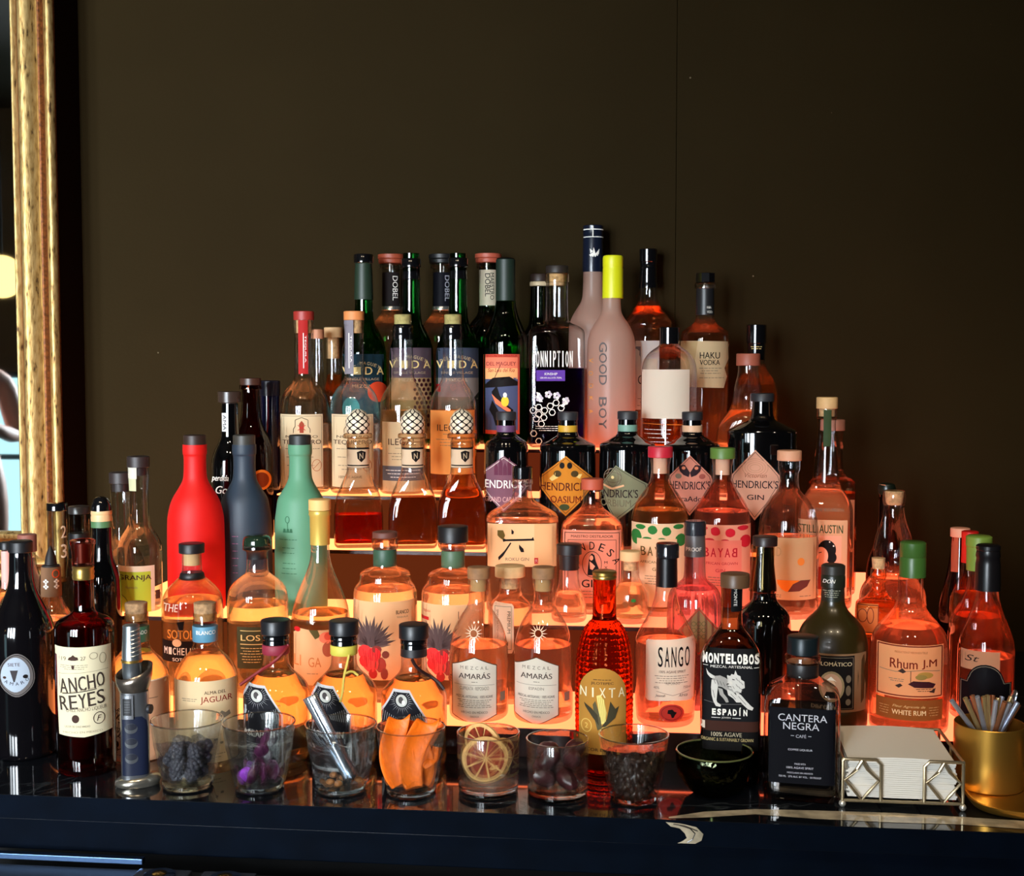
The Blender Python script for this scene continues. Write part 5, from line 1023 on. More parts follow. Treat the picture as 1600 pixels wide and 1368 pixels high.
def hexb(label, cx, y0, ribc, ribm, lx, lq):
    k = y0
    b = Bottle(label, cx, 'c1', [(k + 34, 20), (k + 40, 19.5), (k + 68, 20), (k + 76, 24), (k + 84, 32), (k + 96, 45), (k + 106, 51.5), (k + 120, 52), (1190, 52)], CL, liq=(lq, k + 84), group='black stoppered bottles with sunburst hexagon labels')
    b.cap(k, k + 22, 23.5, M((18, 20, 24), 0.4), 'stopper', bev=1.6); b.part('neck_seal', [(k + 21, 19), (k + 24, 21.4), (k + 30, 21.4), (k + 31, 20.4), (k + 37, 21.2)], BKG)
    if ribm == 'wax': b.part('ribbon', [(k + 37, 20.8), (k + 49, 21.4), (k + 50, 20)], M(ribc, 0.45))
    else: b.part('ribbon', [(k + 38, 20.8), (k + 39, 21.6), (k + 52, 21.6), (k + 53, 20.8)], M(ribc, 0.6))
    hx_ = [(lx - 13, k + 106), (lx + 13, k + 106), (lx + 41, k + 150), (lx + 41, 1194), (lx + 28, 1206), (lx - 28, 1206), (lx - 38, 1194), (lx - 38, k + 150)]
    c0 = (lx, k + 156); inn = [(c0[0] + (x - c0[0]) * 0.93, c0[1] + (y - c0[1]) * 0.93) for x, y in hx_]
    gy = ink((150, 150, 152)); o = PO(hx_, paper((196, 200, 204), 0.2), 0) + PO(inn, ink((24, 24, 30)), 1) + EL(lx, k + 121, 9, 9, ink((176, 176, 170)), 2) + EL(lx - 1, k + 120, 4, 5, ink((70, 66, 66)), 3) + EL(lx + 3, k + 123, 2.5, 3.5, iW, 4, 8)
    for i in range(30):
        a = i * 0.2094; r1 = 22 if i % 2 else 17
        if math.sin(a) > -0.75: o += PO([(lx + 11 * math.cos(a - .03), k + 121 + 11 * math.sin(a - .03)), (lx + r1 * math.cos(a), k + 121 + r1 * math.sin(a)), (lx + 11 * math.cos(a + .03), k + 121 + 11 * math.sin(a + .03))], gy, 2)
    for sg in (-1, 1):
        for i in range(9):
            x = lx + sg * (6 + i * 3.3); o += LI([(x, k + 148 - i * 1.2), (x + sg * 3, k + 156 + i * 0.6)], 0.8, gy, 2)
    o += T('CASCAHUIN', lx, k + 180, 56, 9, iW, bold=.02, l=2) + FI(lx - 26, k + 192, lx + 26, k + 214, 4, gy, 2)
    b.art(o, dx=0); return b
A2 = liquid((0.97, 0.80, 0.54), 2.4, 0.05)
def cord(b, pts, r, mat, name='cord'):
    bm = bmesh.new(); q = []
    for px, py in chaikin(pts, 2):
        z = b.zp(py); x = (px - b.cx) * b.s; q.append((x, b.front(min(abs(x), b.hw(z)[0] * 0.9) * (1 if x > 0 else -1), z, r * 1.1), z))
    tube(bm, q, r, 6); return mesh_obj(name, bm, mat, b.root)
b = hexb('black stoppered sunburst label bottle with red cord, left of the three', 432, 967, (130, 30, 50), 'x', 401, A2); cord(b, [(452, 1005), (446, 1012), (432, 1026), (410, 1042), (392, 1052), (376, 1062)], 0.0022, M((120, 20, 24), 0.6))
b = hexb('black stoppered sunburst label bottle with yellow ribbon, middle of the three', 538, 968, (196, 184, 70), 'x', 508, A2); cord(b, [(546, 1018), (543, 1032), (538, 1048), (536, 1066), (532, 1082)], 0.0018, M((200, 180, 80), 0.6)); cord(b, [(538, 1046), (550, 1042), (560, 1050)], 0.0016, M((200, 180, 80), 0.6))
b = hexb('black stoppered sunburst label bottle with black wax seal, right of the three', 647, 974, (26, 22, 24), 'wax', 627, A2); cord(b, [(644, 1024), (650, 1036), (664, 1048), (684, 1060), (694, 1072)], 0.0024, M((36, 12, 10), 0.5))
# corn cob liqueur
def corn(t, z): return 1 + 0.055 * abs(math.cos(t * 11)) * (0.5 + 0.5 * abs(math.sin(z * 420)))
b = Bottle('bright red bottle moulded like a corn cob with gold cap and tan arched label', 944, 'c1', [(902, 18), (960, 18.5), (966, 20), (974, 28), (986, 35), (1002, 40), (1024, 44), (1060, 46), (1190, 44)], glass((0.80, 0.16, 0.05), 0.5, 0, 1.6), seg=132)
bm = bmesh.new(); zz = [b.zp(y) for y in (968,)]
zs = [0.006 + k * (b.zp(967) - 0.006) / 150 for k in range(151)]
bpy.data.objects.remove(b.body)
prof_ = [(0.0006, b.hw(0.0006)[0], 2)] + [(z, b.hw(z)[0] - 0.0012, 2) for z in zs] + [(b.zp(960), 18.5 * b.s, 2), (b.zp(902), 18 * b.s, 2)]
lathe(bm, prof_, 132, mod=lambda t, z: corn(t, z) if 0.01 < z < b.zp(970) else 1.0)
b.body = mesh_obj('glass_body', bm, liquid((0.78, 0.22, 0.07), 0.0, 0.05), b.root, angle=80)
b.part('cap', [(891, 17), (893, 19.5), (897, 19.5), (898, 18.5), (900, 19.5), (903, 19)], GLD)
ar = [(904, 1178)] + [(941.5 + 37.5 * math.cos(R_(a)), 1084 + 41 * math.sin(R_(a))) for a in range(180, 361, 12)] + [(979, 1178)]
kr = ink((196, 150, 66)); o = PO(ar, paper((190, 138, 62), 0.2), 0)
o += T('JILOTEPEC', 941, 1067, 36, 5, iD, bold=.02) + FI(926, 1060, 956, 1062, 1, iD)
for i, ch in enumerate('NIXTA'): o += T(ch, 911 + i * 15.2, 1081, 10 if ch != 'I' else 2.4, 15, ink((236, 222, 180)), bold=0.01, l=2)
o += PO([(932, 1086), (938, 1084), (944, 1092), (948, 1112), (946, 1128), (940, 1130), (936, 1112)], ink((226, 206, 120)), 3) + sum([LI([(935 + i * 3, 1088), (940 + i * 2.4, 1126)], 0.6, ink((176, 150, 70)), 4) for i in range(4)], [])
dl = ink((62, 56, 40)); o += PO([(936, 1132), (926, 1120), (914, 1104), (912, 1098), (924, 1106), (934, 1116)], dl, 4) + PO([(940, 1134), (950, 1120), (956, 1106), (954, 1094), (962, 1106), (968, 1102), (962, 1120), (946, 1134)], dl, 4) + PO([(934, 1140), (930, 1126), (926, 1100), (930, 1094), (938, 1118), (941, 1136)], ink((90, 82, 56)), 3)
o += RG(916, 1134, 8, 10, 1.2, ink((226, 190, 100)), 2) + T('2', 916, 1134, 5, 8, ink((226, 190, 100)), l=2) + T('LICOR DE MAÍZ', 941, 1170, 62, 6, iD, bold=.02)
b.art(o, zoff=0.0022)
b = Bottle('square shouldered dark bottle with black label and running wolf drawing', 1142, 'c1', [(915, 17), (922, 16.5), (972, 16.5), (980, 19, 2.1), (992, 30, 2.6), (1006, 40, 3.4), (1018, 46, 4.2), (1030, 48, 5), (1195, 47, 5)], glass((0.42, 0.38, 0.26), 0.4, 0, 1.4), dr=0.85, liq=(liquid((0.12, 0.10, 0.06)), 1026), seg=48, Y=1.688)
b.cap(895, 916, 23, M((92, 66, 44), 0.4), 'stopper', dx=8 / 1.0 * 0 + 5)
b.art(RE(1141, 917, 1160, 955, ink((16, 16, 18)), 0) + T('MONTE', 1148, 933, 26, 5, iW, rot=90), 'neck_strip', zoff=0.001)
o = RE(1094, 1014, 1189, 1126, ink((20, 20, 22)), 0) + RE(1094, 1126, 1189, 1142, ink((60, 34, 26)), 0) + RE(1094, 1142, 1189, 1172, ink((16, 14, 14)), 0) + RE(1095, 1127, 1102, 1139, ink((220, 200, 180)), 1)
for i, ch in enumerate('MONTELOBOS'): o += T(ch, 1101 + i * 9.1, 1029, 7.6, 15, iW, bold=0.05)
o += T('MEZCAL ARTESANAL', 1143, 1041, 66, 4, iW, bold=.03) + LI([(1098, 1040), (1106, 1040)], 0.8, iW) + LI([(1178, 1042), (1186, 1042)], 0.8, iW)
wf = ink((206, 202, 194)); wd = ink((96, 94, 92)); wl = ink((160, 156, 150))
o += PO([(1103, 1045), (1107, 1051), (1114, 1055), (1121, 1058), (1119, 1062), (1110, 1059), (1105, 1054)], wf)
o += PO([(1113, 1060), (1118, 1056), (1125, 1055), (1133, 1058), (1140, 1063), (1150, 1068), (1158, 1076), (1155, 1083), (1146, 1081), (1136, 1078), (1128, 1073), (1120, 1072), (1115, 1068)], wl)
o += PO([(1112, 1062), (1119, 1063), (1122, 1072), (1119, 1080), (1118, 1088), (1121, 1097), (1127, 1101), (1126, 1104), (1119, 1103), (1115, 1096), (1112, 1086), (1111, 1074)], wf, 2)
o += PO([(1122, 1074), (1129, 1076), (1131, 1083), (1137, 1090), (1139, 1096), (1135, 1097), (1131, 1091), (1125, 1085)], wl, 2)
o += PO([(1136, 1076), (1144, 1079), (1150, 1084), (1156, 1091), (1157, 1096), (1151, 1096), (1146, 1090), (1138, 1085)], wf, 2)
o += PO([(1150, 1080), (1158, 1084), (1166, 1093), (1174, 1101), (1178, 1104), (1176, 1108), (1169, 1106), (1160, 1098), (1152, 1090)], wf, 2)
o += PO([(1137, 1066), (1138, 1059), (1136, 1054), (1141, 1055), (1143, 1052), (1147, 1053), (1149, 1046), (1152, 1053), (1157, 1055), (1158, 1060), (1163, 1063), (1161, 1068), (1164, 1073), (1159, 1075), (1158, 1081), (1152, 1078), (1147, 1080), (1144, 1075), (1140, 1075), (1140, 1070)], wf, 3)
o += PO([(1136, 1066), (1142, 1063), (1146, 1067), (1142, 1071), (1137, 1070)], wf, 4) + EL(1137.5, 1067.5, 1.5, 1.1, iB, 5, 6) + LI([(1144, 1060), (1148, 1061)], 1.1, iB, 5) + LI([(1138, 1071), (1143, 1072)], 0.8, iB, 5)
o += sum([LI([(1150 + (i % 3) * 4, 1058 + i * 3.2), (1153 + (i % 3) * 4, 1062 + i * 3.2)], 0.8, wd, 4) for i in range(6)], [])
o += sum([LI([(1115 + i * 5, 1060 + i * 1.8), (1118 + i * 5, 1068 + i * 1.2)], 0.8, wd, 3) for i in range(7)], []) + LI([(1114, 1078), (1117, 1090)], 0.8, wd, 3) + LI([(1154, 1086), (1166, 1099)], 0.8, wd, 3) + LI([(1142, 1083), (1150, 1091)], 0.8, wd, 3) + LI([(1100, 1095), (1128, 1100), (1160, 1099)], 0.8, wd)
for i, ch in enumerate('ESPADÍN'): o += T(ch, 1116 + i * 8.2, 1112 - (1.5 if ch == 'Í' else 0), 6.2 if ch != 'Í' else 3, 10 if ch != 'Í' else 13, iW, bold=0.05)
o += LI([(1112, 1121), (1126, 1121)], 0.8, iW) + T('JOVEN', 1135, 1121, 14, 3, iW) + LI([(1145, 1121), (1158, 1121)], 0.8, iW) + T('100% AGAVE', 1136, 1147, 48, 6.5, ink((190, 176, 150)), bold=.03) + T('ORGANIC & SUSTAINABLY GROWN', 1137, 1155, 82, 5, ink((180, 160, 110)), bold=.03)
b.art(o)
b = Bottle('square clear shouldered bottle of black coffee liqueur with silver lettering', 1253, 'c1', [(1032, 24), (1052, 24), (1057, 28, 2.2), (1064, 40, 3), (1073, 52, 4.4), (1082, 57.5, 6), (1098, 59, 7), (1215, 59, 7)], glass((0.98, 0.92, 0.88), 0.5, 0, 1.4), dr=0.78, liq=(BLKG, 1104), seg=56, Y=1.635, wall=0.005)
b.cap(993, 1020, 25, M((24, 34, 38), 0.35, 0.3), 'stopper'); b.cap(1020, 1034, 28, glass((1, .95, .92), 0.7), 'collar', bev=3); b.part('neck_band', [(1034, 24.4), (1035, 24.8), (1054, 24.8), (1055, 24.4)], M((30, 26, 26), 0.4))
o = RE(1202, 1106, 1305, 1224, ink((8, 8, 14)), 0); sg = ink((196, 196, 204))
o += T('CANTERA', 1254, 1121, 76, 11, sg, bold=0.0) + T('NEGRA', 1252, 1134, 56, 11, sg, bold=0.0) + T('CAFÉ', 1252, 1149, 16, 6, sg, bold=.02) + LI([(1236, 1149), (1241, 1149)], 0.8, sg) + LI([(1263, 1149), (1268, 1149)], 0.8, sg) + T('COFFEE LIQUEUR', 1251, 1171, 38, 3.5, sg) + T('MADE WITH', 1251, 1193, 17, 2.8, sg) + T('100% AGAVE SPIRIT', 1251, 1199, 42, 3.2, sg) + T('MEZCLADO EN MEXICO', 1251, 1207, 40, 2.4, sg) + T('750 ML · 27% ALC. BY VOL. · 54 PROOF', 1251, 1213, 66, 2.8, sg)
b.art(o)
# ================================================================== garnish glasses along the front edge
TG, nt, out = node_mat('tumbler_glass')
g_ = nt.nodes.new('ShaderNodeBsdfGlass'); g_.inputs['IOR'].default_value = 1.45; g_.inputs['Color'].default_value = (0.98, 1, 0.99, 1)
t_ = nt.nodes.new('ShaderNodeBsdfTransparent'); t_.inputs[0].default_value = (0.97, 0.98, 0.97, 1)
x_ = nt.nodes.new('ShaderNodeMixShader'); x_.inputs[0].default_value = 0.30
nt.links.new(t_.outputs[0], x_.inputs[1]); nt.links.new(g_.outputs[0], x_.inputs[2])
s_ = nt.nodes.new('ShaderNodeBsdfGlossy'); s_.inputs['Roughness'].default_value = 0.12; y_ = nt.nodes.new('ShaderNodeMixShader'); y_.inputs[0].default_value = 0.025
nt.links.new(x_.outputs[0], y_.inputs[1]); nt.links.new(s_.outputs[0], y_.inputs[2]); nt.links.new(y_.outputs[0], out.inputs[0])
TB = solid_glass((0.97, 0.99, 0.98), 1.46)
RIMG = glass((1.0, 0.99, 0.97), 1.0, 0.08, 5.0)
class Spot: pass
ORD = 'first second third fourth fifth sixth seventh eighth ninth tenth eleventh twelfth thirteenth fourteenth fifteenth sixteenth seventeenth eighteenth nineteenth twentieth'.split()
def stand(cx, base_py, rim_py, hw_base, z=ZC):
    s = Spot(); P = on_z(cx, base_py, z); k = (P - CAM).dot(fw) / F
    s.k = k; s.Y = P.y + hw_base * k; q = on_y(cx, (base_py + rim_py) / 2, s.Y); s.X = q.x
    s.k = (Vector((s.X, s.Y, CAM.z)) - CAM).dot(fw) / F
    s.h = on_y(cx, rim_py, s.Y).z - z; s.rot = math.atan2(-s.X, s.Y); s.z = z
    return s
def facet(n, amt=1.0, ph=0.0):
    def f(t):
        a = (t + ph) % (2 * math.pi / n) - math.pi / n
        return 1 + amt * (math.cos(math.pi / n) / math.cos(a) - 1)
    return f
def tumbler(label, cx, base_py, rim_py, rr, rb, faceted, group):
    s = stand(cx, base_py, rim_py, rb); k = s.k; h = s.h; R1, R0 = rr * k, rb * k
    root = empty('tumbler', (s.X, s.Y, ZC), s.rot); tag(root, label, 'glass', group)
    fc = facet(9, 1.6)
    seg = 72
    if faceted:
        out_ = [(0.0006, R0 * 0.93), (0.003, R0), (h * 0.30, R0 + (R1 - R0) * 0.40), (h * 0.55, R0 + (R1 - R0) * 0.66), (h * 0.66, R0 + (R1 - R0) * 0.76), (h * 0.70, R0 + (R1 - R0) * 0.74), (h * 0.85, R0 + (R1 - R0) * 0.88), (h - 0.001, R1), (h, R1 - 0.0006)]
        inn = [(h - 0.0002, R1 - 0.0017), (h * 0.70, R0 + (R1 - R0) * 0.74 - 0.0030), (h * 0.3, R0 + (R1 - R0) * 0.40 - 0.0042), (0.0105, R0 - 0.0055), (0.0085, R0 * 0.72)]
    else:
        out_ = [(0.0006, R0 * 0.93), (0.002, R0 * 0.985), (0.005, R0), (h * 0.5, R0 + (R1 - R0) * 0.5), (h - 0.001, R1), (h, R1 - 0.0005)]
        inn = [(h - 0.0002, R1 - 0.0014), (h * 0.5, R1 - 0.0020), (0.016, R0 - 0.0030), (0.0125, R0 - 0.006), (0.0115, R0 * 0.6)]
    bm = bmesh.new()
    rings = []
    allp = out_ + inn
    for i, (z, r) in enumerate(allp):
        ring = []
        for j in range(seg):
            t = 2 * math.pi * j / seg; f = 1.0
            if faceted and z < h * 0.67: f = 1 + (fc(t) - 1) * (0.60 if i < len(out_) else 0.15) * min(1, (h * 0.67 - z) / (h * 0.2))
            ring.append(bm.verts.new((r * f * math.cos(t), r * f * math.sin(t), z)))
        rings.append(ring)
    for a, b_ in zip(rings, rings[1:]):
        for j in range(seg): bm.faces.new((a[j], a[(j + 1) % seg], b_[(j + 1) % seg], b_[j]))
    bm.faces.new(rings[0][::-1]); bm.faces.new(rings[-1])
    mesh_obj('glass_body', bm, TG, root, angle=28)
    bm = bmesh.new(); lathe(bm, [(0.0009, R0 * 0.90, 2), (0.003, R0 - 0.0008, 2), ((0.0075 if faceted else 0.0108), R0 - 0.0008, 2)], 48); mesh_obj('glass_base', bm, TB, root)
    bm = bmesh.new(); tube(bm, [((R1 - 0.0009) * math.cos(6.2832 * j / 48), (R1 - 0.0009) * math.sin(6.2832 * j / 48), h) for j in range(49)], 0.0010, 6, cap=False); mesh_obj('rim', bm, RIMG, root)  # extra glossy ring added to give the rim a highlight line
    s.R0, s.R1 = R0, R1; s.floor = 0.0105 if faceted else 0.0127
    return s
def inside(s, x, y, z):
    c, sn = math.cos(s.rot), math.sin(s.rot)
    return Vector((s.X + x * c - y * sn, s.Y + x * sn + y * c, s.z + z))
def where(x, y, z, lo, hi):
    lv = 'low' if z < lo else ('high' if z > hi else 'halfway up')
    return '%s at the %s%s' % (lv, 'back ' if y > 0.004 else ('front ' if y < -0.004 else 'middle '), 'left' if x < -0.006 else ('right' if x > 0.006 else 'centre'))
def copy_tree(o, parent=None):
    c = o.copy(); C.objects.link(c)
    if parent: c.parent = parent
    for ch in list(o.children): copy_tree(ch, c)
    return c
FG = 'faceted tumblers along the counter edge'
g1 = tumbler('faceted tumbler filled with blackberries', 293, 1241, 1123, 57, 40, True, FG)
g2 = tumbler('faceted tumbler with purple petals', 405, 1243, 1127, 58, 39, True, FG)
g3 = tumbler('faceted tumbler with a perforated steel grater leaning in it', 533, 1246, 1130, 57, 40, True, FG)
g4 = tumbler('faceted tumbler stuffed with orange peel', 642, 1250, 1134, 55, 40, True, FG)
g5 = tumbler('straight rocks glass holding dried grapefruit slices', 763, 1251, 1143, 50, 48, False, 'straight rocks glasses')
g6 = tumbler('straight rocks glass holding dark dates', 871, 1257, 1153, 50, 48, False, 'straight rocks glasses')
g7 = tumbler('faceted tumbler full of coffee beans', 990, 1261, 1146, 56, 38, True, FG)
rnd = random.Random(21)
# blackberries
def berry(r):
    bm = bmesh.new()
    for i in range(26):
        zz = 1 - 2 * (i + 0.5) / 26; a = i * 2.39996; q = math.sqrt(1 - zz * zz)
        g = bmesh.ops.create_icosphere(bm, subdivisions=2, radius=r * 0.36)
        for v in g['verts']: v.co += Vector((q * math.cos(a), q * math.sin(a), zz * 1.12)) * r * 0.72
    g = bmesh.ops.create_icosphere(bm, subdivisions=2, radius=r * 0.72)
    return bm
br = mesh_obj('blackberry', berry(0.0098), M((52, 50, 60), 0.5, bump=0.3, bscale=200), None)
spots = []
for lay, (n, rad, z) in enumerate([(5, 0.0165, 0.021), (1, 0, 0.021), (6, 0.0205, 0.037), (1, 0.002, 0.038), (6, 0.0225, 0.0525), (1, 0.004, 0.054)]):
    for k in range(n):
        a = 2 * math.pi * k / n + lay * 0.5
        if lay == 4 and k in (1,): continue
        spots.append((rad * math.cos(a), rad * math.sin(a), z + rnd.uniform(-0.001, 0.001)))
for i, (x, y, z) in enumerate(spots):
    o = br if i == 0 else br.copy()
    if i: C.objects.link(o)
    o.location = inside(g1, x, y, z); o.rotation_euler = (rnd.uniform(0, 6), rnd.uniform(0, 6), rnd.uniform(0, 6))
    tag(o, 'dark blackberry %s of the leftmost tumbler' % where(x, y, z, 0.03, 0.046), 'berry', 'blackberries in the tumbler')
# petals
def petal(r, h, mat, nm='petal'):
    bm = bmesh.new(); n = 9; rows = []
    for i in range(n):
        u = i / (n - 1); row = []
        for j in range(7):
            v = (j / 6 - 0.5) * 2; wd = r * math.sin(math.pi * min(0.98, 0.12 + 0.8 * u)) ** 0.7
            row.append(bm.verts.new((v * wd, 0.35 * r * v * v - 0.5 * r * math.sin(u * 2.2) + 0.0012 * math.sin(9 * u + 5 * v), u * h)))
        rows.append(row)
    for a, b_ in zip(rows, rows[1:]):
        for j in range(6): bm.faces.new((a[j], a[j + 1], b_[j + 1], b_[j]))
    o = mesh_obj(nm, bm, mat, None)
    m = o.modifiers.new('thick', 'SOLIDIFY'); m.thickness = 0.0008
    return o
pur = M((150, 60, 190), 0.5, var=0.3, bscale=80); drk = M((74, 18, 60), 0.5, var=0.4, bscale=80)
pl = [(petal(0.010, 0.024, pur), 'bright purple petal in the second tumbler', -0.017, -0.010, 0.012, 0.5, 0.3)]
for i, (x, y, z, c, ax, az) in enumerate([(-0.010, -0.018, 0.012, drk, 0.2, 1.0), (0.006, -0.014, 0.012, drk, -0.2, 2.0), (0.017, -0.006, 0.012, drk, 0.15, 3.0), (0.004, 0.010, 0.012, drk, 0.3, 4.2), (-0.014, 0.010, 0.012, drk, 0.1, 5.0), (0.0, -0.002, 0.040, drk, 0.6, 0.4), (0.006, 0.004, 0.052, drk, 0.5, 2.4)]):
    pl.append((petal(0.0095, 0.024, c), 'dark plum petal in the second tumbler' if c is drk else 'purple petal in the second tumbler', x, y, z, ax, az))
for o, lb, x, y, z, ax, az in pl:
    o.location = inside(g2, x, y, z); o.rotation_euler = (ax * 0.6, ax * 0.4, az); tag(o, '%s, %s' % (lb, where(x, y, z, 0.03, 0.05)), 'petal', 'petals in the second tumbler')
# steel grater
m, nt, out = node_mat('perforated_steel')
b_ = nt.nodes.new('ShaderNodeBsdfPrincipled'); b_.inputs['Metallic'].default_value = 1.0; b_.inputs['Roughness'].default_value = 0.4
tc = nt.nodes.new('ShaderNodeTexCoord'); vo = nt.nodes.new('ShaderNodeTexVoronoi'); vo.inputs['Scale'].default_value = 420; vo.inputs['Randomness'].default_value = 0.15
nt.links.new(tc.outputs['Object'], vo.inputs['Vector']); cr = nt.nodes.new('ShaderNodeValToRGB'); cr.color_ramp.elements[0].position = 0.30; cr.color_ramp.elements[1].position = 0.40
cr.color_ramp.elements[0].color = (0.02, 0.025, 0.04, 1); cr.color_ramp.elements[1].color = (0.80, 0.86, 0.95, 1)
nt.links.new(vo.outputs['Distance'], cr.inputs[0]); nt.links.new(cr.outputs[0], b_.inputs['Base Color']); nt.links.new(b_.outputs[0], out.inputs[0]); PERF = m
p0, p1 = Vector((0.0135, -0.010, 0.017)), Vector((-0.040, 0.012, 0.120)); L_ = (p1 - p0).length
root = empty('steel_grater', inside(g3, *p0)); tag(root, 'narrow perforated steel grater standing in the third tumbler', 'grater')
def trough(z0, z1, w0, w1, dep, th=0.0009):
    bm = bmesh.new(); rows = []
    for i in range(9):
        t = i / 8; ww = w0 + (w1 - w0) * t; row = []
        for j in range(13):
            a = R_(-100 + 200 * j / 12); row.append(bm.verts.new((ww * math.sin(a), -dep * math.cos(a) * ww / w1, z0 + (z1 - z0) * t)))
        rows.append(row)
    for a, c in zip(rows, rows[1:]):
        for j in range(12): bm.faces.new((a[j], a[j + 1], c[j + 1], c[j]))
    return bm
o = mesh_obj('grater_plate', trough(L_ * 0.44, L_, 0.0085, 0.0105, 0.0065), PERF, root); o.modifiers.new('thick', 'SOLIDIFY').thickness = 0.0008
CH = M((205, 218, 238), 0.25, 1.0)
o = mesh_obj('handle', trough(0, L_ * 0.46, 0.0105, 0.0085, 0.009), CH, root); o.modifiers.new('thick', 'SOLIDIFY').thickness = 0.0010
bm = bmesh.new(); tube(bm, [(0.0015, -0.0085, L_ * 0.40), (0.0015, -0.0078, L_ * 0.99)], 0.0016, 8); mesh_obj('spine', bm, CH, root)
d = (inside(g3, *p1) - inside(g3, *p0)).normalized(); root.rotation_euler = d.to_track_quat('Z', 'Y').to_euler()
q = d.to_track_quat('Z', 'Y'); fwd = q @ Vector((0, -1, 0)); want = Vector((-0.25, -1, 0)) - d * Vector((-0.25, -1, 0)).dot(d); want.normalize()
ang = math.atan2(fwd.cross(want).dot(d), fwd.dot(want)); from mathutils import Quaternion
root.rotation_euler = (Quaternion(d, ang) @ q).to_euler()
amb = M((150, 96, 50), 0.5, var=0.3)
for i, (x, y) in enumerate([(-0.014, -0.012), (-0.004, -0.020), (0.022, -0.008), (0.016, 0.012), (-0.010, 0.014), (0.003, 0.002)]):
    bm = bmesh.new(); g = bmesh.ops.create_icosphere(bm, subdivisions=2, radius=0.0055)
    for v in g['verts']: v.co = Vector((v.co.x * rnd.uniform(0.95, 1.1), v.co.y * 0.8, v.co.z * 0.7))
    o = mesh_obj('ginger_piece', bm, amb, None, loc=inside(g3, x, y, 0.0145)); tag(o, 'small amber candied ginger piece, %s of the third tumbler' % where(x, y, 0.0, 1, 2), 'candy', 'ginger pieces in the third tumbler')
# orange peel
OR = M((238, 108, 4), 0.5, bump=0.35, bscale=220, var=0.12)
def ribbon(pts, wd, mat, nm):
    bm = bmesh.new(); P = [Vector(p) for p in chaikin(pts, 2)]; rows = []
    for i, p in enumerate(P):
        t = (P[min(i + 1, len(P) - 1)] - P[max(i - 1, 0)]).normalized()
        side = Vector((math.cos(0.5 * i / len(P)), math.sin(0.9 * i / len(P)) * 0.5, 0.15)); side = (side - t * side.dot(t)).normalized(); nrm = t.cross(side)
        k = math.sin(math.pi * (0.12 + 0.76 * i / (len(P) - 1))) ** 0.5
        rows.append([bm.verts.new(p + side * wd * k * v + nrm * (0.25 * wd * (1 - v * v))) for v in (-1, -0.6, -0.2, 0.2, 0.6, 1)])
    for a, b2 in zip(rows, rows[1:]):
        for j in range(5): bm.faces.new((a[j], a[j + 1], b2[j + 1], b2[j]))
    o = mesh_obj(nm, bm, mat, None); md = o.modifiers.new('thick', 'SOLIDIFY'); md.thickness = 0.0022
    md = o.modifiers.new('round', 'SUBSURF'); md.levels = 1; md.render_levels = 1
    return o
peels = [([(-0.014, -0.018, 0.014), (-0.024, -0.018, 0.035), (-0.026, -0.014, 0.06), (-0.018, -0.012, 0.085), (-0.014, -0.004, 0.100), (-0.010, 0.006, 0.094)], 0.0150, 'broad orange peel rising above the glass rim at left'),
         ([(0.004, -0.022, 0.012), (-0.002, -0.024, 0.035), (0.002, -0.022, 0.06), (0.014, -0.016, 0.082), (0.024, -0.008, 0.096), (0.028, 0.006, 0.088)], 0.0155, 'broad orange peel curling above the glass rim at right'),
         ([(0.014, -0.012, 0.012), (0.018, -0.016, 0.03), (0.016, -0.018, 0.055), (0.006, -0.010, 0.078)], 0.013, 'orange peel pressed against the right of the glass'),
         ([(-0.004, 0.004, 0.012), (-0.008, 0.006, 0.04), (-0.002, 0.008, 0.07), (0.006, 0.008, 0.088)], 0.013, 'orange peel hidden at the back of the glass'),
         ([(-0.020, -0.004, 0.014), (-0.028, -0.004, 0.036), (-0.028, 0.0, 0.056)], 0.009, 'short orange peel low at the left of the glass'),
         ([(0.016, -0.020, 0.038), (0.024, -0.018, 0.044), (0.030, -0.012, 0.048), (0.032, -0.006, 0.060)], 0.005, 'narrow orange peel strip sticking out to the right')]
for pts, wd, lb in peels:
    o = ribbon(pts, wd, OR, 'orange_peel'); o.location = (g4.X, g4.Y, ZC); o.rotation_euler = (0, 0, g4.rot); tag(o, lb, 'peel', 'orange peels in the fourth tumbler')
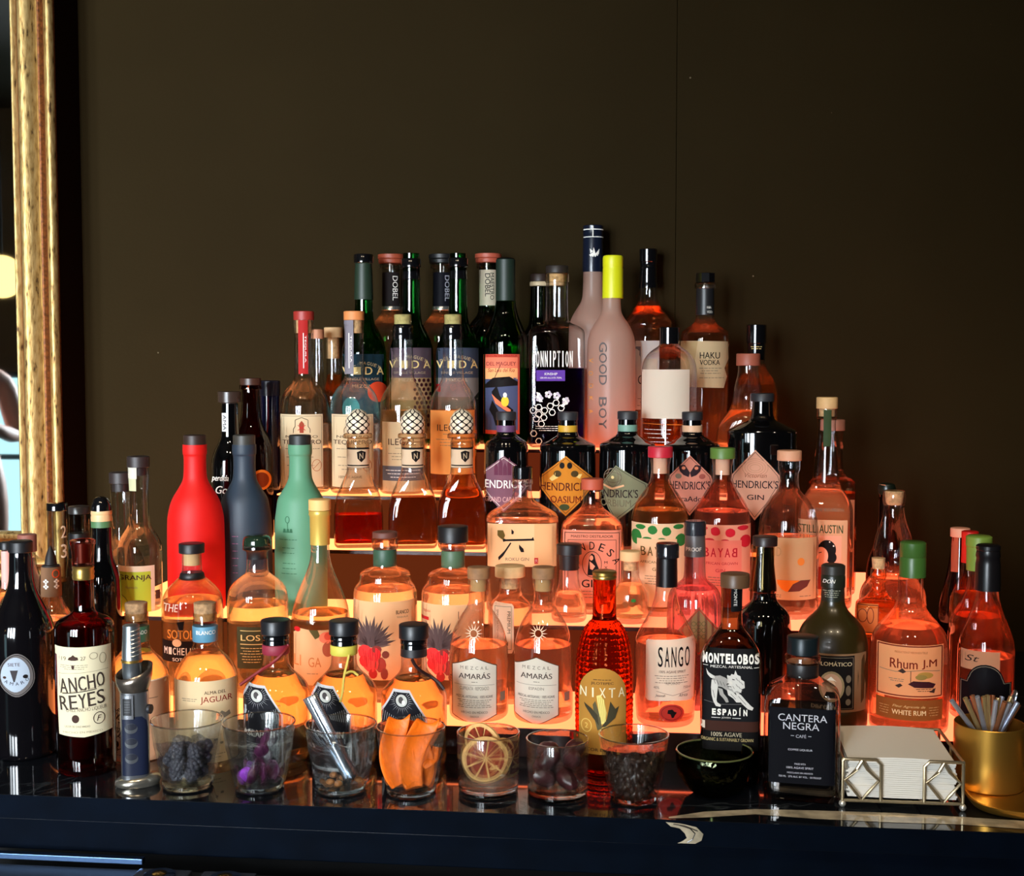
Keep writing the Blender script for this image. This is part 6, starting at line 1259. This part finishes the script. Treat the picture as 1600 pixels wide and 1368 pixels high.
# grapefruit slices
pe = M((206, 160, 96), 0.7, var=0.15, bscale=120); fle = M((126, 44, 22), 0.35, var=0.45, bscale=140, bump=0.5)
def slice_(lab, x, y, z, r, ry, rz, rx):
    root = empty('grapefruit_slice', inside(g5, x, y, z)); tag(root, lab, 'fruit slice', 'dried grapefruit slices')
    root.rotation_euler = (R_(90) + rx, ry, rz + g5.rot)
    bm = bmesh.new(); rings = []
    for zz, k in ((-0.0022, 0.95), (-0.0016, 1.0), (0.0016, 1.0), (0.0022, 0.95)):
        rings.append([bm.verts.new((r * k * (1 + 0.03 * math.sin(3 * t)) * math.cos(t), r * k * 0.96 * math.sin(t), zz + 0.0012 * math.sin(2 * t))) for t in [2 * math.pi * j / 48 for j in range(48)]])
    for a, b2 in zip(rings, rings[1:]):
        for j in range(48): bm.faces.new((a[j], a[(j + 1) % 48], b2[(j + 1) % 48], b2[j]))
    bm.faces.new(rings[0][::-1]); bm.faces.new(rings[-1]); mesh_obj('peel', bm, pe, root)
    bm = bmesh.new(); n = 9
    for k in range(n):
        a0, a1 = 2 * math.pi * k / n + 0.05, 2 * math.pi * (k + 1) / n - 0.05
        for sg in (-1, 1):
            base = sg * 0.0018; c = bm.verts.new((r * 0.08 * math.cos((a0 + a1) / 2), r * 0.08 * math.sin((a0 + a1) / 2), base + sg * 0.0012))
            e = [bm.verts.new((r * 0.82 * math.cos(a0 + (a1 - a0) * j / 6) * 1, r * 0.80 * math.sin(a0 + (a1 - a0) * j / 6), base + sg * (0.0012 + 0.0012 * math.sin(2 * (a0 + (a1 - a0) * j / 6))))) for j in range(7)]
            for j in range(6): bm.faces.new((c, e[j], e[j + 1]) if sg > 0 else (c, e[j + 1], e[j]))
    mesh_obj('flesh', bm, fle, root)
slice_('front dried grapefruit slice facing out of the glass', -0.004, -0.014, 0.046, 0.0295, 0.0, 0.12, -0.12)
slice_('dried grapefruit slice behind the front one, turned to the right', 0.017, 0.006, 0.043, 0.0245, 0.3, 0.9, 0.0)
slice_('rearmost dried grapefruit slice standing above the glass rim', -0.007, 0.012, 0.060, 0.0265, 0.1, -0.5, 0.10)
# dates
DT = M((58, 24, 26), 0.35, bump=0.9, bscale=70, var=0.4, coat=0.3)
bm = bmesh.new(); g = bmesh.ops.create_icosphere(bm, subdivisions=3, radius=1.0)
for v in g['verts']:
    v.co = Vector((v.co.x * 0.0165, v.co.y * 0.0112, v.co.z * 0.0112)) * (1 + 0.06 * math.sin(v.co.y * 9 + v.co.x * 3))
dt = mesh_obj('date', bm, DT, None)
for i, (x, y, z, rz, ry) in enumerate([(-0.017, -0.016, 0.027, 0.5, 0.5), (0.012, -0.020, 0.026, 2.4, -0.4), (0.004, 0.010, 0.026, 0.2, 0.1), (-0.020, 0.010, 0.030, 1.2, 0.9), (-0.010, -0.012, 0.050, 0.9, -0.5), (0.018, -0.006, 0.048, 2.0, 0.6), (0.022, 0.014, 0.056, 1.0, -0.2), (-0.012, 0.014, 0.053, 2.6, 0.2)]):
    o = dt if i == 0 else dt.copy()
    if i: C.objects.link(o)
    o.location = inside(g6, x, y, z); o.rotation_euler = (0, ry, rz); tag(o, 'wrinkled dark date %s of the right hand straight glass' % where(x, y, z, 0.035, 0.052), 'date', 'dates in the rocks glass')
# coffee beans
bm = bmesh.new(); g = bmesh.ops.create_uvsphere(bm, u_segments=12, v_segments=8, radius=1.0)
for v in g['verts']:
    x, y, z = v.co; zz = max(z, -0.15); 
    if z < 0 and abs(y) < 0.25: zz += 0.22
    v.co = Vector((x * 0.0052, y * 0.0037, zz * 0.0030))
bean = mesh_obj('coffee_bean', bm, M((44, 26, 18), 0.35, var=0.3, bscale=150), None); nb = 0
h7 = g7.h
for lay in range(10):
    z = g7.floor + 0.004 + lay * 0.0062
    if z > h7 * 0.70: break
    ro = g7.R0 + (g7.R1 - g7.R0) * 1.30 * (z / h7) * 0.98 - 0.0105
    for rr_, n in ((ro, int(2 * math.pi * ro / 0.0088)), (ro - 0.009, int(2 * math.pi * (ro - 0.009) / 0.0105) if lay > 7 else 0), (ro - 0.018, 5 if lay > 7 else 0)):
        for k in range(n):
            a = 2 * math.pi * (k + 0.5 * (lay % 2)) / n + rnd.uniform(-.08, .08)
            o = bean if nb == 0 else bean.copy()
            if nb: C.objects.link(o)
            nb += 1
            o.location = inside(g7, rr_ * math.cos(a), rr_ * math.sin(a), z + rnd.uniform(-.0008, .0008))
            o.rotation_euler = (R_(90) + rnd.uniform(-.5, .5), rnd.uniform(0, 6.28), a + R_(90) + g7.rot + (0 if rnd.random() < 0.5 else math.pi)) if rr_ == ro and lay < 8 else (rnd.uniform(-.6, .6) + (math.pi if rnd.random() < 0.6 else 0), rnd.uniform(-.5, .5), rnd.uniform(0, 6.28))
            tag(o, 'roasted coffee bean in the rightmost faceted tumbler', 'coffee bean', 'coffee beans in the tumbler')
# ------------------------------------------------------------------ kitchen torch
sv = M((150, 152, 156), 0.28, 0.9); tq = on_z(212, 1236, ZC)
t = Bottle('silver and navy kitchen torch standing on an oval foot', 211, 'c0', [(1078, 22, 2.6), (1100, 22.5, 2.8), (1125, 22.5, 3), (1160, 22, 3), (1213, 22, 3)], sv, dr=0.85, cat='torch', name='kitchen_torch', bodyname='torch_body', Y=tq.y + 0.026, smooth=1)
bm = bmesh.new(); rg = []
for z, k in ((0.0004, 0.92), (0.003, 1.0), (0.0065, 0.98), (0.010, 0.86), (0.0125, 0.62)):
    rg.append([bm.verts.new((t.s * 36 * k * math.cos(a) * (1 + 0.10 * math.cos(a)), t.s * 25 * k * math.sin(a), z + 0.004 * (math.cos(a) * 0.5 + 0.5) * (1 if z > 0.001 else 0))) for a in [2 * math.pi * j / 40 for j in range(40)]])
for a, b2 in zip(rg, rg[1:]):
    for j in range(40): bm.faces.new((a[j], a[(j + 1) % 40], b2[(j + 1) % 40], b2[j]))
bm.faces.new(rg[0][::-1]); bm.faces.new(rg[-1]); mesh_obj('foot', bm, M((176, 170, 156), 0.22, 0.9), t.root)
o = PO([(192, 1124), (198, 1119), (222, 1119), (229, 1126), (231, 1140), (231, 1211), (191, 1211)], M((18, 24, 44), 0.35), 0)
for y in (1137, 1160, 1184): o += EL(205, y, 10, 8, M((100, 102, 104), 0.3, 0.7), 1) + EL(205, y - 2.5, 9, 5, M((20, 22, 34), 0.4), 2)  # grey and dark ellipses paint the shading of three thumb recesses
t.art(o, 'grip')
t.art(RE(190, 1085, 209, 1122, M((196, 198, 204), 0.25, 0.9), 0) + RE(193, 1090, 206, 1116, M((14, 14, 16), 0.4), 1) + sum([RE(195, 1094 + i * 4, 204, 1095.5 + i * 4, M((60, 60, 64), 0.4), 2) for i in range(5)], []), 'trigger', zoff=0.002)
bm = bmesh.new(); tube(bm, [(t.s * 21, -0.008, t.zp(1106)), (t.s * 25, -0.010, t.zp(1106))], 0.0062, 14); mesh_obj('dial', bm, M((30, 30, 34), 0.4), t.root)
# flared burner guard, open towards the front
bm = bmesh.new(); rows = []
for i, (y, r, th) in enumerate(((1084, 19, 0), (1076, 24, 0), (1064, 28, 0), (1052, 29, 0))):
    row = []
    for j in range(33):
        a = 2 * math.pi * j / 32; zz = t.zp(y) + (0.010 * (0.5 + 0.5 * math.sin(a)) + 0.007 * math.cos(a)) * i / 3.0
        row.append(bm.verts.new((t.s * r * math.cos(a), t.s * r * 0.9 * math.sin(a), zz)))
    rows.append(row)
for a, b2 in zip(rows, rows[1:]):
    for j in range(32): bm.faces.new((a[j], a[j + 1], b2[j + 1], b2[j]))
o = mesh_obj('burner_guard', bm, M((140, 128, 116), 0.25, 0.9), t.root); o.modifiers.new('thick', 'SOLIDIFY').thickness = 0.0022
n = t.part('nozzle', [(975, 11), (976, 13), (1000, 14.2), (1028, 15.4), (1029, 16), (1032, 16), (1033, 15.4), (1050, 15), (1066, 13), (1080, 10)], [M((150, 156, 160), 0.3, 0.9)]); n.location.x = -t.s * 3
bm = bmesh.new()
for i in range(7):
    y = 984 + i * 6.4; P = []
    for j in range(9):
        a = R_(-90 - 6 + 66 * j / 8); r = t.s * (13.2 + (y - 975) * 0.045); P.append((r * math.cos(a) - t.s * 3, r * math.sin(a), t.zp(y) + 0.0035 * (abs(j - 0) / 8.0) ** 1.3))
    tube(bm, P, 0.0008, 5)
mesh_obj('nozzle_grooves', bm, M((196, 200, 200), 0.25, 0.9), n).location.x = t.s * 3
t.part('gold_ring', [(1028.5, 15.8), (1029, 16.8), (1032.5, 16.8), (1033, 15.8)], GLD).location.x = -t.s * 3
# ------------------------------------------------------------------ dark faceted bowl
s = stand(1116, 1250, 1172, 34); k = s.k
root = empty('glass_bowl', (s.X, s.Y, ZC), s.rot); tag(root, 'low dark green glass bowl with rippled hammered sides', 'bowl')
bm = bmesh.new(); H = s.h; seg = 40; rings = []; rn = random.Random(3)
for i, (z, r) in enumerate([(0.0006, 30), (0.004, 36), (H * .2, 46), (H * .4, 54), (H * .6, 59), (H * .8, 61.5), (H * .97, 61), (H, 60), (H * .97, 58.4), (H * .6, 55), (H * .3, 44), (0.009, 24)]):
    rings.append([bm.verts.new((r * k * math.cos(2 * math.pi * j / seg) * (1 + (rn.uniform(-.035, .035) if 1 < i < 6 else 0)), r * k * math.sin(2 * math.pi * j / seg) * (1 + (rn.uniform(-.035, .035) if 1 < i < 6 else 0)), z)) for j in range(seg)])
for a, b2 in zip(rings, rings[1:]):
    for j in range(seg): bm.faces.new((a[j], a[(j + 1) % seg], b2[(j + 1) % seg], b2[j]))
bm.faces.new(rings[0][::-1]); bm.faces.new(rings[-1]); mesh_obj('bowl_body', bm, solid_glass((0.42, 0.46, 0.28), 1.5, 0.0, 0.8, 60, 'dark_bowl_glass'), root, angle=50)
bm = bmesh.new(); tube(bm, [(59.6 * k * math.cos(6.2832 * j / 48), 59.6 * k * math.sin(6.2832 * j / 48), H + 0.0002) for j in range(49)], 0.0012, 6, cap=False); mesh_obj('rim', bm, M((96, 100, 60), 0.15, 0.3, coat=0.6), root)
# ------------------------------------------------------------------ napkin holder
WR = M((176, 158, 126), 0.3, 0.85)
A = on_z(1317, 1262, ZC); B = on_z(1505, 1268, ZC); yf = (A.y + B.y) / 2 + 0.004; xc, hwid = (A.x + B.x) / 2, (B.x - A.x) / 2; DEP = 0.135
root = empty('napkin_holder', (xc, yf, ZC)); tag(root, 'champagne coloured wire napkin holder with diamond front panels', 'napkin holder')
ht = on_y(1410, 1188, yf).z - ZC; r = 0.0021; zb_ = 0.0085
def wires(name, paths, mat=WR, rad=r):
    bm = bmesh.new()
    for p in paths: tube(bm, p, rad, 8)
    return mesh_obj(name, bm, mat, root)
wires('base_frame', [[(-hwid, 0, zb_), (hwid, 0, zb_)], [(-hwid, DEP, zb_), (hwid, DEP, zb_)], [(-hwid, 0, zb_), (-hwid, DEP, zb_)], [(hwid, 0, zb_), (hwid, DEP, zb_)], [(-hwid * .33, 0, zb_), (-hwid * .33, DEP, zb_)], [(hwid * .33, 0, zb_), (hwid * .33, DEP, zb_)]])
for sg in (-1, 1):
    xo_, xi = sg * hwid, sg * hwid * 0.36; xm = (xo_ + xi) / 2
    p = [(xo_, 0, zb_), (xo_, 0, ht - 0.002), (xo_ - sg * 0.002, 0, ht), (xi + sg * 0.006, 0, ht), (xi, 0, ht - 0.006), (xi, 0, zb_)]
    di = [(xm, 0, ht - 0.001), (xm - 0.0065, -0.001, ht * 0.80), (xm - abs(xo_ - xi) / 2 + 0.003, -0.001, (ht + zb_) / 2), (xm - 0.0065, -0.001, ht * 0.30), (xm, 0, zb_ + 0.001), (xm + 0.0065, -0.001, ht * 0.30), (xm + abs(xo_ - xi) / 2 - 0.003, -0.001, (ht + zb_) / 2), (xm + 0.0065, -0.001, ht * 0.80), (xm, 0, ht - 0.001)]
    wires('front_panel', [p, di])
    wires('side_rail', [[(xo_, 0, ht), (xo_, DEP, ht + 0.002)], [(xo_, DEP, zb_), (xo_, DEP, ht + 0.002)], [(xo_, DEP / 2, zb_), (xo_, DEP / 2, ht + 0.001)]])
    for yy in (0, DEP):
        bm = bmesh.new(); bmesh.ops.create_uvsphere(bm, u_segments=14, v_segments=10, radius=0.0044)
        for v in bm.verts: v.co += Vector((xo_, yy, 0.0046))
        mesh_obj('foot', bm, M((220, 214, 200), 0.3, 0.7), root)
wires('back_rail', [[(-hwid, DEP, ht + 0.002), (hwid, DEP, ht + 0.002)]])
NP = paper((236, 230, 218), 0.15); rn = random.Random(5); N = 20; th = (ht * 0.99 - zb_) / N
for i in range(N):
    bm = bmesh.new(); w2, d2 = hwid - 0.0065 + rn.uniform(-.0022, .001), (DEP - 0.012) / 2
    nx, ny = 14, 10; z0, z1 = 0.0, th * 0.90; skew = rn.uniform(-.02, .02) * 0.5
    def sag(x, y): return -0.0004 * math.cos(2.2 * x / w2) + (0.004 * (x / w2) ** 2 * -1 + 0.007 * (1 - abs(x / w2)) * 0 ) * (i / N) + 0.012 * (i / N) ** 3 * (0.5 + 0.5 * y / d2) * 0.5
    grid = []
    for zz in (0, 1):
        g_ = []
        for a in range(nx + 1):
            g_.append([])
            for c in range(ny + 1):
                x = -w2 + 2 * w2 * a / nx; y = -d2 + 2 * d2 * c / ny
                g_[-1].append(bm.verts.new((x + skew * y, y - skew * x, (z1 if zz else z0) + sag(x, y))))
        grid.append(g_)
    for zz in (0, 1):
        for a in range(nx):
            for c in range(ny):
                q = [grid[zz][a][c], grid[zz][a + 1][c], grid[zz][a + 1][c + 1], grid[zz][a][c + 1]]
                bm.faces.new(q if zz else q[::-1])
    ed = [(a, 0) for a in range(nx)] + [(nx, c) for c in range(ny)] + [(a, ny) for a in range(nx, 0, -1)] + [(0, c) for c in range(ny, 0, -1)]
    for (a, c), (a2, c2) in zip(ed, ed[1:] + ed[:1]): bm.faces.new((grid[0][a][c], grid[0][a2][c2], grid[1][a2][c2], grid[1][a][c]))
    o = mesh_obj('napkin', bm, NP, None, loc=(xc + rn.uniform(-.001, .001), yf + DEP / 2, ZC + zb_ + r + 0.0008 + i * th), angle=30)
    tag(o, 'folded white paper napkin, %s from the bottom of the stack' % ORD[i] if i < N - 1 else 'topmost folded white paper napkin of the stack', 'napkin', 'paper napkins in the holder')
# ------------------------------------------------------------------ brass tray, cup and straws
BR = M((206, 154, 66), 0.32, 0.9, bump=0.05, bscale=30); BRi = M((120, 84, 34), 0.4, 0.9)
P = on_z(1600, 1288, ZC); tx0 = on_z(1514, 1262, ZC).x; ty0 = P.y + 0.002
root = empty('brass_tray', (tx0 + 0.13, ty0 + 0.075, ZC)); tag(root, 'shallow brass tray with rolled rim under the straw cup', 'tray')
bm = bmesh.new(); rings = []
for z, o_ in ((0.0006, -0.012), (0.002, -0.006), (0.010, 0.0), (0.0125, 0.001), (0.0128, -0.002), (0.010, -0.004), (0.0045, -0.011), (0.004, -0.02)):
    rings.append([bm.verts.new((*section(2 * math.pi * (j + .5) / 64, 0.13 + o_, 0.075 + o_, 3.2), z)) for j in range(64)])
for a, b2 in zip(rings, rings[1:]):
    for j in range(64): bm.faces.new((a[j], a[(j + 1) % 64], b2[(j + 1) % 64], b2[j]))
bm.faces.new(rings[0][::-1]); bm.faces.new(rings[-1]); mesh_obj('tray_body', bm, BR, root)
zt = ZC + 0.0042
s = stand(1545, 1243, 1128, 54, zt); k = s.k; R1 = 54 * k
root = empty('brass_cup', (s.X, s.Y, zt)); tag(root, 'cylindrical brushed brass cup holding metal straws', 'cup')
bm = bmesh.new(); rings = []
for z, r_ in ((0.0004, R1 * .97), (0.002, R1), (s.h - 0.001, R1), (s.h, R1 - 0.0006), (s.h - 0.0005, R1 - 0.0018), (0.004, R1 - 0.0020), (0.003, R1 - 0.004)):
    rings.append([bm.verts.new((r_ * math.cos(2 * math.pi * j / 64), r_ * math.sin(2 * math.pi * j / 64), z)) for j in range(64)])
for a, b2 in zip(rings, rings[1:]):
    for j in range(64): bm.faces.new((a[j], a[(j + 1) % 64], b2[(j + 1) % 64], b2[j]))
bm.faces.new(rings[0][::-1]); bm.faces.new(rings[-1]); mesh_obj('cup_body', bm, BR, root, angle=30)
cup = s; rn = random.Random(8); cols = [((200, 202, 210), 'steel'), ((206, 176, 120), 'champagne'), ((190, 200, 225), 'steel'), ((196, 130, 90), 'copper')]
tops = [(1487, 1094), (1508, 1090), (1514, 1093), (1519, 1086), (1527, 1088), (1537, 1088), (1543, 1086), (1551, 1086), (1556, 1094), (1560, 1090), (1566, 1088), (1570, 1096), (1577, 1098), (1580, 1088), (1590, 1097), (1592, 1100)]
for i, (px, py) in enumerate(tops):
    a = rn.uniform(0, 6.28); rr_ = rn.uniform(0.35, 0.92) * (R1 - 0.006)
    dy_ = rn.uniform(-0.6, 0.6) * R1; q = on_y(px, py, s.Y + dy_)
    top = Vector((q.x, q.y, q.z)); hor = Vector((top.x - s.X, top.y - s.Y, 0))
    # the straw touches the inner wall at the rim and slopes back to the floor on the other side
    bx, by = -hor.x * 0.55, -hor.y * 0.55; bl = math.hypot(bx, by); lim = R1 - 0.0075
    if bl > lim: bx, by = bx / bl * lim, by / bl * lim
    bot = Vector((s.X + bx, s.Y + by, zt + 0.0065)); f = (s.h + zt - bot.z) / (top.z - bot.z)
    at = bot + (top - bot) * f; rad = math.hypot(at.x - s.X, at.y - s.Y)
    if rad > R1 - 0.006:
        u = (R1 - 0.006) / rad; at = Vector((s.X + (at.x - s.X) * u, s.Y + (at.y - s.Y) * u, at.z)); bot = at + (at - top) * (f / (1 - f)); 
        bl = math.hypot(bot.x - s.X, bot.y - s.Y)
        if bl > lim: bot = Vector((s.X + (bot.x - s.X) * lim / bl, s.Y + (bot.y - s.Y) * lim / bl, bot.z))
        top = at + (at - bot) * ((1 - f) / f)
    c, nm = cols[i % 4] if i not in (5, 6) else cols[1]
    bm = bmesh.new(); d = top - bot; L_ = d.length; seg = 14; R2 = 0.0032; rings = []
    for z, r_ in ((0, R2), (L_, R2), (L_ + 0.0002, R2 - 0.0003), (L_, R2 - 0.0007), (L_ - 0.03, R2 - 0.0007)): rings.append([bm.verts.new((r_ * math.cos(2 * math.pi * j / seg), r_ * math.sin(2 * math.pi * j / seg), z)) for j in range(seg)])
    for a_, b2 in zip(rings, rings[1:]):
        for j in range(seg): bm.faces.new((a_[j], a_[(j + 1) % seg], b2[(j + 1) % seg], b2[j]))
    bm.faces.new(rings[0][::-1]); bm.faces.new(rings[-1])
    o = mesh_obj('metal_straw', bm, M(c, 0.3, 0.75), None, loc=bot); o.rotation_euler = d.to_track_quat('Z', 'Y').to_euler()
    tag(o, '%s coloured metal straw, %s from the left in the brass cup' % (nm, ORD[i]), 'straw', 'metal straws in the brass cup')
# bar spoon
q = on_y(1587, 1080, s.Y + 0.012); bot = Vector((s.X + 0.004, s.Y - 0.004, zt + 0.006)); d = Vector(q) - bot; L_ = d.length
root = empty('bar_spoon', bot); root.rotation_euler = d.to_track_quat('Z', 'Y').to_euler(); tag(root, 'steel spoon with its bowl upwards at the right of the straws', 'spoon')
bm = bmesh.new(); tube(bm, [(0, 0, 0), (0, 0, L_ - 0.018)], 0.0016, 8); mesh_obj('handle', bm, CH, root)
bm = bmesh.new(); g = bmesh.ops.create_uvsphere(bm, u_segments=16, v_segments=10, radius=1)
for v in g['verts']: v.co = Vector((v.co.x * 0.0062, v.co.y * 0.0022 + 0.0016 * (1 - v.co.z ** 2), v.co.z * 0.0105 + L_ - 0.008))
mesh_obj('spoon_bowl', bm, CH, root)

# ------------------------------------------------------------------ what the mirror sees: a hanging lamp and a guest
mdir = ray(3, 432); t_ = (YW - 0.088 - CAM.y) / mdir.y; hit = CAM + mdir * t_; d2 = Vector((mdir.x, -mdir.y, mdir.z)); lp = hit + d2 * (3.9 / -d2.y)
m, nt, out = node_mat('lamp_globe'); e = nt.nodes.new('ShaderNodeEmission'); e.inputs[0].default_value = (1.0, 0.66, 0.22, 1); e.inputs[1].default_value = 2.6; nt.links.new(e.outputs[0], out.inputs[0])
root = empty('pendant_lamp', lp); tag(root, 'warm glowing globe pendant lamp seen in the mirror', 'lamp')
bm = bmesh.new(); bmesh.ops.create_uvsphere(bm, u_segments=24, v_segments=16, radius=0.11); mesh_obj('globe', bm, m, root)
bm = bmesh.new(); tube(bm, [(0, 0, 0.11), (0, 0, 3.0 - lp.z)], 0.006, 8); mesh_obj('cord', bm, BK, root)
# guest
mdir = ray(-52, 520); hit = CAM + mdir * ((YW - 0.088 - CAM.y) / mdir.y); d2 = Vector((mdir.x, -mdir.y, mdir.z)); hp = hit + d2 * (3.4 / -d2.y)
gx, gy, hz = hp.x - 0.02, hp.y, hp.z
skin = M((206, 150, 128), 0.5); cloth = M((26, 26, 30), 0.8); jean = M((30, 36, 54), 0.8)
def figure(px, py, hz):
    s_ = hz / 1.62
    V = [((0, 0, 0.93), .15), ((0, 0, 1.10), .135), ((0, 0.01, 1.28), .155), ((0, 0.01, 1.41), .12), ((0, 0.005, 1.49), .055), ((0, -0.005, 1.56), .06),
         ((.10, 0, .86), .105), ((.105, -.01, .50), .066), ((.105, .02, .09), .042), ((.11, -.12, .035), .034), ((-.10, 0, .86), .105), ((-.105, -.01, .50), .066), ((-.105, .02, .09), .042), ((-.11, -.12, .035), .034),
         ((.18, .01, 1.39), .062), ((.235, .03, 1.12), .046), ((.17, -.16, 1.20), .034), ((.13, -.23, 1.30), .026), ((-.18, .01, 1.39), .062), ((-.235, .03, 1.12), .046), ((-.15, -.16, 1.16), .034), ((-.09, -.23, 1.20), .026)]
    E = [(0, 1), (1, 2), (2, 3), (3, 4), (4, 5), (0, 6), (6, 7), (7, 8), (8, 9), (0, 10), (10, 11), (11, 12), (12, 13), (3, 14), (14, 15), (15, 16), (16, 17), (3, 18), (18, 19), (19, 20), (20, 21)]
    for wi, sg in ((17, 1), (21, -1)):
        w0 = Vector(V[wi][0]); V.append((tuple(w0 + Vector((0, -.055, .03))), .024)); E.append((wi, len(V) - 1)); pi_ = len(V) - 1
        for fi, (dx, ln) in enumerate(((-.022, .032), (-.008, .038), (.008, .036), (.022, .028))):
            a = w0 + Vector((dx, -.085, .045)); b2 = a + Vector((dx * .2, -ln * .5, ln)); c = b2 + Vector((0, ln * .5, ln * .6))
            i0 = len(V); V += [(tuple(a), .0095), (tuple(b2), .0085), (tuple(c), .0075)]; E += [(pi_, i0), (i0, i0 + 1), (i0 + 1, i0 + 2)]
        a = w0 + Vector((-sg * .03, -.03, .03)); i0 = len(V); V += [(tuple(a), .011), (tuple(a + Vector((-sg * .012, -.02, .035))), .009)]; E += [(wi, i0), (i0, i0 + 1)]
    me = bpy.data.meshes.new('person'); me.from_pydata([Vector(v) * s_ for v, _ in V], E, [])
    o = bpy.data.objects.new('person', me); C.objects.link(o); md = o.modifiers.new('skin', 'SKIN'); md.use_smooth_shade = True
    for i, (_, r_) in enumerate(V): me.skin_vertices[0].data[i].radius = (r_ * s_, r_ * s_ * (.8 if i in (0, 1, 2, 3) else 1))
    me.skin_vertices[0].data[0].use_root = True
    o.modifiers.new('sub', 'SUBSURF').render_levels = 2
    bpy.context.view_layer.update(); dg = bpy.context.evaluated_depsgraph_get(); nm = bpy.data.meshes.new_from_object(o.evaluated_get(dg)); o.modifiers.clear(); o.data = nm
    bm = bmesh.new(); bm.from_mesh(nm)
    g = bmesh.ops.create_uvsphere(bm, u_segments=32, v_segments=24, radius=1.0)
    for v in g['verts']:
        x, y, z = v.co; jaw = 1 - 0.28 * max(0, -z); yy = y * 0.098 * (1 if y < 0 else 1.05); xx = x * 0.075 * jaw; zz = z * 0.118
        if y < -0.2:
            if abs(x) < 0.22 and -0.30 < z < 0.12: yy -= 0.022 * (1 - abs(x) / 0.22) * (0.12 - z) / 0.42
            if 0.18 < abs(x) < 0.55 and 0.0 < z < 0.28: yy += 0.008
            if abs(x) < 0.35 and -0.62 < z < -0.42: yy -= 0.004
        v.co = Vector((xx, yy - 0.012, zz + 1.63)) * s_
    for f in bm.faces:
        c = f.calc_center_median() / s_; f.smooth = True
        f.material_index = 0 if (c.z > 1.475 or (c.y < -0.16 and c.z > 1.1) ) else (1 if c.z > 0.9 else 2)
    bm.to_mesh(nm); bm.free(); nm.materials.clear()
    for m_ in (skin, cloth, jean): nm.materials.append(m_)
    o.location = (px, py, 0); tag(o, 'person in a dark shirt with raised hands, seen only in the mirror', 'person')
    for sg in (-1, 1):
        bm = bmesh.new(); bmesh.ops.create_uvsphere(bm, u_segments=12, v_segments=8, radius=0.0115 * s_); e_ = mesh_obj('eye', bm, [M((60, 40, 30), 0.2)], o, loc=(sg * 0.029 * s_, -0.094 * s_, 1.645 * s_))
        bm = bmesh.new(); bmesh.ops.create_uvsphere(bm, u_segments=12, v_segments=8, radius=1)
        for v in bm.verts: v.co = Vector((v.co.x * 0.008, v.co.y * 0.018, v.co.z * 0.030)) * s_
        mesh_obj('ear', bm, skin, o, loc=(sg * 0.076 * s_, 0.0, 1.63 * s_))
    bm = bmesh.new(); bmesh.ops.create_uvsphere(bm, u_segments=12, v_segments=8, radius=1)
    for v in bm.verts: v.co = Vector((v.co.x * 0.024, v.co.y * 0.006, v.co.z * 0.007)) * s_
    mesh_obj('mouth', bm, M((150, 70, 66), 0.4), o, loc=(0, -0.100 * s_, 1.575 * s_))
    bm = bmesh.new(); g = bmesh.ops.create_uvsphere(bm, u_segments=28, v_segments=20, radius=1)
    for v in g['verts']: v.co = Vector((v.co.x * 0.083, v.co.y * 0.106 + 0.016, v.co.z * 0.118 + 1.652)) * s_
    bmesh.ops.delete(bm, geom=[v for v in bm.verts if v.co.y < -0.02 * s_ and v.co.z < 1.70 * s_], context='VERTS')
    mesh_obj('hair', bm, M((40, 26, 18), 0.7, bump=0.6, bscale=120), o)
    return o
fig = figure(gx, gy, hz)
fig.rotation_euler = (0, 0, R_(150))
